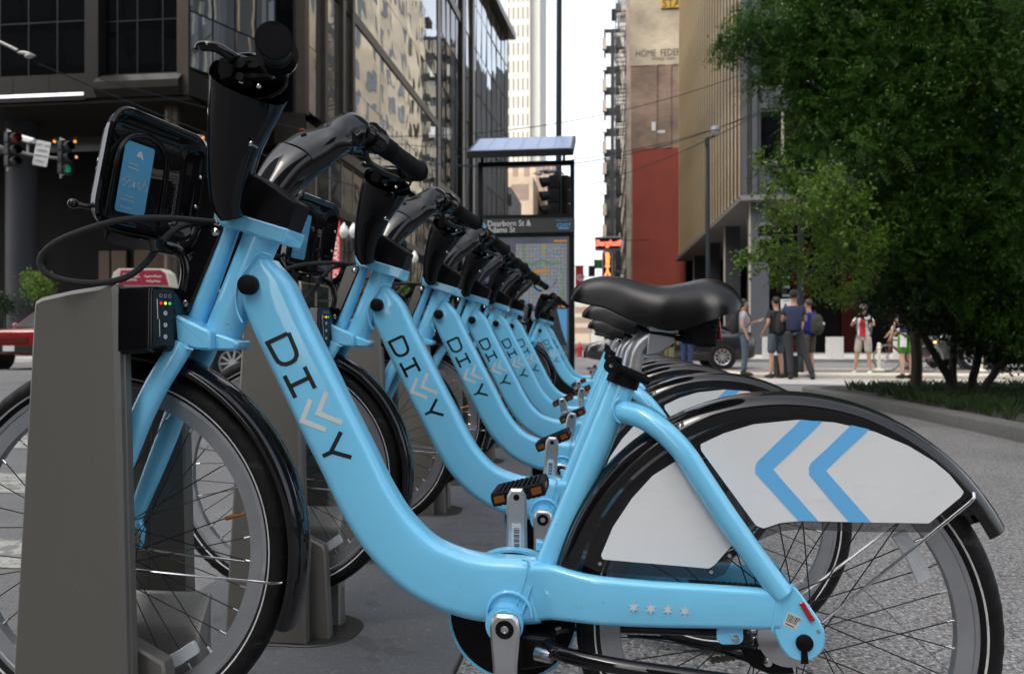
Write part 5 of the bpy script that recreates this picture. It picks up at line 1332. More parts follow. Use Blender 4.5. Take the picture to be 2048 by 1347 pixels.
# ============================================================ poles, signals, lamps, signs
M['sigbody'] = mat('signal_black', (.005, .0055, .006), .4, spec=.15)
M['sigsheen'] = mat('signal_grey', (.11, .12, .13), .4)
M['lens_r'] = mat('red_lens', (.05, .002, .002), .3, emit=(1, .03, .02), es=.01)
M['lens_g'] = mat('green_lens', (.0, .12, .07), .3, emit=(0, .9, .45), es=.04)
M['lens_o'] = mat('dark_lens', (.01, .01, .01), .3)
def signal_head(name, label, loc, rz, lit, group=None, pole=None, n=3):
    """three-lens traffic signal hung on its bracket tube; faces local -Y"""
    t = thing(name, label, 'traffic light', loc, rz, group)
    c = MB()
    for k in range(n): c.prism(rpoly(rect(-.17, .17, -.17-.345*k, .17-.345*k), .03, 3), -.10, .12, 'Y', .01)
    c.build('housing', M['sigbody'], t, 40)
    for k in range(n):
        m = M['lens_r'] if (lit == 'r' and k == 0) else (M['lens_g'] if (lit == 'g' and k == n-1) else M['lens_o'])
        c = MB(); c.lathe([(.0001, -.125), (.08, -.12), (.13, -.101)], 20, (0, 0, -.345*k), 'Y'); c.build('lens', m, t, 60)
        c = MB(); rings = []
        for i in range(15):
            a = R(-30+240*i/14); r_ = .145
            rings.append([(r_*math.cos(a), -.10, -.345*k+r_*math.sin(a)), (r_*math.cos(a), -.34+.10*(1-math.sin(max(0, a)))*.6, -.345*k+r_*math.sin(a)-.02), ((r_-.006)*math.cos(a), -.34+.10*(1-math.sin(max(0, a)))*.6, -.345*k+(r_-.006)*math.sin(a)-.02), ((r_-.006)*math.cos(a), -.10, -.345*k+(r_-.006)*math.sin(a))])
        c.loft(rings); c.build('visor', M['sigbody'], t, 40)
    c = MB(); c.tube([(-.02, .19, .30), (-.02, .19, -.345*(n-1)-.28)], .028, 10); c.tube([(-.02, .19, .24), (-.02, .05, .22), (-.02, .0, .17)], .02, 8); c.tube([(-.02, .19, -.345*(n-1)-.22), (-.02, 0, -.345*(n-1)-.17)], .02, 8)
    c.build('bracket', pole or M['steel'], t, 40); return t
GS = 'traffic signals on the mast arm at left'
p = WD(24, 277, 23.5); signal_head('traffic_light', 'traffic light at the far left edge, left of the white turn sign', p, R(68), 'r', GS)
p = WD(130, 293, 24.3); signal_head('traffic_light', 'traffic light showing green, right of the white turn sign', p, R(68), 'g', GS)
t = thing('mast_arm', 'long thin grey mast arm carrying the signals at left', 'pole', WD(-300, 280, 24)); o_ = Vector(t.location)
c = MB(); pts = [WD(-300, 215, 22.5), WD(-60, 270, 23.2), WD(8, 297, 23.8), WD(60, 309, 24.1), WD(118, 317, 24.6)]; c.tube([q-o_ for q in pts], [.09, .07, .05, .045, .04], 10)
c.tube([WD(56, 306, 24.1)-o_, WD(56, 288, 24.1)-o_], .035, 8); pb = WD(-300, 215, 22.5)-o_; c.tube([pb, (pb.x, pb.y, -o_.z)], .12, 12); c.build('arm', M['steel'], t, 50)
t = thing('signal_camera', 'small cream camera box on top of the mast arm between the two traffic lights', 'camera', WD(57, 278, 24.1))
c = MB(); c.tube([(-.22, .0, .05), (.19, 0, -.07)], .085, 12); c.build('camera_body', M['offwhite'], t, 40); c = MB(); c.tube([(-.2, -.06, -.03), (.12, -.06, -.13)], .05, 10); c.build('camera_lens', M['steel'], t, 40)
sg = WD(83.5, 307, 24.0); t = thing('turn_sign', 'white LEFT ON GREEN ARROW ONLY sign hung between the two traffic lights', 'sign', sg, R(12)); t.rotation_euler = (0, R(10), R(14))
c = MB(); c.prism(rect(-.21, .21, -.385, .385, .03), -.012, 0, 'Y'); c.build('plate', M['label'], t, 0)
for k, s_ in enumerate(('LEFT ON', 'GREEN', 'ARROW', 'ONLY')): text_obj('sign_text', s_, .125, M['print'], t, (0, -.014, .24-.165*k), depth=.001, xs=.82)
def street_lamp(name, label, p, dirx, m=None, group=None, size=1.0, armpts=None):
    t = thing(name, label, 'street lamp', p, 0, group)
    c = MB(); c.sweep(cr([(-.34*size*dirx, 0, .10*size, .02, .03), (-.20*size*dirx, 0, .09*size, .06*size, .09*size), (.05*size*dirx, 0, .045*size, .075*size, .12*size), (.30*size*dirx, 0, -.03*size, .04*size, .08*size), (.38*size*dirx, 0, -.05*size, .02, .03)], 4), 16, 2.3); c.build('lamp_housing', m or M['steel'], t, 50)
    c = MB(); c.ball((.12*size*dirx, 0, -.05*size), .17*size, 16, (1, .75, .55)); c.build('lamp_globe', M['clearlamp'], t, 60)
    if armpts:
        c = MB(); c.tube([Vector(q)-Vector(p) for q in armpts], [.05]+[.045]*(len(armpts)-1), 10); c.build('lamp_arm', m or M['steel'], t, 50)
    return t
M['clearlamp'] = mat('lamp_glass', (.28, .28, .27), .25, spec=.6)
p = WD(52, 110, 24); street_lamp('street_lamp', 'street lamp head hanging from its arm in front of the black office block', p, 1, M['steel'], None, .8, [WD(35, 101, 24), WD(0, 84, 24), WD(-120, 30, 24), WD(-260, -10, 24), WD(-262, 700, 24)])
p = WD(388, 277, 26); street_lamp('street_lamp', 'small street lamp head under the overhang, right of the nearest rack', p, -1, M['steel'], None, .75, [WD(393, 273, 26), WD(405, 280, 26), WD(425, 305, 26), WD(432, 330, 26), WD(432, 700, 26)])
# signal pole behind the map board
t = thing('signal_pole', 'very tall dark pole rising behind the map board with a traffic light on it', 'pole', WD(1116, 720, 19.5)); o_ = Vector(t.location); o_.z = 0; t.location = o_
c = MB(); a = WD(1119, -120, 19.5)-o_; c.tube([(0, 0, 0), (a.x, a.y, a.z+1)], [.085, .06], 14); c.build('pole', M['poleb'], t, 50)
c = MB(); q = [WD(1116, 345, 19.5)-o_, WD(1098, 343, 19.5)-o_]; c.tube(q, .03, 8); c.build('bracket', M['poleb'], t)
p = WD(1105, 366, 19.4); signal_head('traffic_light', 'black traffic light seen through the open top of the map board, left of the pole', p, R(-75), '', 'signals on the tall pole behind the map board', M['poleb'])
p = WD(1126, 366, 19.6); signal_head('traffic_light', 'black traffic light on the right side of the tall pole behind the map board', p, R(160), '', 'signals on the tall pole behind the map board', M['poleb'])
p = WD(1083, 345, 19.3); street_lamp('street_lamp', 'grey lamp head beside the traffic light behind the map board', p, -1, M['sigsheen'], None, .5, [WD(1090, 344, 19.3), WD(1114, 342, 19.5)])
# right lamp post by the bronze fins
t = thing('street_lamp', 'street lamp post in front of the bronze fins with a drum head', 'street lamp', (WD(1416, 720, 30).x, WD(1416, 720, 30).y, 0)); o_ = Vector(t.location)
c = MB(); a = WD(1415, 275, 30)-o_; c.tube([(0, 0, 0), (a.x, a.y, a.z)], [.10, .06], 12); c.build('pole', M['poleb'], t, 50)
a = WD(1430, 262, 30)-o_; c = MB(); c.lathe([(.0001, .20), (.12, .18), (.20, .06), (.21, 0), (.19, -.03)], 20, a); c.build('lamp_housing', M['sigsheen'], t, 50); c = MB(); c.ball((a.x, a.y, a.z-.05), .17, 14, (1, 1, .6)); c.build('lamp_globe', M['clearlamp'], t, 60)
c = MB(); c.tube([WD(1415, 276, 30)-o_, WD(1428, 272, 30)-o_], .03, 8); c.box(WD(1410, 292, 30).x-o_.x, WD(1416, 292, 30).x-o_.x, -.1, .1, WD(1410, 292, 30).z, WD(1410, 278, 30).z); c.build('bracket', M['poleb'], t)
# pedestrian signal pair
t = thing('pedestrian_signal', 'pair of black signal boxes with bright tops against the grey column under the tree', 'traffic light', WD(1528, 462, 19)); 
for z in (0, -.33):
    c = MB(); c.prism(rect(-.13, .13, -.12+z, .10+z, .02), -.12, .12, 'Y', .01); c.build('housing', M['sigbody'], t, 40)
    c = MB(); c.prism([(-.135, .102+z), (.135, .102+z), (.125, .155+z), (-.125, .155+z)], -.26, .10, 'Y', .008); c.build('visor', M['sigsheen'], t, 40)
c = MB(); c.tube([(.13, .1, -.1), (.95, .1, -.1)], .03, 8); c.build('bracket', M['poleb'], t)
t = thing('light_pole', 'dark pole standing behind the man in the navy shirt', 'pole', (WD(1601, 740, 19.2).x, WD(1601, 740, 19.2).y, 0)); c = MB(); c.tube([(0, 0, 0), (0, 0, 7.2)], [.085, .06], 12); c.lathe([(.17, 0), (.17, .1), (.10, .35), (.08, .4)], 16); c.build('pole', M['poleb'], t, 50)
t = thing('notice_post', 'black post with a white notice between the standing men', 'sign', (WD(1569, 755, 16.9).x, WD(1569, 755, 16.9).y, 0)); 
c = MB(); c.tube([(0, 0, 0), (0, 0, 2.9)], .045, 10); c.build('post', M['poleb'], t); c = MB(); c.prism(rect(-.20, .24, 0, .47, .03), -.22, .14, 'Y', .01); c.build('cabinet', M['greydk'], t, 30)
z1_, z0_ = WD(1569, 598, 16.9).z, WD(1569, 625, 16.9).z
c = MB(); c.prism(rect(-.09, .13, z0_, z1_, .02), -.06, -.05, 'Y'); c.build('notice', M['label'], t, 0)
c = MB(); c.prism(rect(-.05, .10, z1_-.045, z1_-.03), -.062, -.060, 'Y'); c.prism(rect(-.02, .03, z1_-.16, z1_-.10), -.062, -.060, 'Y'); c.build('notice_print', M['print'], t, 0)
for k, z in enumerate((WD(0, 592, 16.9).z, WD(0, 575, 16.9).z, WD(0, 556, 16.9).z)):
    c = MB(); c.tube([(-.05, -.06, z), (.09, -.06, z)], .03, 8); c.build('meter', M['sigsheen'], t, 50)

# overhead wires
def wire(p0, p1, sag, r, label):
    n = 20; pts = [Vector(p0).lerp(Vector(p1), k/n)-Vector((0, 0, sag*4*(k/n)*(1-k/n))) for k in range(n+1)]
    c = MB(); c.tube([q-Vector(p0) for q in pts], r, 5); o = c.build('overhead_wire', M['poleb'] if r > .011 else M['poleb']); o.location = p0
    tag(o, label, 'wire', 'wires strung over the crossing')
wire(WD(78, 128, 24), WD(1300, 480, 52), 1.5, .020, 'long overhead wire running from the street lamp at top left down to the right')
wire(WD(200, 158, 26), WD(1000, 300, 40), .6, .016, 'overhead wire just above the crown of the nearest rack')
wire(WD(600, 265, 30), WD(1560, 120, 33), 1.2, .016, 'topmost overhead wire crossing the bright sky gap')
wire(WD(640, 300, 30), WD(1560, 210, 33), 1.4, .016, 'overhead wire crossing behind the solar roof')
wire(WD(900, 330, 30), WD(1520, 222, 30), .8, .018, 'overhead wire in front of the red wall rising to the right')
wire(WD(1180, 370, 28), WD(1600, 180, 28), .3, .016, 'steeply rising overhead wire in front of the bronze fins')

# street furniture on the left pavement
def acorn_lamp(label, px1, px2, py, D):
    a, b = WD(px1, py, D), WD(px2, py, D); m_ = (a+b)/2; t = thing('twin_lamp', label, 'street lamp', (m_.x, m_.y, .12), 0, 'twin globe street lamps on the left pavement'); o_ = Vector(t.location)
    c = MB(); c.lathe([(.2, 0), (.2, .25), (.12, .5), (.07, .8), (.05, 2.0), (.045, m_.z-.6), (.07, m_.z-.55), (.04, m_.z-.4)], 14); c.build('pole', M['poleb'], t, 50)
    c = MB(); 
    for q in (a, b):
        r_ = q-o_; c.tube(cr([(0, 0, m_.z-.75), (r_.x*.6, r_.y*.6, m_.z-.80), (r_.x, r_.y, m_.z-.62), (r_.x, r_.y, m_.z-.35)], 4), .03, 8)
    c.build('lamp_bracket', M['poleb'], t, 50)
    for q in (a, b):
        r_ = q-o_; z = m_.z-.12; c = MB(); c.lathe([(.06, -.22), (.14, -.10), (.15, 0), (.11, .12), (.05, .20), (.02, .26), (.0001, .27)], 16, (r_.x, r_.y, z)); c.build('globe', M['globe'], t, 60)
M['globe'] = mat('milky_globe', (.62, .62, .6), .3)
acorn_lamp('twin globe street lamp beside the tall red banner', 688, 707, 462, 24.5)
acorn_lamp('twin globe street lamp farther down the left pavement', 811, 829, 514, 31.5)
M['banner'] = mat('red_banner_cloth', (.42, .03, .02), .8, var=.08, vscale=2)
def banner(label, x0, x1, y0, y1, D, txt=None, ts=.3, m='banner'):
    a, b = WD(x0, y1, D), WD(x1, y0, D); t = thing('hanging_banner', label, 'banner', ((a.x+b.x)/2, a.y, (a.z+b.z)/2)); w, h = (b.x-a.x)/2, (b.z-a.z)/2
    c = MB(); c.prism(rect(-w, w, -h, h), -.02, .02, 'Y'); c.build('cloth', M[m], t, 0)
    c = MB(); c.tube([(-w-.6, 0, h+.02), (w, 0, h+.02)], .025, 6); c.tube([(-w-.6, 0, -h-.02), (w, 0, -h-.02)], .025, 6); c.build('banner_rod', M['poleb'], t)
    if txt: text_obj('banner_text', txt, ts, M['offwhite'], t, (0, -.023, 0), (R(90), R(-90), 0) if h > 2*w else (R(90), 0, 0), depth=.001)
banner('tall red vertical banner with white lettering on the left glass front', 665, 681, 443, 600, 32, 'VIDI MAKERS', .34)
banner('small plain red banner low on the left glass front', 800, 806, 516, 560, 40)
banner('dark red banner with a white letter at the right edge of the map board', 1151, 1167, 532, 578, 60, 'e', 1.3)
banner('dark banner between the map board and the neon sign', 1177, 1190, 532, 552, 75, None, m='greydk')
banner('green street banner beside the neon sign', 1188, 1206, 519, 537, 80, None, m='greenb') if 'greenb' in M else None
M['greenb'] = mat('green_sign', (.03, .16, .07), .6)
banner('small green street sign beside the vertical neon sign', 1188, 1205, 520, 536, 80, None, m='greenb')
M['neon'] = mat('red_neon_tube', (.8, .05, .03), .4, emit=(1, .10, .06), es=1.3)
M['neono'] = mat('orange_neon_tube', (.8, .1, .03), .4, emit=(1, .16, .05), es=1.4)
D_ = 60; a = WD(1190, 501, D_); b = WD(1243, 474, D_)
t = thing('neon_sign', 'boxy neon sign with red script over a vertical neon restaurant sign', 'sign', ((a.x+b.x)/2, a.y, (a.z+b.z)/2)); w, h = (b.x-a.x)/2, (b.z-a.z)/2
c = MB(); c.prism(rect(-w, w, -h, h, .12), -.25, .25, 'Y', .05); c.build('sign_box', M['steel'], t, 30); c = MB(); c.prism(rect(-w+.10, w-.10, -h+.1, h-.1, .06), -.265, -.252, 'Y'); c.build('sign_face', M['kiosk'], t, 0)
text_obj('neon_script', 'Berghoff', .60, M['neon'], t, (0, -.27, 0), depth=.01, xs=.92, bold=.02).data.transform(Matrix(((1, .18, 0, 0), (0, 1, 0, 0), (0, 0, 1, 0), (0, 0, 0, 1))))
a = WD(1204, 590, D_); b = WD(1226, 501, D_); x0, x1 = a.x-t.location.x, b.x-t.location.x; z0, z1 = a.z-t.location.z, b.z-t.location.z-.03
c = MB(); c.prism(rect(x0, x1, z0, z1, .35, 6), -.2, .2, 'Y', .05); c.build('vertical_box', M['steel'], t, 30); c = MB(); c.prism(rect(x0+.12, x1-.12, z0+.1, z1-.12, .25, 6), -.215, -.205, 'Y'); c.build('sign_face', M['kiosk'], t, 0)
for k, ch in enumerate('RESTAURANT'): text_obj('neon_letter', ch, .42, M['neono'], t, ((x0+x1)/2, -.22, z1-.35-.335*k), depth=.01, bold=.03, xs=1.3)
a = WD(632, 497, 38); b = WD(650, 472, 38); t = thing('neon_sign', 'small red neon sign in the shop front left of the red banner', 'sign', ((a.x+b.x)/2, a.y, (a.z+b.z)/2))
c = MB(); c.prism(rect(-.24, .24, -.32, .32), -.02, .02, 'Y'); c.build('panel', M['kiosk'], t, 0); 
for k, s_ in enumerate(('OPEN',)): text_obj('neon_script', 'BAR', .26, M['neon'], t, (0, -.03, .1), depth=.005); text_obj('neon_script', 'GRILL', .18, M['neon'], t, (0, -.03, -.15), depth=.005)

# hydrant, bollards
def hydrant(label, p, m):
    t = thing('fire_hydrant', label, 'hydrant', p)
    c = MB(); c.lathe([(.16, 0), (.16, .05), (.11, .06), (.10, .45), (.13, .47), (.13, .50), (.11, .52), (.10, .58), (.06, .66), (.03, .68), (.03, .73), (.0001, .73)], 20); c.build('body', m, t, 50)
    c = MB(); c.cyl((-.19, 0, .38), (.19, 0, .38), .05, 12); c.cyl((0, -.19, .36), (0, 0, .36), .06, 12); c.build('outlet', m, t, 50)
M['hyd'] = mat('hydrant_red', (.36, .02, .015), .5)
hydrant('small red fire hydrant beside the map board far down the street', (WD(1159, 712, 38).x, WD(1159, 712, 38).y, 0), M['hyd'])
def gbollard(label, px, D=29.6):
    p = WD(px, 700, D); t = thing('granite_bollard', label, 'bollard', (p.x, p.y, .0), R(5), 'square granite bollards at the far kerb')
    c = MB(); c.prism(rect(-.25, .25, 0, .93), -.25, .25, 'Y', .012); c.build('stone', M['concrete'], t, 30)
gbollard('square granite bollard beside the man in the black shirt', 1541); gbollard('square granite bollard standing alone against the dark lobby', 1669)
gbollard('square granite bollard behind the cyclist', 1805); gbollard('square granite bollard hidden behind the tree stems', 1935)
def wpost(label, px, py, D, h):
    p = WD(px, py, D); t = thing('marker_post', label, 'post', (p.x, p.y, .03), 0, 'cream marker posts on the kerb')
    c = MB(); c.lathe([(.11, 0), (.13, .03), (.10, .06), (.045, .08), (.04, h-.12), (.055, h-.11), (.055, h-.08), (.035, h-.06), (.05, h-.02), (.03, h+.02), (.0001, h+.03)], 14); c.build('tube', M['creamp'], t, 50)
M['creamp'] = mat('cream_plastic', (.60, .56, .44), .5)
wpost('cream marker post beside the photographer in the white shirt', 1758, 740, 19.0, .68); wpost('cream marker post beyond the tree stems at right', 1962, 745, 18.7, .72)
# ============================================================ trees, shrubs, grass
import numpy as np
def leaf_mat(name, c, c2, tr=.35, rough=.45):
    m = bpy.data.materials.new(name); m.use_nodes = True; nt = m.node_tree; b = nt.nodes['Principled BSDF']; lk = nt.links.new; out = nt.nodes['Material Output']
    g = nt.nodes.new('ShaderNodeNewGeometry'); n = nt.nodes.new('ShaderNodeTexNoise'); n.inputs['Scale'].default_value = 2.2; n.inputs['Detail'].default_value = 6; n.inputs['Roughness'].default_value = .8
    lk(g.outputs['Position'], n.inputs['Vector']); r = nt.nodes.new('ShaderNodeValToRGB'); r.color_ramp.elements[0].position = .35; r.color_ramp.elements[1].position = .68
    r.color_ramp.elements[0].color = (*c, 1); r.color_ramp.elements[1].color = (*c2, 1); lk(n.outputs['Fac'], r.inputs[0]); lk(r.outputs[0], b.inputs['Base Color']); b.inputs['Roughness'].default_value = rough
    b.inputs['Specular IOR Level'].default_value = .35
    t = nt.nodes.new('ShaderNodeBsdfTranslucent'); lk(r.outputs[0], t.inputs[0]); mx = nt.nodes.new('ShaderNodeMixShader'); mx.inputs[0].default_value = tr
    lk(b.outputs[0], mx.inputs[1]); lk(t.outputs[0], mx.inputs[2]); lk(mx.outputs[0], out.inputs[0]); return m
M['leafA'] = leaf_mat('locust_leaf', (.026, .080, .011), (.080, .170, .022))
M['leafB'] = leaf_mat('light_shrub_leaf', (.070, .150, .014), (.15, .25, .028))
M['leafC'] = leaf_mat('dark_leaf', (.012, .030, .008), (.028, .058, .012))
M['grassm'] = leaf_mat('planting_grass', (.010, .024, .005), (.026, .052, .008), .2, .6)
M['bark'] = mat('dark_bark', (.022, .018, .014), .85, var=.3, vscale=12, bump=.8, bscale=40)
nr = np.random.RandomState(11)
def frond_template(pairs, L_, lw, ll):
    v = []; f = []
    for i in range(pairs):
        x = L_*(i+1)/(pairs+1); dz = -.25*L_*(x/L_)**2
        for s in (-1, 1):
            k = 1-.35*abs(2*(i+.5)/pairs-1); a = R(62); dx, dy = math.cos(a)*ll*k, math.sin(a)*ll*k*s; px, py = -math.sin(a)*lw*s, math.cos(a)*lw
            o = len(v); v += [(x, 0, dz), (x+dx*.5+px*.5, dy*.5+py*.5, dz-.003), (x+dx, dy, dz-.012), (x+dx*.5-px*.5, dy*.5-py*.5, dz-.003)]; f.append((o, o+1, o+2, o+3))
    o = len(v); v += [(0, .0012, 0), (L_*.5, .0012, -.06*L_), (L_, 0, -.25*L_), (L_*.5, -.0012, -.06*L_)]; f.append((o, o+1, o+2, o+3))
    return np.array(v), np.array(f)
def cluster_template(n, rad, ll, lw, seed=3):
    r_ = np.random.RandomState(seed); v = []; f = []
    for i in range(n):
        c = Vector(r_.uniform(-rad, rad, 3)); d = Vector(r_.normal(size=3)).normalized(); w = d.cross(Vector(r_.normal(size=3))).normalized(); o = len(v)
        v += [tuple(c), tuple(c+d*ll*.5+w*lw), tuple(c+d*ll+Vector((0, 0, -.01))), tuple(c+d*ll*.5-w*lw)]; f.append((o, o+1, o+2, o+3))
    return np.array(v), np.array(f)
def scatter(name, tmpls, pts, scales, m, parent, up_bias=.0, droop=.5, outs=None):
    V = []; F = []; off = 0; N = len(pts); which = nr.randint(0, len(tmpls), N)
    for ti, (tv, tf) in enumerate(tmpls):
        idx = np.where(which == ti)[0]
        if not len(idx): continue
        n = len(idx); az = nr.uniform(0, 2*np.pi, n) if outs is None else outs[idx]+nr.normal(0, .9, n)
        el = nr.normal(-droop*.5, .45, n); roll = nr.normal(0, .5, n)
        x = np.stack([np.cos(az)*np.cos(el), np.sin(az)*np.cos(el), np.sin(el)], 1)
        y0 = np.stack([-np.sin(az), np.cos(az), np.zeros(n)], 1); z0 = np.cross(x, y0)
        y = y0*np.cos(roll)[:, None]+z0*np.sin(roll)[:, None]; z = np.cross(x, y)
        A = np.stack([x, y, z], 2)*scales[idx][:, None, None]
        vv = np.einsum('nij,kj->nki', A, tv)+pts[idx][:, None, :]
        ff = tf[None]+(np.arange(n)*len(tv))[:, None, None]+off
        V.append(vv.reshape(-1, 3)); F.append(ff.reshape(-1, 4)); off += n*len(tv)
    V = np.concatenate(V); F = np.concatenate(F); me = bpy.data.meshes.new(name)
    me.vertices.add(len(V)); me.vertices.foreach_set('co', V.ravel()); me.loops.add(F.size); me.loops.foreach_set('vertex_index', F.ravel().astype(np.int32))
    me.polygons.add(len(F)); me.polygons.foreach_set('loop_start', np.arange(0, F.size, 4, dtype=np.int32)); me.update(calc_edges=True); me.materials.append(m)
    o = bpy.data.objects.new(name, me); col.objects.link(o); o.parent = parent; o['kind'] = 'stuff'; return o
def blob_pts(blobs, per, O, shell=.55):
    P = []; S = []
    for (px, py, rp, D, dd) in blobs:
        c = WD(px, py, D); r_ = rp*D/FPX; n = int(per*r_*r_*(1+dd)+3)
        q = nr.normal(size=(n, 3)); q /= np.linalg.norm(q, axis=1)[:, None]; rad = nr.uniform(0, 1, n)**shell
        q = q*rad[:, None]*np.array([r_, dd, r_]); P.append(q+np.array(c)-np.array(O))
    return np.concatenate(P)
def stem(mb, pts, r0, r1, O, n=5, seg=10):
    p = cr([tuple(Vector(q)-Vector(O)) for q in pts], n); k = len(p); mb.tube([(a+rnd.uniform(-.006, .006), b+rnd.uniform(-.006, .006), c) for a, b, c in p], [r0+(r1-r0)*i/(k-1) for i in range(k)], seg)
def tree(label, base, limbs, twigs, blobs, tm, m, per, sc, name='tree', droop=.6, group=None, minz=None):
    O = base; t = thing(name, label, 'tree', O, 0, group); tr = None
    c = MB(); stem(c, *limbs[0][:3], O); tr = c.build('trunk', M['bark'], t, 60)
    for l in limbs[1:]:
        c = MB(); stem(c, *l[:3], O); c.build('limb', M['bark'], t, 60)
    P = blob_pts(blobs, per, O)
    c = MB()
    ends = [Vector(limbs[k][0][-1]) for k in range(len(limbs))]
    for (px, py, rp, D, dd) in blobs:
        e = WD(px, py, D); s_ = min(ends, key=lambda q: (q-e).length); mid = (s_+e)/2+Vector((rnd.uniform(-.2, .2), rnd.uniform(-.2, .2), rnd.uniform(0, .2)))
        stem(c, [tuple(s_), tuple(mid), tuple(e)], .022, .006, O, 4, 6)
        for _ in range(twigs):
            q = nr.normal(size=3); q /= np.linalg.norm(q); r_ = rp*D/FPX*.85; e2 = e+Vector((q[0]*r_, q[1]*dd*.8, q[2]*r_)); stem(c, [tuple(e), tuple((e+e2)/2+Vector((0, 0, .05))), tuple(e2)], .007, .002, O, 3, 5)
    o = c.build('twigs', M['bark'], t, 60); o['kind'] = 'stuff'
    scatter('foliage', tm, P, nr.uniform(.7, 1.25, len(P))*sc, m, t, droop=droop); return t
fr1 = frond_template(8, .27, .0095, .062); fr2 = frond_template(7, .20, .009, .052); cl1 = cluster_template(15, .08, .045, .012, 3); cl2 = cluster_template(12, .07, .04, .011, 8)
def gp(px, py): return tuple(WG(px, py, .085))
# main dark locust, trunk at right of the standing people
b0 = WD(1832, 788, 10.3); b0.z = .07
tree('big dark feathery leaved tree with a straight trunk, filling the upper right', b0,
     [([b0, WD(1834, 720, 10.3), WD(1830, 640, 10.3), WD(1838, 560, 10.2), WD(1850, 420, 10)], .075, .055, 0), ([WD(1838, 560, 10.2), WD(1760, 420, 9.4), WD(1680, 200, 8.6)], .045, .02), ([WD(1850, 420, 10), WD(1900, 250, 9), WD(1960, 50, 8.4)], .05, .02), ([WD(1830, 640, 10.3), WD(1770, 575, 9.8), WD(1690, 540, 9.2)], .03, .012)],
     7, [(1760, 40, 150, 8.2, .8), (1930, 60, 200, 8.0, .9), (2060, 180, 190, 7.8, .9), (1840, 190, 170, 8.2, .9), (1690, 150, 110, 8.3, .7), (1620, 60, 95, 8.4, .6), (1540, 60, 62, 8.4, .5), (1480, 75, 42, 8.4, .3), (1465, 98, 34, 8.4, .25), (1440, 85, 16, 8.4, .15), (1500, 40, 40, 8.4, .3), (1590, 120, 60, 8.4, .5), (1540, 140, 42, 8.4, .4), (1510, 165, 26, 8.4, .2),
      (1720, 290, 120, 8.3, .8), (1600, 200, 55, 8.5, .4), (1900, 330, 170, 8.4, .9), (2020, 400, 170, 8.2, .9), (1600, 330, 60, 8.6, .5), (1560, 340, 34, 8.6, .3), (1660, 240, 80, 8.4, .5), (1590, 270, 36, 8.4, .3), (1780, 420, 140, 8.6, .8), (1880, 500, 120, 8.8, .8), (1990, 560, 110, 8.7, .8), (2050, 620, 80, 8.5, .6), (1650, 20, 90, 8.6, .6), (1700, 470, 70, 8.8, .5), (1850, -60, 200, 8.2, 1), (1640, -60, 120, 8.4, .7)],
     [fr1, fr2, cl1], M['leafA'], 1150, 1.0)
b1 = WD(1905, 800, 9.4); b1.z = .07
tree('dark multi-stemmed tree leaning outward at the right edge of the planting bed', b1,
     [([b1, WD(1900, 760, 9.4), WD(1870, 710, 9.3), WD(1835, 655, 9.2), WD(1790, 610, 9.1)], .060, .03, 0), ([b1, WD(1905, 740, 9.5), WD(1908, 680, 9.6), WD(1915, 600, 9.6)], .055, .03), ([WD(1935, 805, 9.5), WD(1950, 740, 9.5), WD(1962, 690, 9.5), WD(1970, 600, 9.4)], .055, .03), ([WD(1945, 815, 9.2), WD(1985, 750, 9.1), WD(2030, 690, 9.0), WD(2080, 620, 8.9)], .05, .03)],
     8, [(1760, 585, 50, 9.3, .5), (1830, 590, 70, 9.2, .6), (1900, 600, 80, 9.3, .6), (1985, 640, 80, 9.2, .6), (2050, 660, 90, 9.0, .7), (1850, 520, 90, 9.2, .7), (1980, 500, 130, 9.2, .8), (2080, 500, 130, 9.0, .8), (1930, 690, 28, 9.3, .3), (2000, 715, 26, 9.3, .3), (1870, 640, 34, 9.3, .4)],
     [cl1, cl2], M['leafC'], 900, 1.15, droop=.3)
b2 = WD(1838, 782, 10.9); b2.z = .07
tree('light green leafy tree with low branches reaching left toward the bronze fins', b2,
     [([b2, WD(1832, 720, 10.9), WD(1815, 650, 10.8), WD(1740, 550, 10.4), WD(1660, 470, 9.8)], .045, .025, 0), ([WD(1720, 540, 10.6), WD(1620, 540, 9.8), WD(1520, 520, 9.4)], .02, .008), ([WD(1660, 470, 9.8), WD(1610, 400, 9.4), WD(1580, 370, 9.2)], .02, .008)],
     7, [(1640, 375, 56, 7.5, .4), (1690, 400, 54, 7.6, .4), (1600, 430, 56, 7.6, .35), (1650, 350, 36, 7.5, .3), (1660, 470, 56, 7.8, .4), (1555, 430, 38, 7.8, .3), (1540, 500, 38, 8.0, .3), (1500, 518, 26, 8.0, .2), (1478, 519, 14, 8.0, .15), (1590, 520, 50, 8.0, .4), (1650, 555, 46, 8.2, .4), (1720, 540, 40, 8.3, .4), (1560, 555, 24, 8.2, .2), (1740, 470, 40, 8.0, .4), (1535, 385, 24, 7.8, .2), (1570, 340, 24, 7.8, .2), (1690, 595, 28, 8.6, .3), (1515, 320, 20, 7.9, .15)],
     [cl1, cl2], M['leafB'], 520, .95, droop=.3)
b3 = Vector((5.2, 4.6, .07))  # tree added off to the right so its canopy darkens the paving
def over(x, y, z, r, d): return (x, y, z, r, d)
O3 = b3; t3 = thing('tree', 'leafy tree added beyond the right edge to shade the ground, its branches reaching into the top right corner', 'tree', b3)
c = MB(); stem(c, [b3, Vector((5.1, 4.8, 1.2)), Vector((4.9, 5.2, 2.6)), Vector((4.8, 5.4, 3.6))], .09, .06, O3); c.build('trunk', M['bark'], t3, 60)
c = MB()
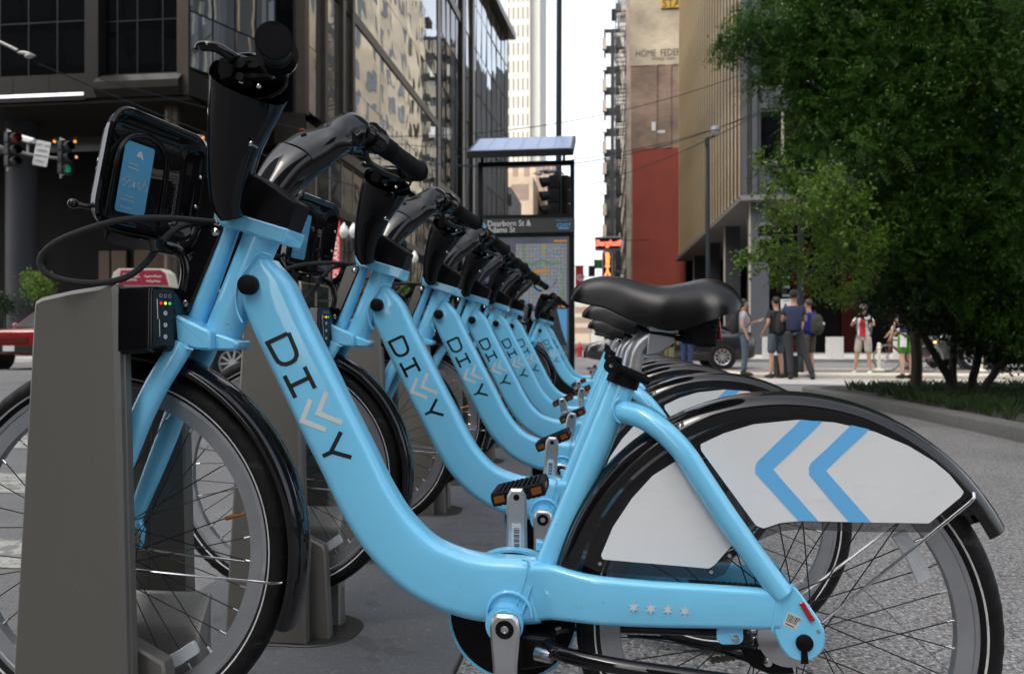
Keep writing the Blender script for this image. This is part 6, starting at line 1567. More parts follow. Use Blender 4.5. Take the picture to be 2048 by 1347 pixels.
for e in ((3.2, 4.4, 3.9), (6.4, 6.8, 4.0), (4.2, 7.6, 4.2), (6.6, 3.4, 4.1), (4.6, 2.6, 4.0)): stem(c, [Vector((4.9, 5.2, 2.6)), (Vector((4.9, 5.2, 2.6))+Vector(e))/2+Vector((0, 0, .35)), Vector(e)], .04, .012, O3)
o = c.build('limb', M['bark'], t3, 60)
P3 = []
for (x, y, z, r_) in ((3.3, 4.4, 3.9, 1.0), (6.4, 6.8, 4.0, 1.5), (4.3, 7.4, 4.3, 1.3), (6.6, 3.4, 4.1, 1.5), (4.6, 2.4, 4.1, 1.3), (5.0, 5.0, 4.6, 1.7), (7.6, 5.2, 3.4, 1.4), (3.0, 6.3, 4.4, .9)):
    n = int(420*r_*r_); q = nr.normal(size=(n, 3)); q /= np.linalg.norm(q, axis=1)[:, None]; q = q*(nr.uniform(0, 1, n)**.5)[:, None]*np.array([r_, r_, r_*.6]); P3.append(q+np.array((x, y, z))-np.array(b3))
P3 = np.concatenate(P3); scatter('foliage', [fr1, fr2], P3, nr.uniform(.8, 1.3, len(P3)), M['leafA'], t3, droop=.6)
def shrub(label, px, py, rp, D, m='leafB', zb=.12, group=None):
    c = WD(px, py, D); b = Vector((c.x, c.y, zb)); tree(label, b, [([b, (b+c)/2, c], .05, .03, 0)], 4, [(px, py, rp, D, .5), (px-rp*.4, py-rp*.5, rp*.6, D, .4), (px+rp*.5, py+rp*.3, rp*.6, D, .4)], [cl1, cl2], M[m], 130, 2.2, 'small_tree', .3)
shrub('small leafy street tree in front of the round column at left', 78, 572, 34, 25)
shrub('dark little tree at the far left edge above the red pickup', 10, 605, 24, 27, 'leafC')
shrub('green leafy bush behind the second bicycle on the left pavement', 806, 572, 20, 30)
# grass and ground cover in the planter
N = 9000; gx = nr.uniform(3.45, 12, N); gy = nr.uniform(3.0, 12.4, N); k = (gy < 11.7) | (gx > 3.9); gx, gy = gx[k], gy[k]
keep = nr.uniform(size=len(gx)) < np.where(gy > 8.2, 1.0, .18); gx, gy = gx[keep], gy[keep]
bl_t = []
for s_ in range(3):
    v = []; f = []; r_ = np.random.RandomState(s_)
    for i in range(7):
        a = r_.uniform(0, 6.28); l_ = r_.uniform(.06, .13); w_ = .0026; b_ = r_.uniform(-.04, .04, 2); dx, dy = math.cos(a)*l_*.5, math.sin(a)*l_*.5; o = len(v)
        v += [(b_[0]-w_, b_[1], 0), (b_[0]+w_, b_[1], 0), (b_[0]+dx*.4+w_*.7, b_[1]+dy*.4, l_*.7), (b_[0]+dx, b_[1]+dy, l_)]; f.append((o, o+1, o+2, o+3))
    bl_t.append((np.array(v), np.array(f)))
def scatter_up(name, tm, pts, sc, m):
    V = []; F = []; off = 0; wh = nr.randint(0, len(tm), len(pts))
    for ti, (tv, tf) in enumerate(tm):
        idx = np.where(wh == ti)[0]; n = len(idx); a = nr.uniform(0, 6.28, n); ca, sa, z = np.cos(a), np.sin(a), np.zeros(n); A = np.stack([np.stack([ca, -sa, z], 1), np.stack([sa, ca, z], 1), np.stack([z, z, z+1], 1)], 1)*sc[idx][:, None, None]
        vv = np.einsum('nij,kj->nki', A, tv)+pts[idx][:, None, :]; ff = tf[None]+(np.arange(n)*len(tv))[:, None, None]+off; V.append(vv.reshape(-1, 3)); F.append(ff.reshape(-1, 4)); off += n*len(tv)
    V = np.concatenate(V); F = np.concatenate(F); me = bpy.data.meshes.new(name); me.from_pydata(V.tolist(), [], F.tolist()); me.materials.append(m); o = bpy.data.objects.new(name, me); col.objects.link(o); return o
o = scatter_up('grass', bl_t, np.stack([gx, gy, np.full(len(gx), .084)], 1), nr.uniform(.7, 1.3, len(gx)), M['grassm'])
tag(o, 'patchy dark grass growing in the planting bed under the trees', 'grass', kind='stuff')
# a few fallen leaflets on the paving
lp = np.stack([nr.uniform(-.3, 3.1, 130), nr.uniform(1.5, 9, 130), np.full(130, .004)], 1)
lt = []
for s_ in range(2):
    v = [(0, 0, 0), (.008, .004, .003), (.018, 0, .001), (.008, -.004, .002)]; lt.append((np.array(v), np.array([(0, 1, 2, 3)])))
M['dryleaf'] = mat('dry_leaf', (.20, .13, .03), .7)
o = scatter_up('leaf_litter', lt, lp, nr.uniform(.5, 1.2, 130), M['dryleaf']); tag(o, 'tiny dry yellow leaves scattered over the granite paving', 'leaves', kind='stuff')
# ============================================================ people
def skinmesh(name, verts, edges, radii, m, parent, sub=1, root=0):
    me = bpy.data.meshes.new('tmp'); me.from_pydata([tuple(v) for v in verts], edges, []); o = bpy.data.objects.new('tmp', me); col.objects.link(o)
    o.modifiers.new('s', 'SKIN'); 
    for i, r_ in enumerate(radii):
        sv = me.skin_vertices[0].data[i]; sv.radius = r_ if isinstance(r_, tuple) else (r_, r_); sv.use_root = (i == root)
    o.modifiers['s'].use_smooth_shade = True; mo = o.modifiers.new('d', 'SUBSURF'); mo.levels = mo.render_levels = sub
    dg = bpy.context.evaluated_depsgraph_get(); nm = bpy.data.meshes.new_from_object(o.evaluated_get(dg)); bpy.data.objects.remove(o); bpy.data.meshes.remove(me)
    nm.name = name; nm.materials.clear(); nm.materials.append(m); nm.shade_smooth(); q = bpy.data.objects.new(name, nm); col.objects.link(q); q.parent = parent; return q
M['skin'] = mat('skin', (.36, .20, .13), .5, var=.06, vscale=20); M['skinl'] = mat('skin_light', (.46, .28, .20), .5, var=.06, vscale=20)
M['hairb'] = mat('black_hair', (.010, .009, .008), .5, bump=.4, bscale=120); M['hairg'] = mat('brown_hair', (.05, .035, .022), .6)
def cloth(n, c): 
    M[n] = mat(n, c, .85, var=.15, vscale=6, bump=.35, bscale=25); return M[n]
cloth('grey_tee', (.30, .31, .33)); cloth('blue_jeans', (.055, .085, .12)); cloth('black_tee', (.016, .015, .016)); cloth('slate_shorts', (.045, .07, .085)); cloth('navy_tee', (.018, .025, .06)); cloth('charcoal_trousers', (.028, .028, .032))
cloth('royal_blue_shirt', (.012, .03, .28)); cloth('brown_shorts', (.07, .055, .048)); cloth('white_shirt', (.60, .61, .64)); cloth('red_tee', (.40, .02, .02)); cloth('khaki_shorts', (.33, .30, .26)); cloth('grey_cap', (.11, .10, .11))
cloth('green_shorts', (.07, .22, .02)); cloth('white_cloth', (.62, .62, .62)); cloth('backpack_black', (.014, .014, .015)); cloth('backpack_olive', (.03, .032, .026)); cloth('olive_trousers', (.12, .11, .05)); cloth('navy_track', (.015, .03, .10)); cloth('shoe_dark', (.02, .02, .02)); cloth('shoe_white', (.5, .5, .5)); cloth('crimson', (.25, .02, .03))
def person(label, loc, face, H=1.72, shirt='grey_tee', legs='blue_jeans', short=False, skin='skin', hair='hairb', shoes='shoe_dark', armR=None, armL=None, legR=None, legL=None, cap=None, pack=None, sleeve=.62, lean=0, glasses=False, extra=None):
    """local frame: facing -Y, x to the person's left-hand side as seen by the camera when face=0; R = -x side, L = +x side"""
    k = H/1.72; t = thing('person', label, 'person', loc, face, None); t.scale = (k, k, k)
    J = dict(pel=(0, 0, .95), wai=(0, .0+lean*.3, 1.08), che=(0, lean*.7, 1.27), nkb=(0, .01+lean, 1.42), nk=(0, -.005+lean, 1.485), h1=(0, -.015+lean, 1.54), h2=(0, -.012+lean, 1.61), h3=(0, .0+lean, 1.675))
    sh = {-1: Vector((-.155, lean, 1.39)), 1: Vector((.155, lean, 1.39))}
    dflt = lambda s: [(.215*s, .03, 1.13), (.225*s, -.05, .89)]
    arms = {-1: armR or dflt(-1), 1: armL or dflt(1)}
    ldef = lambda s: [(.095*s, -.015, .50), (.10*s, .02, .085)]
    lg = {-1: legR or ldef(-1), 1: legL or ldef(1)}
    V = []; E = []; Rr = []
    def add(p, r_, par=None):
        V.append(Vector(p)); Rr.append(r_); 
        if par is not None: E.append((par, len(V)-1))
        return len(V)-1
    a = add(J['pel'], (.07, .06)); b_ = add(J['wai'], (.07, .06), a); c_ = add(J['che'], (.120, .085), b_); d_ = add(J['nkb'], (.085, .07), c_); e = add(J['nk'], .052, d_)
    h1 = add(J['h1'], (.060, .070), e); h2 = add(J['h2'], (.074, .088), h1); add(J['h3'], (.058, .070), h2)
    for s in (-1, 1):
        s1 = add(sh[s], .055, c_); el = add(arms[s][0], .040, s1); wr = add(arms[s][1], .026, el)
        f0 = (Vector(arms[s][1])-Vector(arms[s][0])).normalized(); pm_ = Vector(arms[s][1])+f0*.07; w_ = f0.cross(Vector((0, 1, 0)) if abs(f0.y) < .8 else Vector((1, 0, 0))).normalized(); n_ = f0.cross(w_)
        pa = add(pm_, (.036, .022), wr)
        for q, (off, ln) in enumerate(((-.030, .065), (-.010, .078), (.010, .073), (.029, .055))):
            f1 = add(pm_+w_*off+f0*.035, .0085, pa); add(pm_+w_*off*1.1+f0*(.035+ln*.6)+n_*.012, .0072, f1); 
            add(pm_+w_*off*1.1+f0*(.030+ln)+n_*.030, .006, len(V)-1)
        t1 = add(Vector(arms[s][1])+f0*.035+n_*.028, .011, wr); add(Vector(arms[s][1])+f0*.075+n_*.048, .008, t1)
        hp = add((.085*s, 0, .88), (.060, .065), a); kn = add(lg[s][0], .056, hp); ca = add(Vector(lg[s][0]).lerp(Vector(lg[s][1]), .35)+Vector((0, .012, 0)), .052, kn); an = add(lg[s][1], .036, ca); add(Vector(lg[s][1])+Vector((0, -.11, -.045)), .034, an)
    skinmesh('body', V, E, Rr, M[skin], t, 1)
    # shirt
    V = []; E = []; Rr = []; a = add((J['pel'][0], J['pel'][1], .86), (.172, .135)); b_ = add(J['wai'], (.150, .115), a); c_ = add(J['che'], (.172, .125), b_); d_ = add((0, .01+lean, 1.405), (.10, .085), c_)
    for s in (-1, 1):
        s1 = add(sh[s]+Vector((0, 0, -.01)), .072, c_); add(sh[s].lerp(Vector(arms[s][0]), sleeve), .060, s1)
        if sleeve > .9: add(Vector(arms[s][0]).lerp(Vector(arms[s][1]), .9), .040, len(V)-1)
    skinmesh('shirt', V, E, Rr, M[shirt], t, 1)
    V = []; E = []; Rr = []; a = add((0, 0, 1.01), (.140, .108)); 
    for s in (-1, 1):
        hp = add((.088*s, 0, .88), (.105, .108), a); K_, A_ = Vector(lg[s][0]), Vector(lg[s][1])
        if short: add(Vector((.085*s, 0, .88)).lerp(K_, .55), (.098, .100), hp); add(Vector((.085*s, 0, .88)).lerp(K_, 1.02), (.092, .095), len(V)-1)
        else: kk = add(K_, .076, hp); add(K_.lerp(A_, .5), .066, kk); add(A_+Vector((0, 0, -.01)), .062, len(V)-1)
    skinmesh('shorts' if short else 'trousers', V, E, Rr, M[legs], t, 1)
    for s in (-1, 1):
        A_ = Vector(lg[s][1]); c = MB(); c.sweep(cr([(A_.x, A_.y+.07, .045, .03, .036), (A_.x, A_.y+.02, .055, .055, .042), (A_.x, A_.y-.07, .042, .042, .046), (A_.x, A_.y-.15, .034, .032, .048), (A_.x, A_.y-.20, .026, .022, .034)], 3), 14, 2.8, (1, 0, 0)); c.build('shoe', M[shoes], t, 60)
    hc = Vector(J['h2'])
    c = MB(); c.ball(hc+Vector((0, .014, .034)), .088, 16, (.93, 1.05, 1.02)); 
    c.v = [v if not (v[1] < hc.y-.035 and v[2] < hc.z+.035) else (v[0]*.75, hc.y-.03, v[2]+.03) for v in c.v]; c.build('hair', M[hair], t, 60)
    c = MB(); c.tube([hc+Vector((0, -.078, .012)), hc+Vector((0, -.100, -.012)), hc+Vector((0, -.082, -.020))], [.008, .014, .010], 8); c.build('nose', M[skin], t, 60)
    for s in (-1, 1):
        c = MB(); c.ball(hc+Vector((.076*s, .012, -.005)), .022, 8, (.4, .8, 1.2)); c.build('ear', M[skin], t, 60)
        c = MB(); c.ball(hc+Vector((.029*s, -.079, .014)), .010, 8, (1.2, .5, .6)); c.build('eye', M['hairb'], t, 60)
    c = MB(); c.ball(hc+Vector((0, -.078, -.045)), .018, 8, (1.3, .4, .35)); c.build('mouth', M['crimson'] , t, 60)
    if cap:
        c = MB(); c.lathe([(.094, .0), (.093, .03), (.080, .065), (.05, .090), (.0001, .098)], 20, hc+Vector((0, .01, .035))); q = cap[1]
        v = [(.075*math.cos(R(a_)), -.075*math.sin(R(a_))*1.0) for a_ in range(0, 181, 20)]
        c.loft([[(x*1.05, (y*q[0])+hc.y-.02*q[0]-.0, hc.z+.040) for x, y in v], [(x*.95, (y-.055)*q[0]+hc.y-.03*q[0], hc.z+.030-q[1]) for x, y in v], [(x*.95, (y-.055)*q[0]+hc.y-.03*q[0], hc.z+.024-q[1]) for x, y in v], [(x*1.05, (y*q[0])+hc.y-.02*q[0], hc.z+.032) for x, y in v]]); c.build('cap', M[cap[0]], t, 50)
    if glasses:
        c = MB(); 
        for s in (-1, 1): c.tube([hc+Vector((.03*s+.018*math.cos(R(40*i)), -.092, .014+.014*math.sin(R(40*i)))) for i in range(9)], .003, 5, closed=True); c.tube([hc+Vector((.048*s, -.09, .018)), hc+Vector((.078*s, .0, .018))], .003, 5)
        o = c.build('glasses', M['steel'], t); 
    if pack:
        pk = thing('backpack', pack[1], 'backpack', Vector(loc)+Matrix.Rotation(face, 3, 'Z')@(Vector((0, .0, 0))*k), face); pk.scale = (k, k, k)
        c = MB(); c.sweep(cr([(0, .20+lean*.5, .94, .05, .11), (0, .215+lean*.5, .99, .085, .14), (0, .225+lean*.6, 1.12, .10, .155), (0, .22+lean*.8, 1.27, .085, .145), (0, .20+lean, 1.37, .05, .10)], 4), 20, 3.2, (1, 0, 0)); c.build('bag', M[pack[0]], pk, 60)
        c = MB(); c.sweep(cr([(0, .315+lean*.5, 1.00, .02, .09), (0, .325+lean*.6, 1.10, .035, .11), (0, .31+lean*.7, 1.20, .02, .09)], 3), 14, 3, (1, 0, 0)); c.build('pocket', M[pack[0]], pk, 60)
        for s in (-1, 1):
            c = MB(); c.tube(cr([(.09*s, .14+lean, 1.36), (.115*s, .06+lean, 1.465), (.12*s, -.05+lean, 1.45), (.125*s, -.135+lean*.8, 1.33), (.14*s, -.12+lean*.6, 1.18), (.15*s, .0+lean*.4, 1.06), (.13*s, .13+lean*.3, 1.02)], 4), .016, 8, flat=.5); c.build('strap', M[pack[0]], pk, 60)
        if len(pack) > 2: c = MB(); c.ball((-.10, .33, 1.17), .035, 10, (1, .3, 1)); c.build('tag', M['white_cloth'], pk)
    return t
def gpos(px, D): p = WD(px, 700, D); return Vector((p.x, p.y, 0))
person('man in a grey T-shirt and jeans looking at a phone, with a black backpack', gpos(1489, 17.6), R(82), 1.72, 'grey_tee', 'blue_jeans', armR=[(-.21, .05, 1.14), (-.215, -.04, .90)], armL=[(.21, -.02, 1.13), (.14, -.25, 1.21)], lean=.02, pack=('backpack_black', 'black backpack on the man in the grey T-shirt'), glasses=True)
t = thing('phone', 'pale phone held up by the man in the grey T-shirt', 'phone', gpos(1489, 17.6)+Matrix.Rotation(R(82), 3, 'Z')@Vector((.09, -.36, 1.25)), R(82)); c = MB(); c.prism(rect(-.035, .035, -.07, .07, .008), -.004, .004, 'Y', .001); c.build('case', M['white_cloth'], t); t.rotation_euler = (R(50), 0, R(82))
person('man in a black T-shirt and slate shorts, turned away', gpos(1552, 16.4), R(205), 1.70, 'black_tee', 'slate_shorts', True, pack=('backpack_black', 'black backpack on the man in slate shorts'), armL=[(.23, .04, 1.14), (.20, -.14, .98)], armR=[(-.22, .03, 1.13), (-.20, -.12, .93)], glasses=True, legR=[(-.11, -.01, .5), (-.13, .03, .085)], legL=[(.12, .0, .5), (.16, .05, .085)])
person('tall man in a navy T-shirt, charcoal trousers and black cap, seen from behind', gpos(1588, 15.9), R(172), 1.80, 'navy_tee', 'charcoal_trousers', cap=('backpack_black', (-1, .0)), armL=[(.215, -.05, 1.13), (.06, -.24, 1.24)], armR=[(-.215, -.05, 1.13), (-.04, -.24, 1.20)], legR=[(-.20, -.01, .50), (-.34, .04, .085)], legL=[(.08, -.01, .50), (.06, .02, .085)])
person('man in a royal blue shirt and brown shorts, wearing an olive backpack', gpos(1617, 17.3), R(215), 1.70, 'royal_blue_shirt', 'brown_shorts', True, shoes='shoe_white', hair='hairg', pack=('backpack_olive', 'olive and black backpack on the man in the royal blue shirt', 1))
person('photographer in an open white shirt, red T-shirt and khaki shorts raising a camera', gpos(1727, 18.2), R(-28), 1.62, 'white_shirt', 'khaki_shorts', True, 'skin', 'hairg', 'shoe_white', armR=[(-.26, -.10, 1.20), (-.09, -.24, 1.40)], armL=[(.26, -.10, 1.20), (.07, -.22, 1.36)], cap=('grey_cap', (1, .02)), pack=('grey_cap', 'grey backpack worn by the photographer'), legR=[(-.14, -.01, .5), (-.21, .02, .085)], legL=[(.12, -.01, .5), (.15, .02, .085)])
ph = gpos(1727, 18.2); rm = Matrix.Rotation(R(-28), 3, 'Z')
t = thing('camera', 'black camera in the raised hands of the photographer', 'camera', ph+rm@Vector((0, -.28, 1.35)), R(-28)); c = MB(); c.prism(rpoly([(-.07, -.045), (.07, -.045), (.07, .035), (.03, .04), (.02, .06), (-.02, .06), (-.03, .04), (-.07, .035)], .008), -.03, .03, 'Y', .004); c.build('camera_body', M['satin'], t, 40); c = MB(); c.cyl((0, -.03, 0), (0, -.12, 0), .035, 16); c.cyl((0, -.12, 0), (0, -.125, 0), .030, 16); c.build('lens', M['gloss'], t, 40)
c = MB(); c.sweep([(0, -.105, .93, .012, .075), (0, -.118, 1.10, .012, .07), (0, -.128, 1.27, .012, .065), (0, -.10, 1.37, .012, .05)], 14, 3, (1, 0, 0)); o = c.build('tee_front', M['red_tee']); 
for q in scn.objects:
    if q.name.startswith('person') and q.get('label', '').startswith('photographer'): o.parent = q
person('man in a navy top and bright green shorts, half hidden by the tree', gpos(1813, 16.2), R(190), 1.70, 'navy_tee', 'green_shorts', True, 'skinl', shoes='shoe_dark', armR=[(-.23, .0, 1.13), (-.22, -.06, .90)], armL=[(.22, -.04, 1.14), (.26, -.12, .90)])
t = thing('papers', 'white papers held against the green shorts', 'papers', gpos(1806, 16.05)+Vector((0, 0, .80)), R(8)); c = MB(); c.box(-.06, .07, -.004, .004, -.14, .14); c.box(-.055, .075, .006, .010, -.15, .13); c.build('sheet', M['white_cloth'], t, 0)
person('pedestrian in navy track trousers standing behind the nearest saddle', gpos(1374, 20.0), R(160), 1.65, 'white_shirt', 'navy_track')
person('pedestrian in olive trousers standing behind the seat post of the nearest bicycle', gpos(1338, 19.4), R(120), 1.60, 'black_tee', 'olive_trousers')
person('pedestrian in a crimson shirt far across the road, seen past the nearest wheel', gpos(436, 24), R(70), 1.7, 'crimson', 'blue_jeans')

# ---------------- the cyclist's bicycle
def simple_bicycle(loc, rz, label):
    t = thing('road_bicycle', label, 'bicycle', loc, rz)
    for x in (-.52, .50):
        c = MB(); c.tube([(x+.335*math.cos(R(7.5*k)), 0, .35+.335*math.sin(R(7.5*k))) for k in range(48)], .016, 8, closed=True); w = c.build('wheel', M['tyrelt'], t, 60)
        c = MB(); c.tube([(x+.312*math.cos(R(7.5*k)), 0, .35+.312*math.sin(R(7.5*k))) for k in range(48)], .009, 6, closed=True); c.build('rim', M['rim'], w, 60)
        c = MB(); c.cyl((x, -.04, .35), (x, .04, .35), .022, 12); c.build('hub', M['alu'], w)
        for k in range(18):
            c = MB(); c.tube([(x+.02*math.cos(R(20*k)), .025*(-1)**k, .35+.02*math.sin(R(20*k))), (x+.31*math.cos(R(20*k)), 0, .35+.31*math.sin(R(20*k)))], .0022, 4); c.build('spoke', M['silver'], w)
    c = MB(); BBp = (-.03, 0, .29); hd = (-.40, 0, .80); hd2 = (-.43, 0, .68); st = (.10, 0, .80); rx = (.50, 0, .35)
    for a, b in ((BBp, hd2), (hd, st), (BBp, (.13, 0, .90)), (hd, hd2)): c.tube([a, b], .017, 8)
    for s in (-.05, .05):
        c.tube([BBp, (rx[0], s, rx[2])], .010, 6); c.tube([st, (rx[0], s, rx[2])], .009, 6); c.tube([hd2, (-.46, s, .6), (-.52, s, .35)], .011, 6)
    c.build('frame', M['maroon'], t, 50)
    c = MB(); c.tube([hd, (-.38, 0, .93)], .014, 8); c.tube(cr([(-.46, -.24, .93), (-.42, -.20, .95), (-.39, 0, .94), (-.42, .20, .95), (-.46, .24, .93)], 3), .012, 8); c.build('handlebar', M['satin'], t, 50)
    c = MB(); c.sweep([(.0, 0, .935, .012, .02), (.08, 0, .94, .02, .03), (.18, 0, .945, .022, .07), (.24, 0, .95, .018, .07)], 12, 2.5); c.build('saddle', M['satin'], t, 50)
    c = MB(); c.tube([(BBp[0], .05, .29), (.02, .07, .14)], .009, 6); c.tube([(BBp[0], -.05, .29), (-.08, -.07, .44)], .009, 6); c.lathe([(.03, -.004), (.09, -.004), (.09, .004), (.03, .004)], 20, (BBp[0], .05, .29), 'Y'); c.build('crankset', M['alu'], t, 50)
    return t
M['tyrelt'] = mat('dusty_tyre', (.12, .115, .10), .7); M['maroon'] = mat('maroon_paint', (.12, .03, .025), .35)
bp_ = gpos(1817, 19.6); bp_.z = .0; simple_bicycle(bp_, R(3), 'road bicycle ridden leftward behind the man in green shorts')
person('cyclist with white sleeves bent over the handlebar of the road bicycle', bp_+Vector((.10, 0, .06)), R(-87), 1.68, 'white_shirt', 'charcoal_trousers', lean=-.16, sleeve=.95, armR=[(-.20, -.36, 1.12), (-.20, -.50, .94)], armL=[(.20, -.36, 1.12), (.20, -.50, .94)], legR=[(-.10, -.26, .66), (-.09, -.06, .16)], legL=[(.10, -.20, .74), (.09, -.02, .42)])
# ============================================================ vehicles
M['carblack'] = mat('black_car_paint', (.010, .011, .013), .25, coat=1, coat_r=.03); M['cargrey'] = mat('dark_grey_car_paint', (.03, .032, .036), .25, coat=1)
M['carred'] = mat('red_truck_paint', (.22, .010, .012), .28, coat=1); M['carmaroon'] = mat('maroon_taxi_paint', (.07, .008, .010), .3, coat=1); M['carsilver'] = mat('silver_van_paint', (.38, .39, .40), .3, metal=.4, coat=1)
M['carglass'] = mat('car_glass', (.008, .010, .012), .04, spec=.8); M['headl'] = mat('headlight_lens', (.6, .6, .58), .15, coat=1); M['headlit'] = mat('lit_headlight', (.8, .75, .5), .3, emit=(1, .85, .5), es=2.2); M['amberlit'] = mat('lit_indicator', (.8, .35, .05), .3, emit=(1, .42, .06), es=2.5)
M['trim'] = mat('black_trim', (.012, .012, .012), .5)
def vehicle(name, label, cat, loc, rz, paint, kind='sedan', lit=None, rims=True):
    """front at -X, local origin on the ground at the centre"""
    t = thing(name, label, cat, loc, rz)
    S = dict(
     sedan=dict(L=4.75, w=.90, body=[(-2.36, .36, .52, .55), (-2.30, .30, .66, .74), (-2.0, .24, .76, .84), (-1.45, .22, .86, .89), (-.95, .22, .93, .90), (0, .22, .95, .90), (1.0, .22, .97, .90), (1.7, .24, .99, .88), (2.15, .28, .97, .84), (2.33, .34, .86, .74), (2.37, .42, .70, .62)],
                roof=[(-1.12, .92, .94, .80, .78), (-.55, .94, 1.24, .78, .66), (-.15, .95, 1.41, .78, .60), (.45, .96, 1.44, .78, .60), (1.0, .97, 1.37, .77, .60), (1.55, .98, 1.16, .74, .62), (1.95, .98, 1.0, .70, .66)], ax=(-1.42, 1.40), wr=.335),
     suv=dict(L=4.8, w=.95, body=[(-2.38, .42, .66, .60), (-2.32, .34, .86, .80), (-2.05, .28, .98, .90), (-1.5, .26, 1.06, .94), (-1.0, .26, 1.10, .95), (0, .26, 1.12, .95), (1.2, .26, 1.14, .95), (2.0, .28, 1.14, .93), (2.30, .34, 1.08, .88), (2.38, .46, .9, .80)],
              roof=[(-1.15, 1.08, 1.12, .86, .84), (-.55, 1.10, 1.55, .85, .70), (-.2, 1.11, 1.68, .85, .68), (.8, 1.12, 1.74, .85, .68), (1.8, 1.13, 1.70, .85, .68), (2.15, 1.13, 1.50, .83, .70), (2.30, 1.10, 1.16, .82, .76)], ax=(-1.45, 1.42), wr=.37),
     pickup=dict(L=5.4, w=.99, body=[(-2.70, .52, .86, .80), (-2.66, .44, 1.06, .93), (-2.3, .38, 1.12, .97), (-1.4, .36, 1.15, .98), (0, .36, 1.16, .98), (1.6, .36, 1.16, .98), (2.5, .38, 1.16, .97), (2.68, .48, 1.12, .94)],
              roof=[(-1.35, 1.13, 1.17, .90, .88), (-.75, 1.14, 1.60, .88, .74), (-.4, 1.15, 1.78, .88, .72), (.5, 1.15, 1.80, .88, .72), (.95, 1.15, 1.62, .88, .76), (1.05, 1.15, 1.2, .88, .84)], ax=(-1.75, 1.75), wr=.40))[kind]
    c = MB(); rings = []
    for x, zb, zt, w in cr(S['body'], 3):
        rings.append([(x, y, z) for y, z in rpoly([(-w*.94, zb), (w*.94, zb), (w, zb+.18), (w, zb+(zt-zb)*.62), (w*.93, zt), (-w*.93, zt), (-w, zb+(zt-zb)*.62), (-w, zb+.18)], .06, 2)])
    c.loft(rings); bd_ = c.build('body', M[paint], t, 40)
    c = MB(); rings = []
    for x, zb, zt, wb, wt in cr(S['roof'], 3):
        rings.append([(x, y, z) for y, z in rpoly([(-wb, zb-.04), (wb, zb-.04), (wt, zt), (-wt, zt)], .05, 3)])
    c.loft(rings); c.build('windows', M['carglass'], t, 40)
    c = MB(); rr_ = cr(S['roof'], 3); mid = [q for q in rr_ if q[2] > max(z[2] for z in rr_)-.10]; rings = []
    for x, zb, zt, wb, wt in mid: rings.append([(x, y, z) for y, z in rpoly([(-wt-.01, zt-.05), (wt+.01, zt-.05), (wt-.02, zt+.012), (-wt+.02, zt+.012)], .03, 2)])
    c.loft(rings); c.build('roof', M[paint], t, 40)
    for s in (-1, 1):
        for i in (1, 2, 4, 5):
            j = S['roof'][i]; 
        a = S['roof']; c = MB(); c.tube([(a[0][0], s*a[0][3], a[0][1]), (a[2][0], s*(a[2][4]+.01), a[2][2]-.02)], .03, 6); c.tube([(a[-1][0], s*a[-1][3], a[-1][1]), (a[-3][0], s*(a[-3][4]+.01), a[-3][2]-.02)], .04, 6)
        xm = (a[2][0]+a[-3][0])/2; c.tube([(xm, s*(S['w']*.88), a[2][1]-.02), (xm, s*(a[2][4]+.03), a[2][2]-.02)], .035, 6); c.build('pillar', M[paint], t, 40)
        c = MB(); c.ball((a[0][0]+.35, s*(S['w']+.10), a[0][1]+.10), .10, 10, (.7, 1, .8)); c.build('mirror', M[paint], t, 50)
        for xd in (xm, xm+1.0 if kind != 'pickup' else xm-1.1): c = MB(); c.box(xd-.006, xd+.006, s*S['w']-.012, s*S['w']+.004, .34, a[0][1]-.1); c.build('door_seam', M['trim'], t, 0)
        c = MB(); c.box(xm-.32, xm-.12, s*S['w']-.01, s*S['w']+.025, a[0][1]-.17, a[0][1]-.14); c.build('door_handle', M[paint], t, 0)
        x0 = S['body'][0][0]; zt = S['body'][1][2]; w1 = S['body'][1][3]
        c = MB(); c.ball((x0+.13, s*w1*.80, zt-.11), .14, 12, (.55, 1.1, .55)); c.build('headlight', M['headlit'] if lit == 'h' else M['headl'], t, 60)
        if lit == 'a': c = MB(); c.ball((x0+.07, s*w1*.86, zt-.12), .085, 10, (.6, 1, .6)); c.build('indicator', M['amberlit'], t, 60)
        x1 = S['body'][-1][0]; c = MB(); c.ball((x1-.10, s*S['body'][-2][3]*.82, S['body'][-2][2]-.10), .13, 12, (.5, 1.2, .5)); c.build('tail_light', M['red'], t, 60)
        for ax in S['ax']:
            wr = S['wr']; c = MB(); c.lathe([(wr+.055, -.02), (wr+.055, .0), (wr+.01, .012)], 28, (ax, s*(S['w']-.008), wr), 'Y', R(-8), R(188)); c.cyl((ax, s*(S['w']-.12), wr), (ax, s*(S['w']+.002), wr), wr+.045, 28); c.build('wheel_arch', M['trim'], t, 40)
            c = MB(); y0_, y1_ = sorted((s*(S['w']-.10), s*(S['w']+.03))); c.lathe([(wr*.66, y0_), (wr*.94, y0_), (wr, y0_+.03), (wr, y1_-.03), (wr*.94, y1_), (wr*.66, y1_)], 32, (ax, 0, wr), 'Y'); wv = c.build('wheel', M['tyre'], t, 40)
            c = MB(); yy = s*(S['w']+.022); c.lathe([(wr*.60, yy), (wr*.66, yy+s*.008), (wr*.68, yy-s*.01)], 32, (ax, 0, wr), 'Y')
            for k in range(10):
                a_ = R(36*k); c.bar((ax+.03*math.cos(a_), yy-s*.01, wr+.03*math.sin(a_)), (ax+wr*.63*math.cos(a_+.08), yy-s*.01, wr+wr*.63*math.sin(a_+.08)), .014, .032)
            c.cyl((ax, yy-s*.03, wr), (ax, yy+s*.004, wr), .045, 12); c.build('rim', M['alu'], wv, 40)
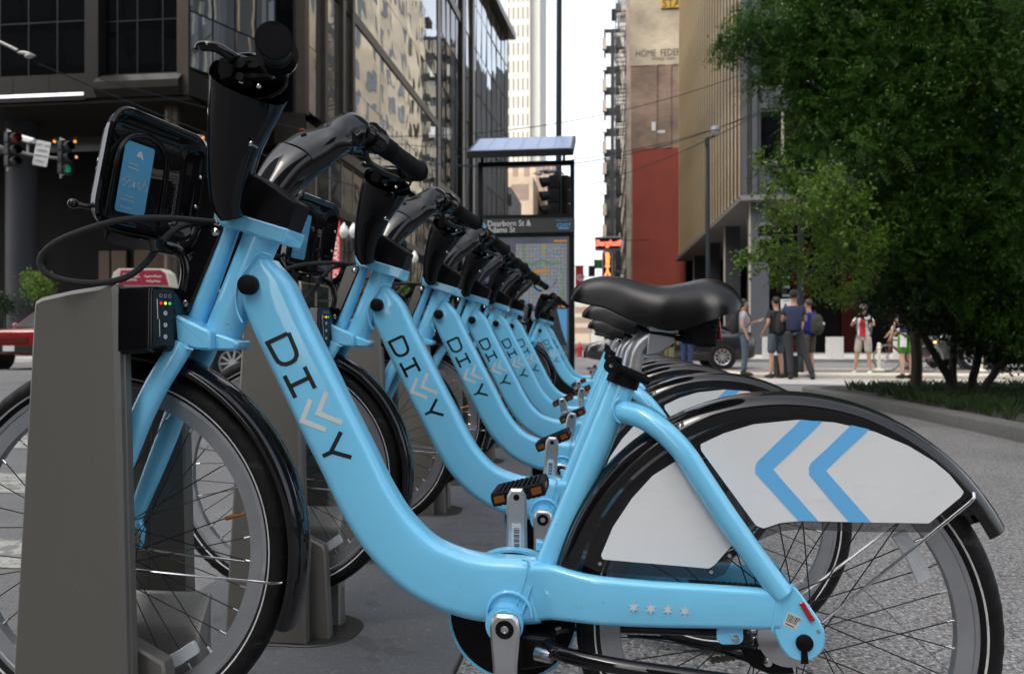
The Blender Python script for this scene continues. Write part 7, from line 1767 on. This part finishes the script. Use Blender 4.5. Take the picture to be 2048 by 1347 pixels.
            c = MB(); c.lathe([(.0001, yy-s*.05), (wr*.64, yy-s*.05)], 24, (ax, 0, wr), 'Y'); c.build('brake_disc', M['trim'], wv, 40)
    x0, zb0, zt0, w0 = S['body'][0]
    c = MB(); c.box(x0-.01, x0+.10, -w0*.62, w0*.62, zb0+.18, zt0+.02); 
    c.build('grille', M['trim'], t, 20)
    for k in range(4): c = MB(); z = zb0+.20+k*(zt0-zb0-.18)/4; c.box(x0-.022, x0-.01, -w0*.6, w0*.6, z, z+.02); c.build('grille_bar', M[paint] if kind == 'pickup' else M['silver'], t, 0)
    c = MB(); c.box(x0-.06, x0+.2, -w0*1.0, w0*1.0, zb0-.06, zb0+.13); c.build('bumper', M['trim'] if kind != 'sedan' else M[paint], t, 30)
    c = MB(); c.box(x0-.075, x0-.06, -.16, .16, zb0-.02, zb0+.13); c.build('number_plate', M['label'], t, 0)
    return t
G_ = gpos
vehicle('black_sedan', 'black sedan with silver many-spoked wheels crossing behind the nearest saddle', 'car', gpos(1334, 22.6), R(6.8-4), 'carblack', 'sedan', 'h')
vehicle('dark_suv', 'dark sport utility vehicle with a lit amber indicator behind the tree stems', 'car', gpos(2015, 22.0), R(4), 'cargrey', 'suv', 'a')
vehicle('silver_van', 'silver car beyond the dark sport utility vehicle at the right edge', 'car', gpos(2030, 27.0), R(4), 'carsilver', 'suv')
vehicle('red_pickup', 'red pickup truck facing the camera at the left edge behind the post', 'truck', gpos(8, 21)+Vector((0, 2.75, 0)), R(90+3), 'carred', 'pickup')
p = gpos(22, 23)
t = thing('emblem_plate', 'x', 'x') if False else None
tx = vehicle('taxi', 'maroon taxi carrying a pink roof advertisement, mostly hidden by the nearest post', 'car', gpos(352, 15.4), R(8), 'carmaroon', 'suv')
ad = thing('roof_advertisement', 'cream and crimson advertisement box on top of the taxi', 'sign', WD(290, 575, 14.9), R(8))
M['ad'] = mat('crimson_advert', (.33, .015, .06), .4); M['adc'] = mat('cream_advert_box', (.62, .58, .46), .45)
c = MB(); c.prism([(-.58, 0), (.56, 0), (.50, .26), (.40, .345), (-.40, .345), (-.50, .28)], -.20, .20, 'Y', .01); c.build('box', M['adc'], ad, 30)
c = MB(); c.prism([(-.40, .03), (.53, .03), (.47, .25), (.38, .315), (-.36, .315)], -.21, -.202, 'Y'); c.build('advert_face', M['ad'], ad, 0)
c = MB(); r_ = random.Random(4)
for (x0, x1, z) in ((-.32, -.02, .25), (-.30, .0, .19), (-.24, -.06, .13), (.08, .40, .20), (.12, .38, .11)):
    pts = [(x0+(x1-x0)*k/14, z+r_.uniform(-.016, .016)) for k in range(15)]; ribbon(c, pts, .020, -.2125, -.2105)
o = c.build('advert_lettering', M['adc'], ad, 0); o['kind'] = 'stuff'
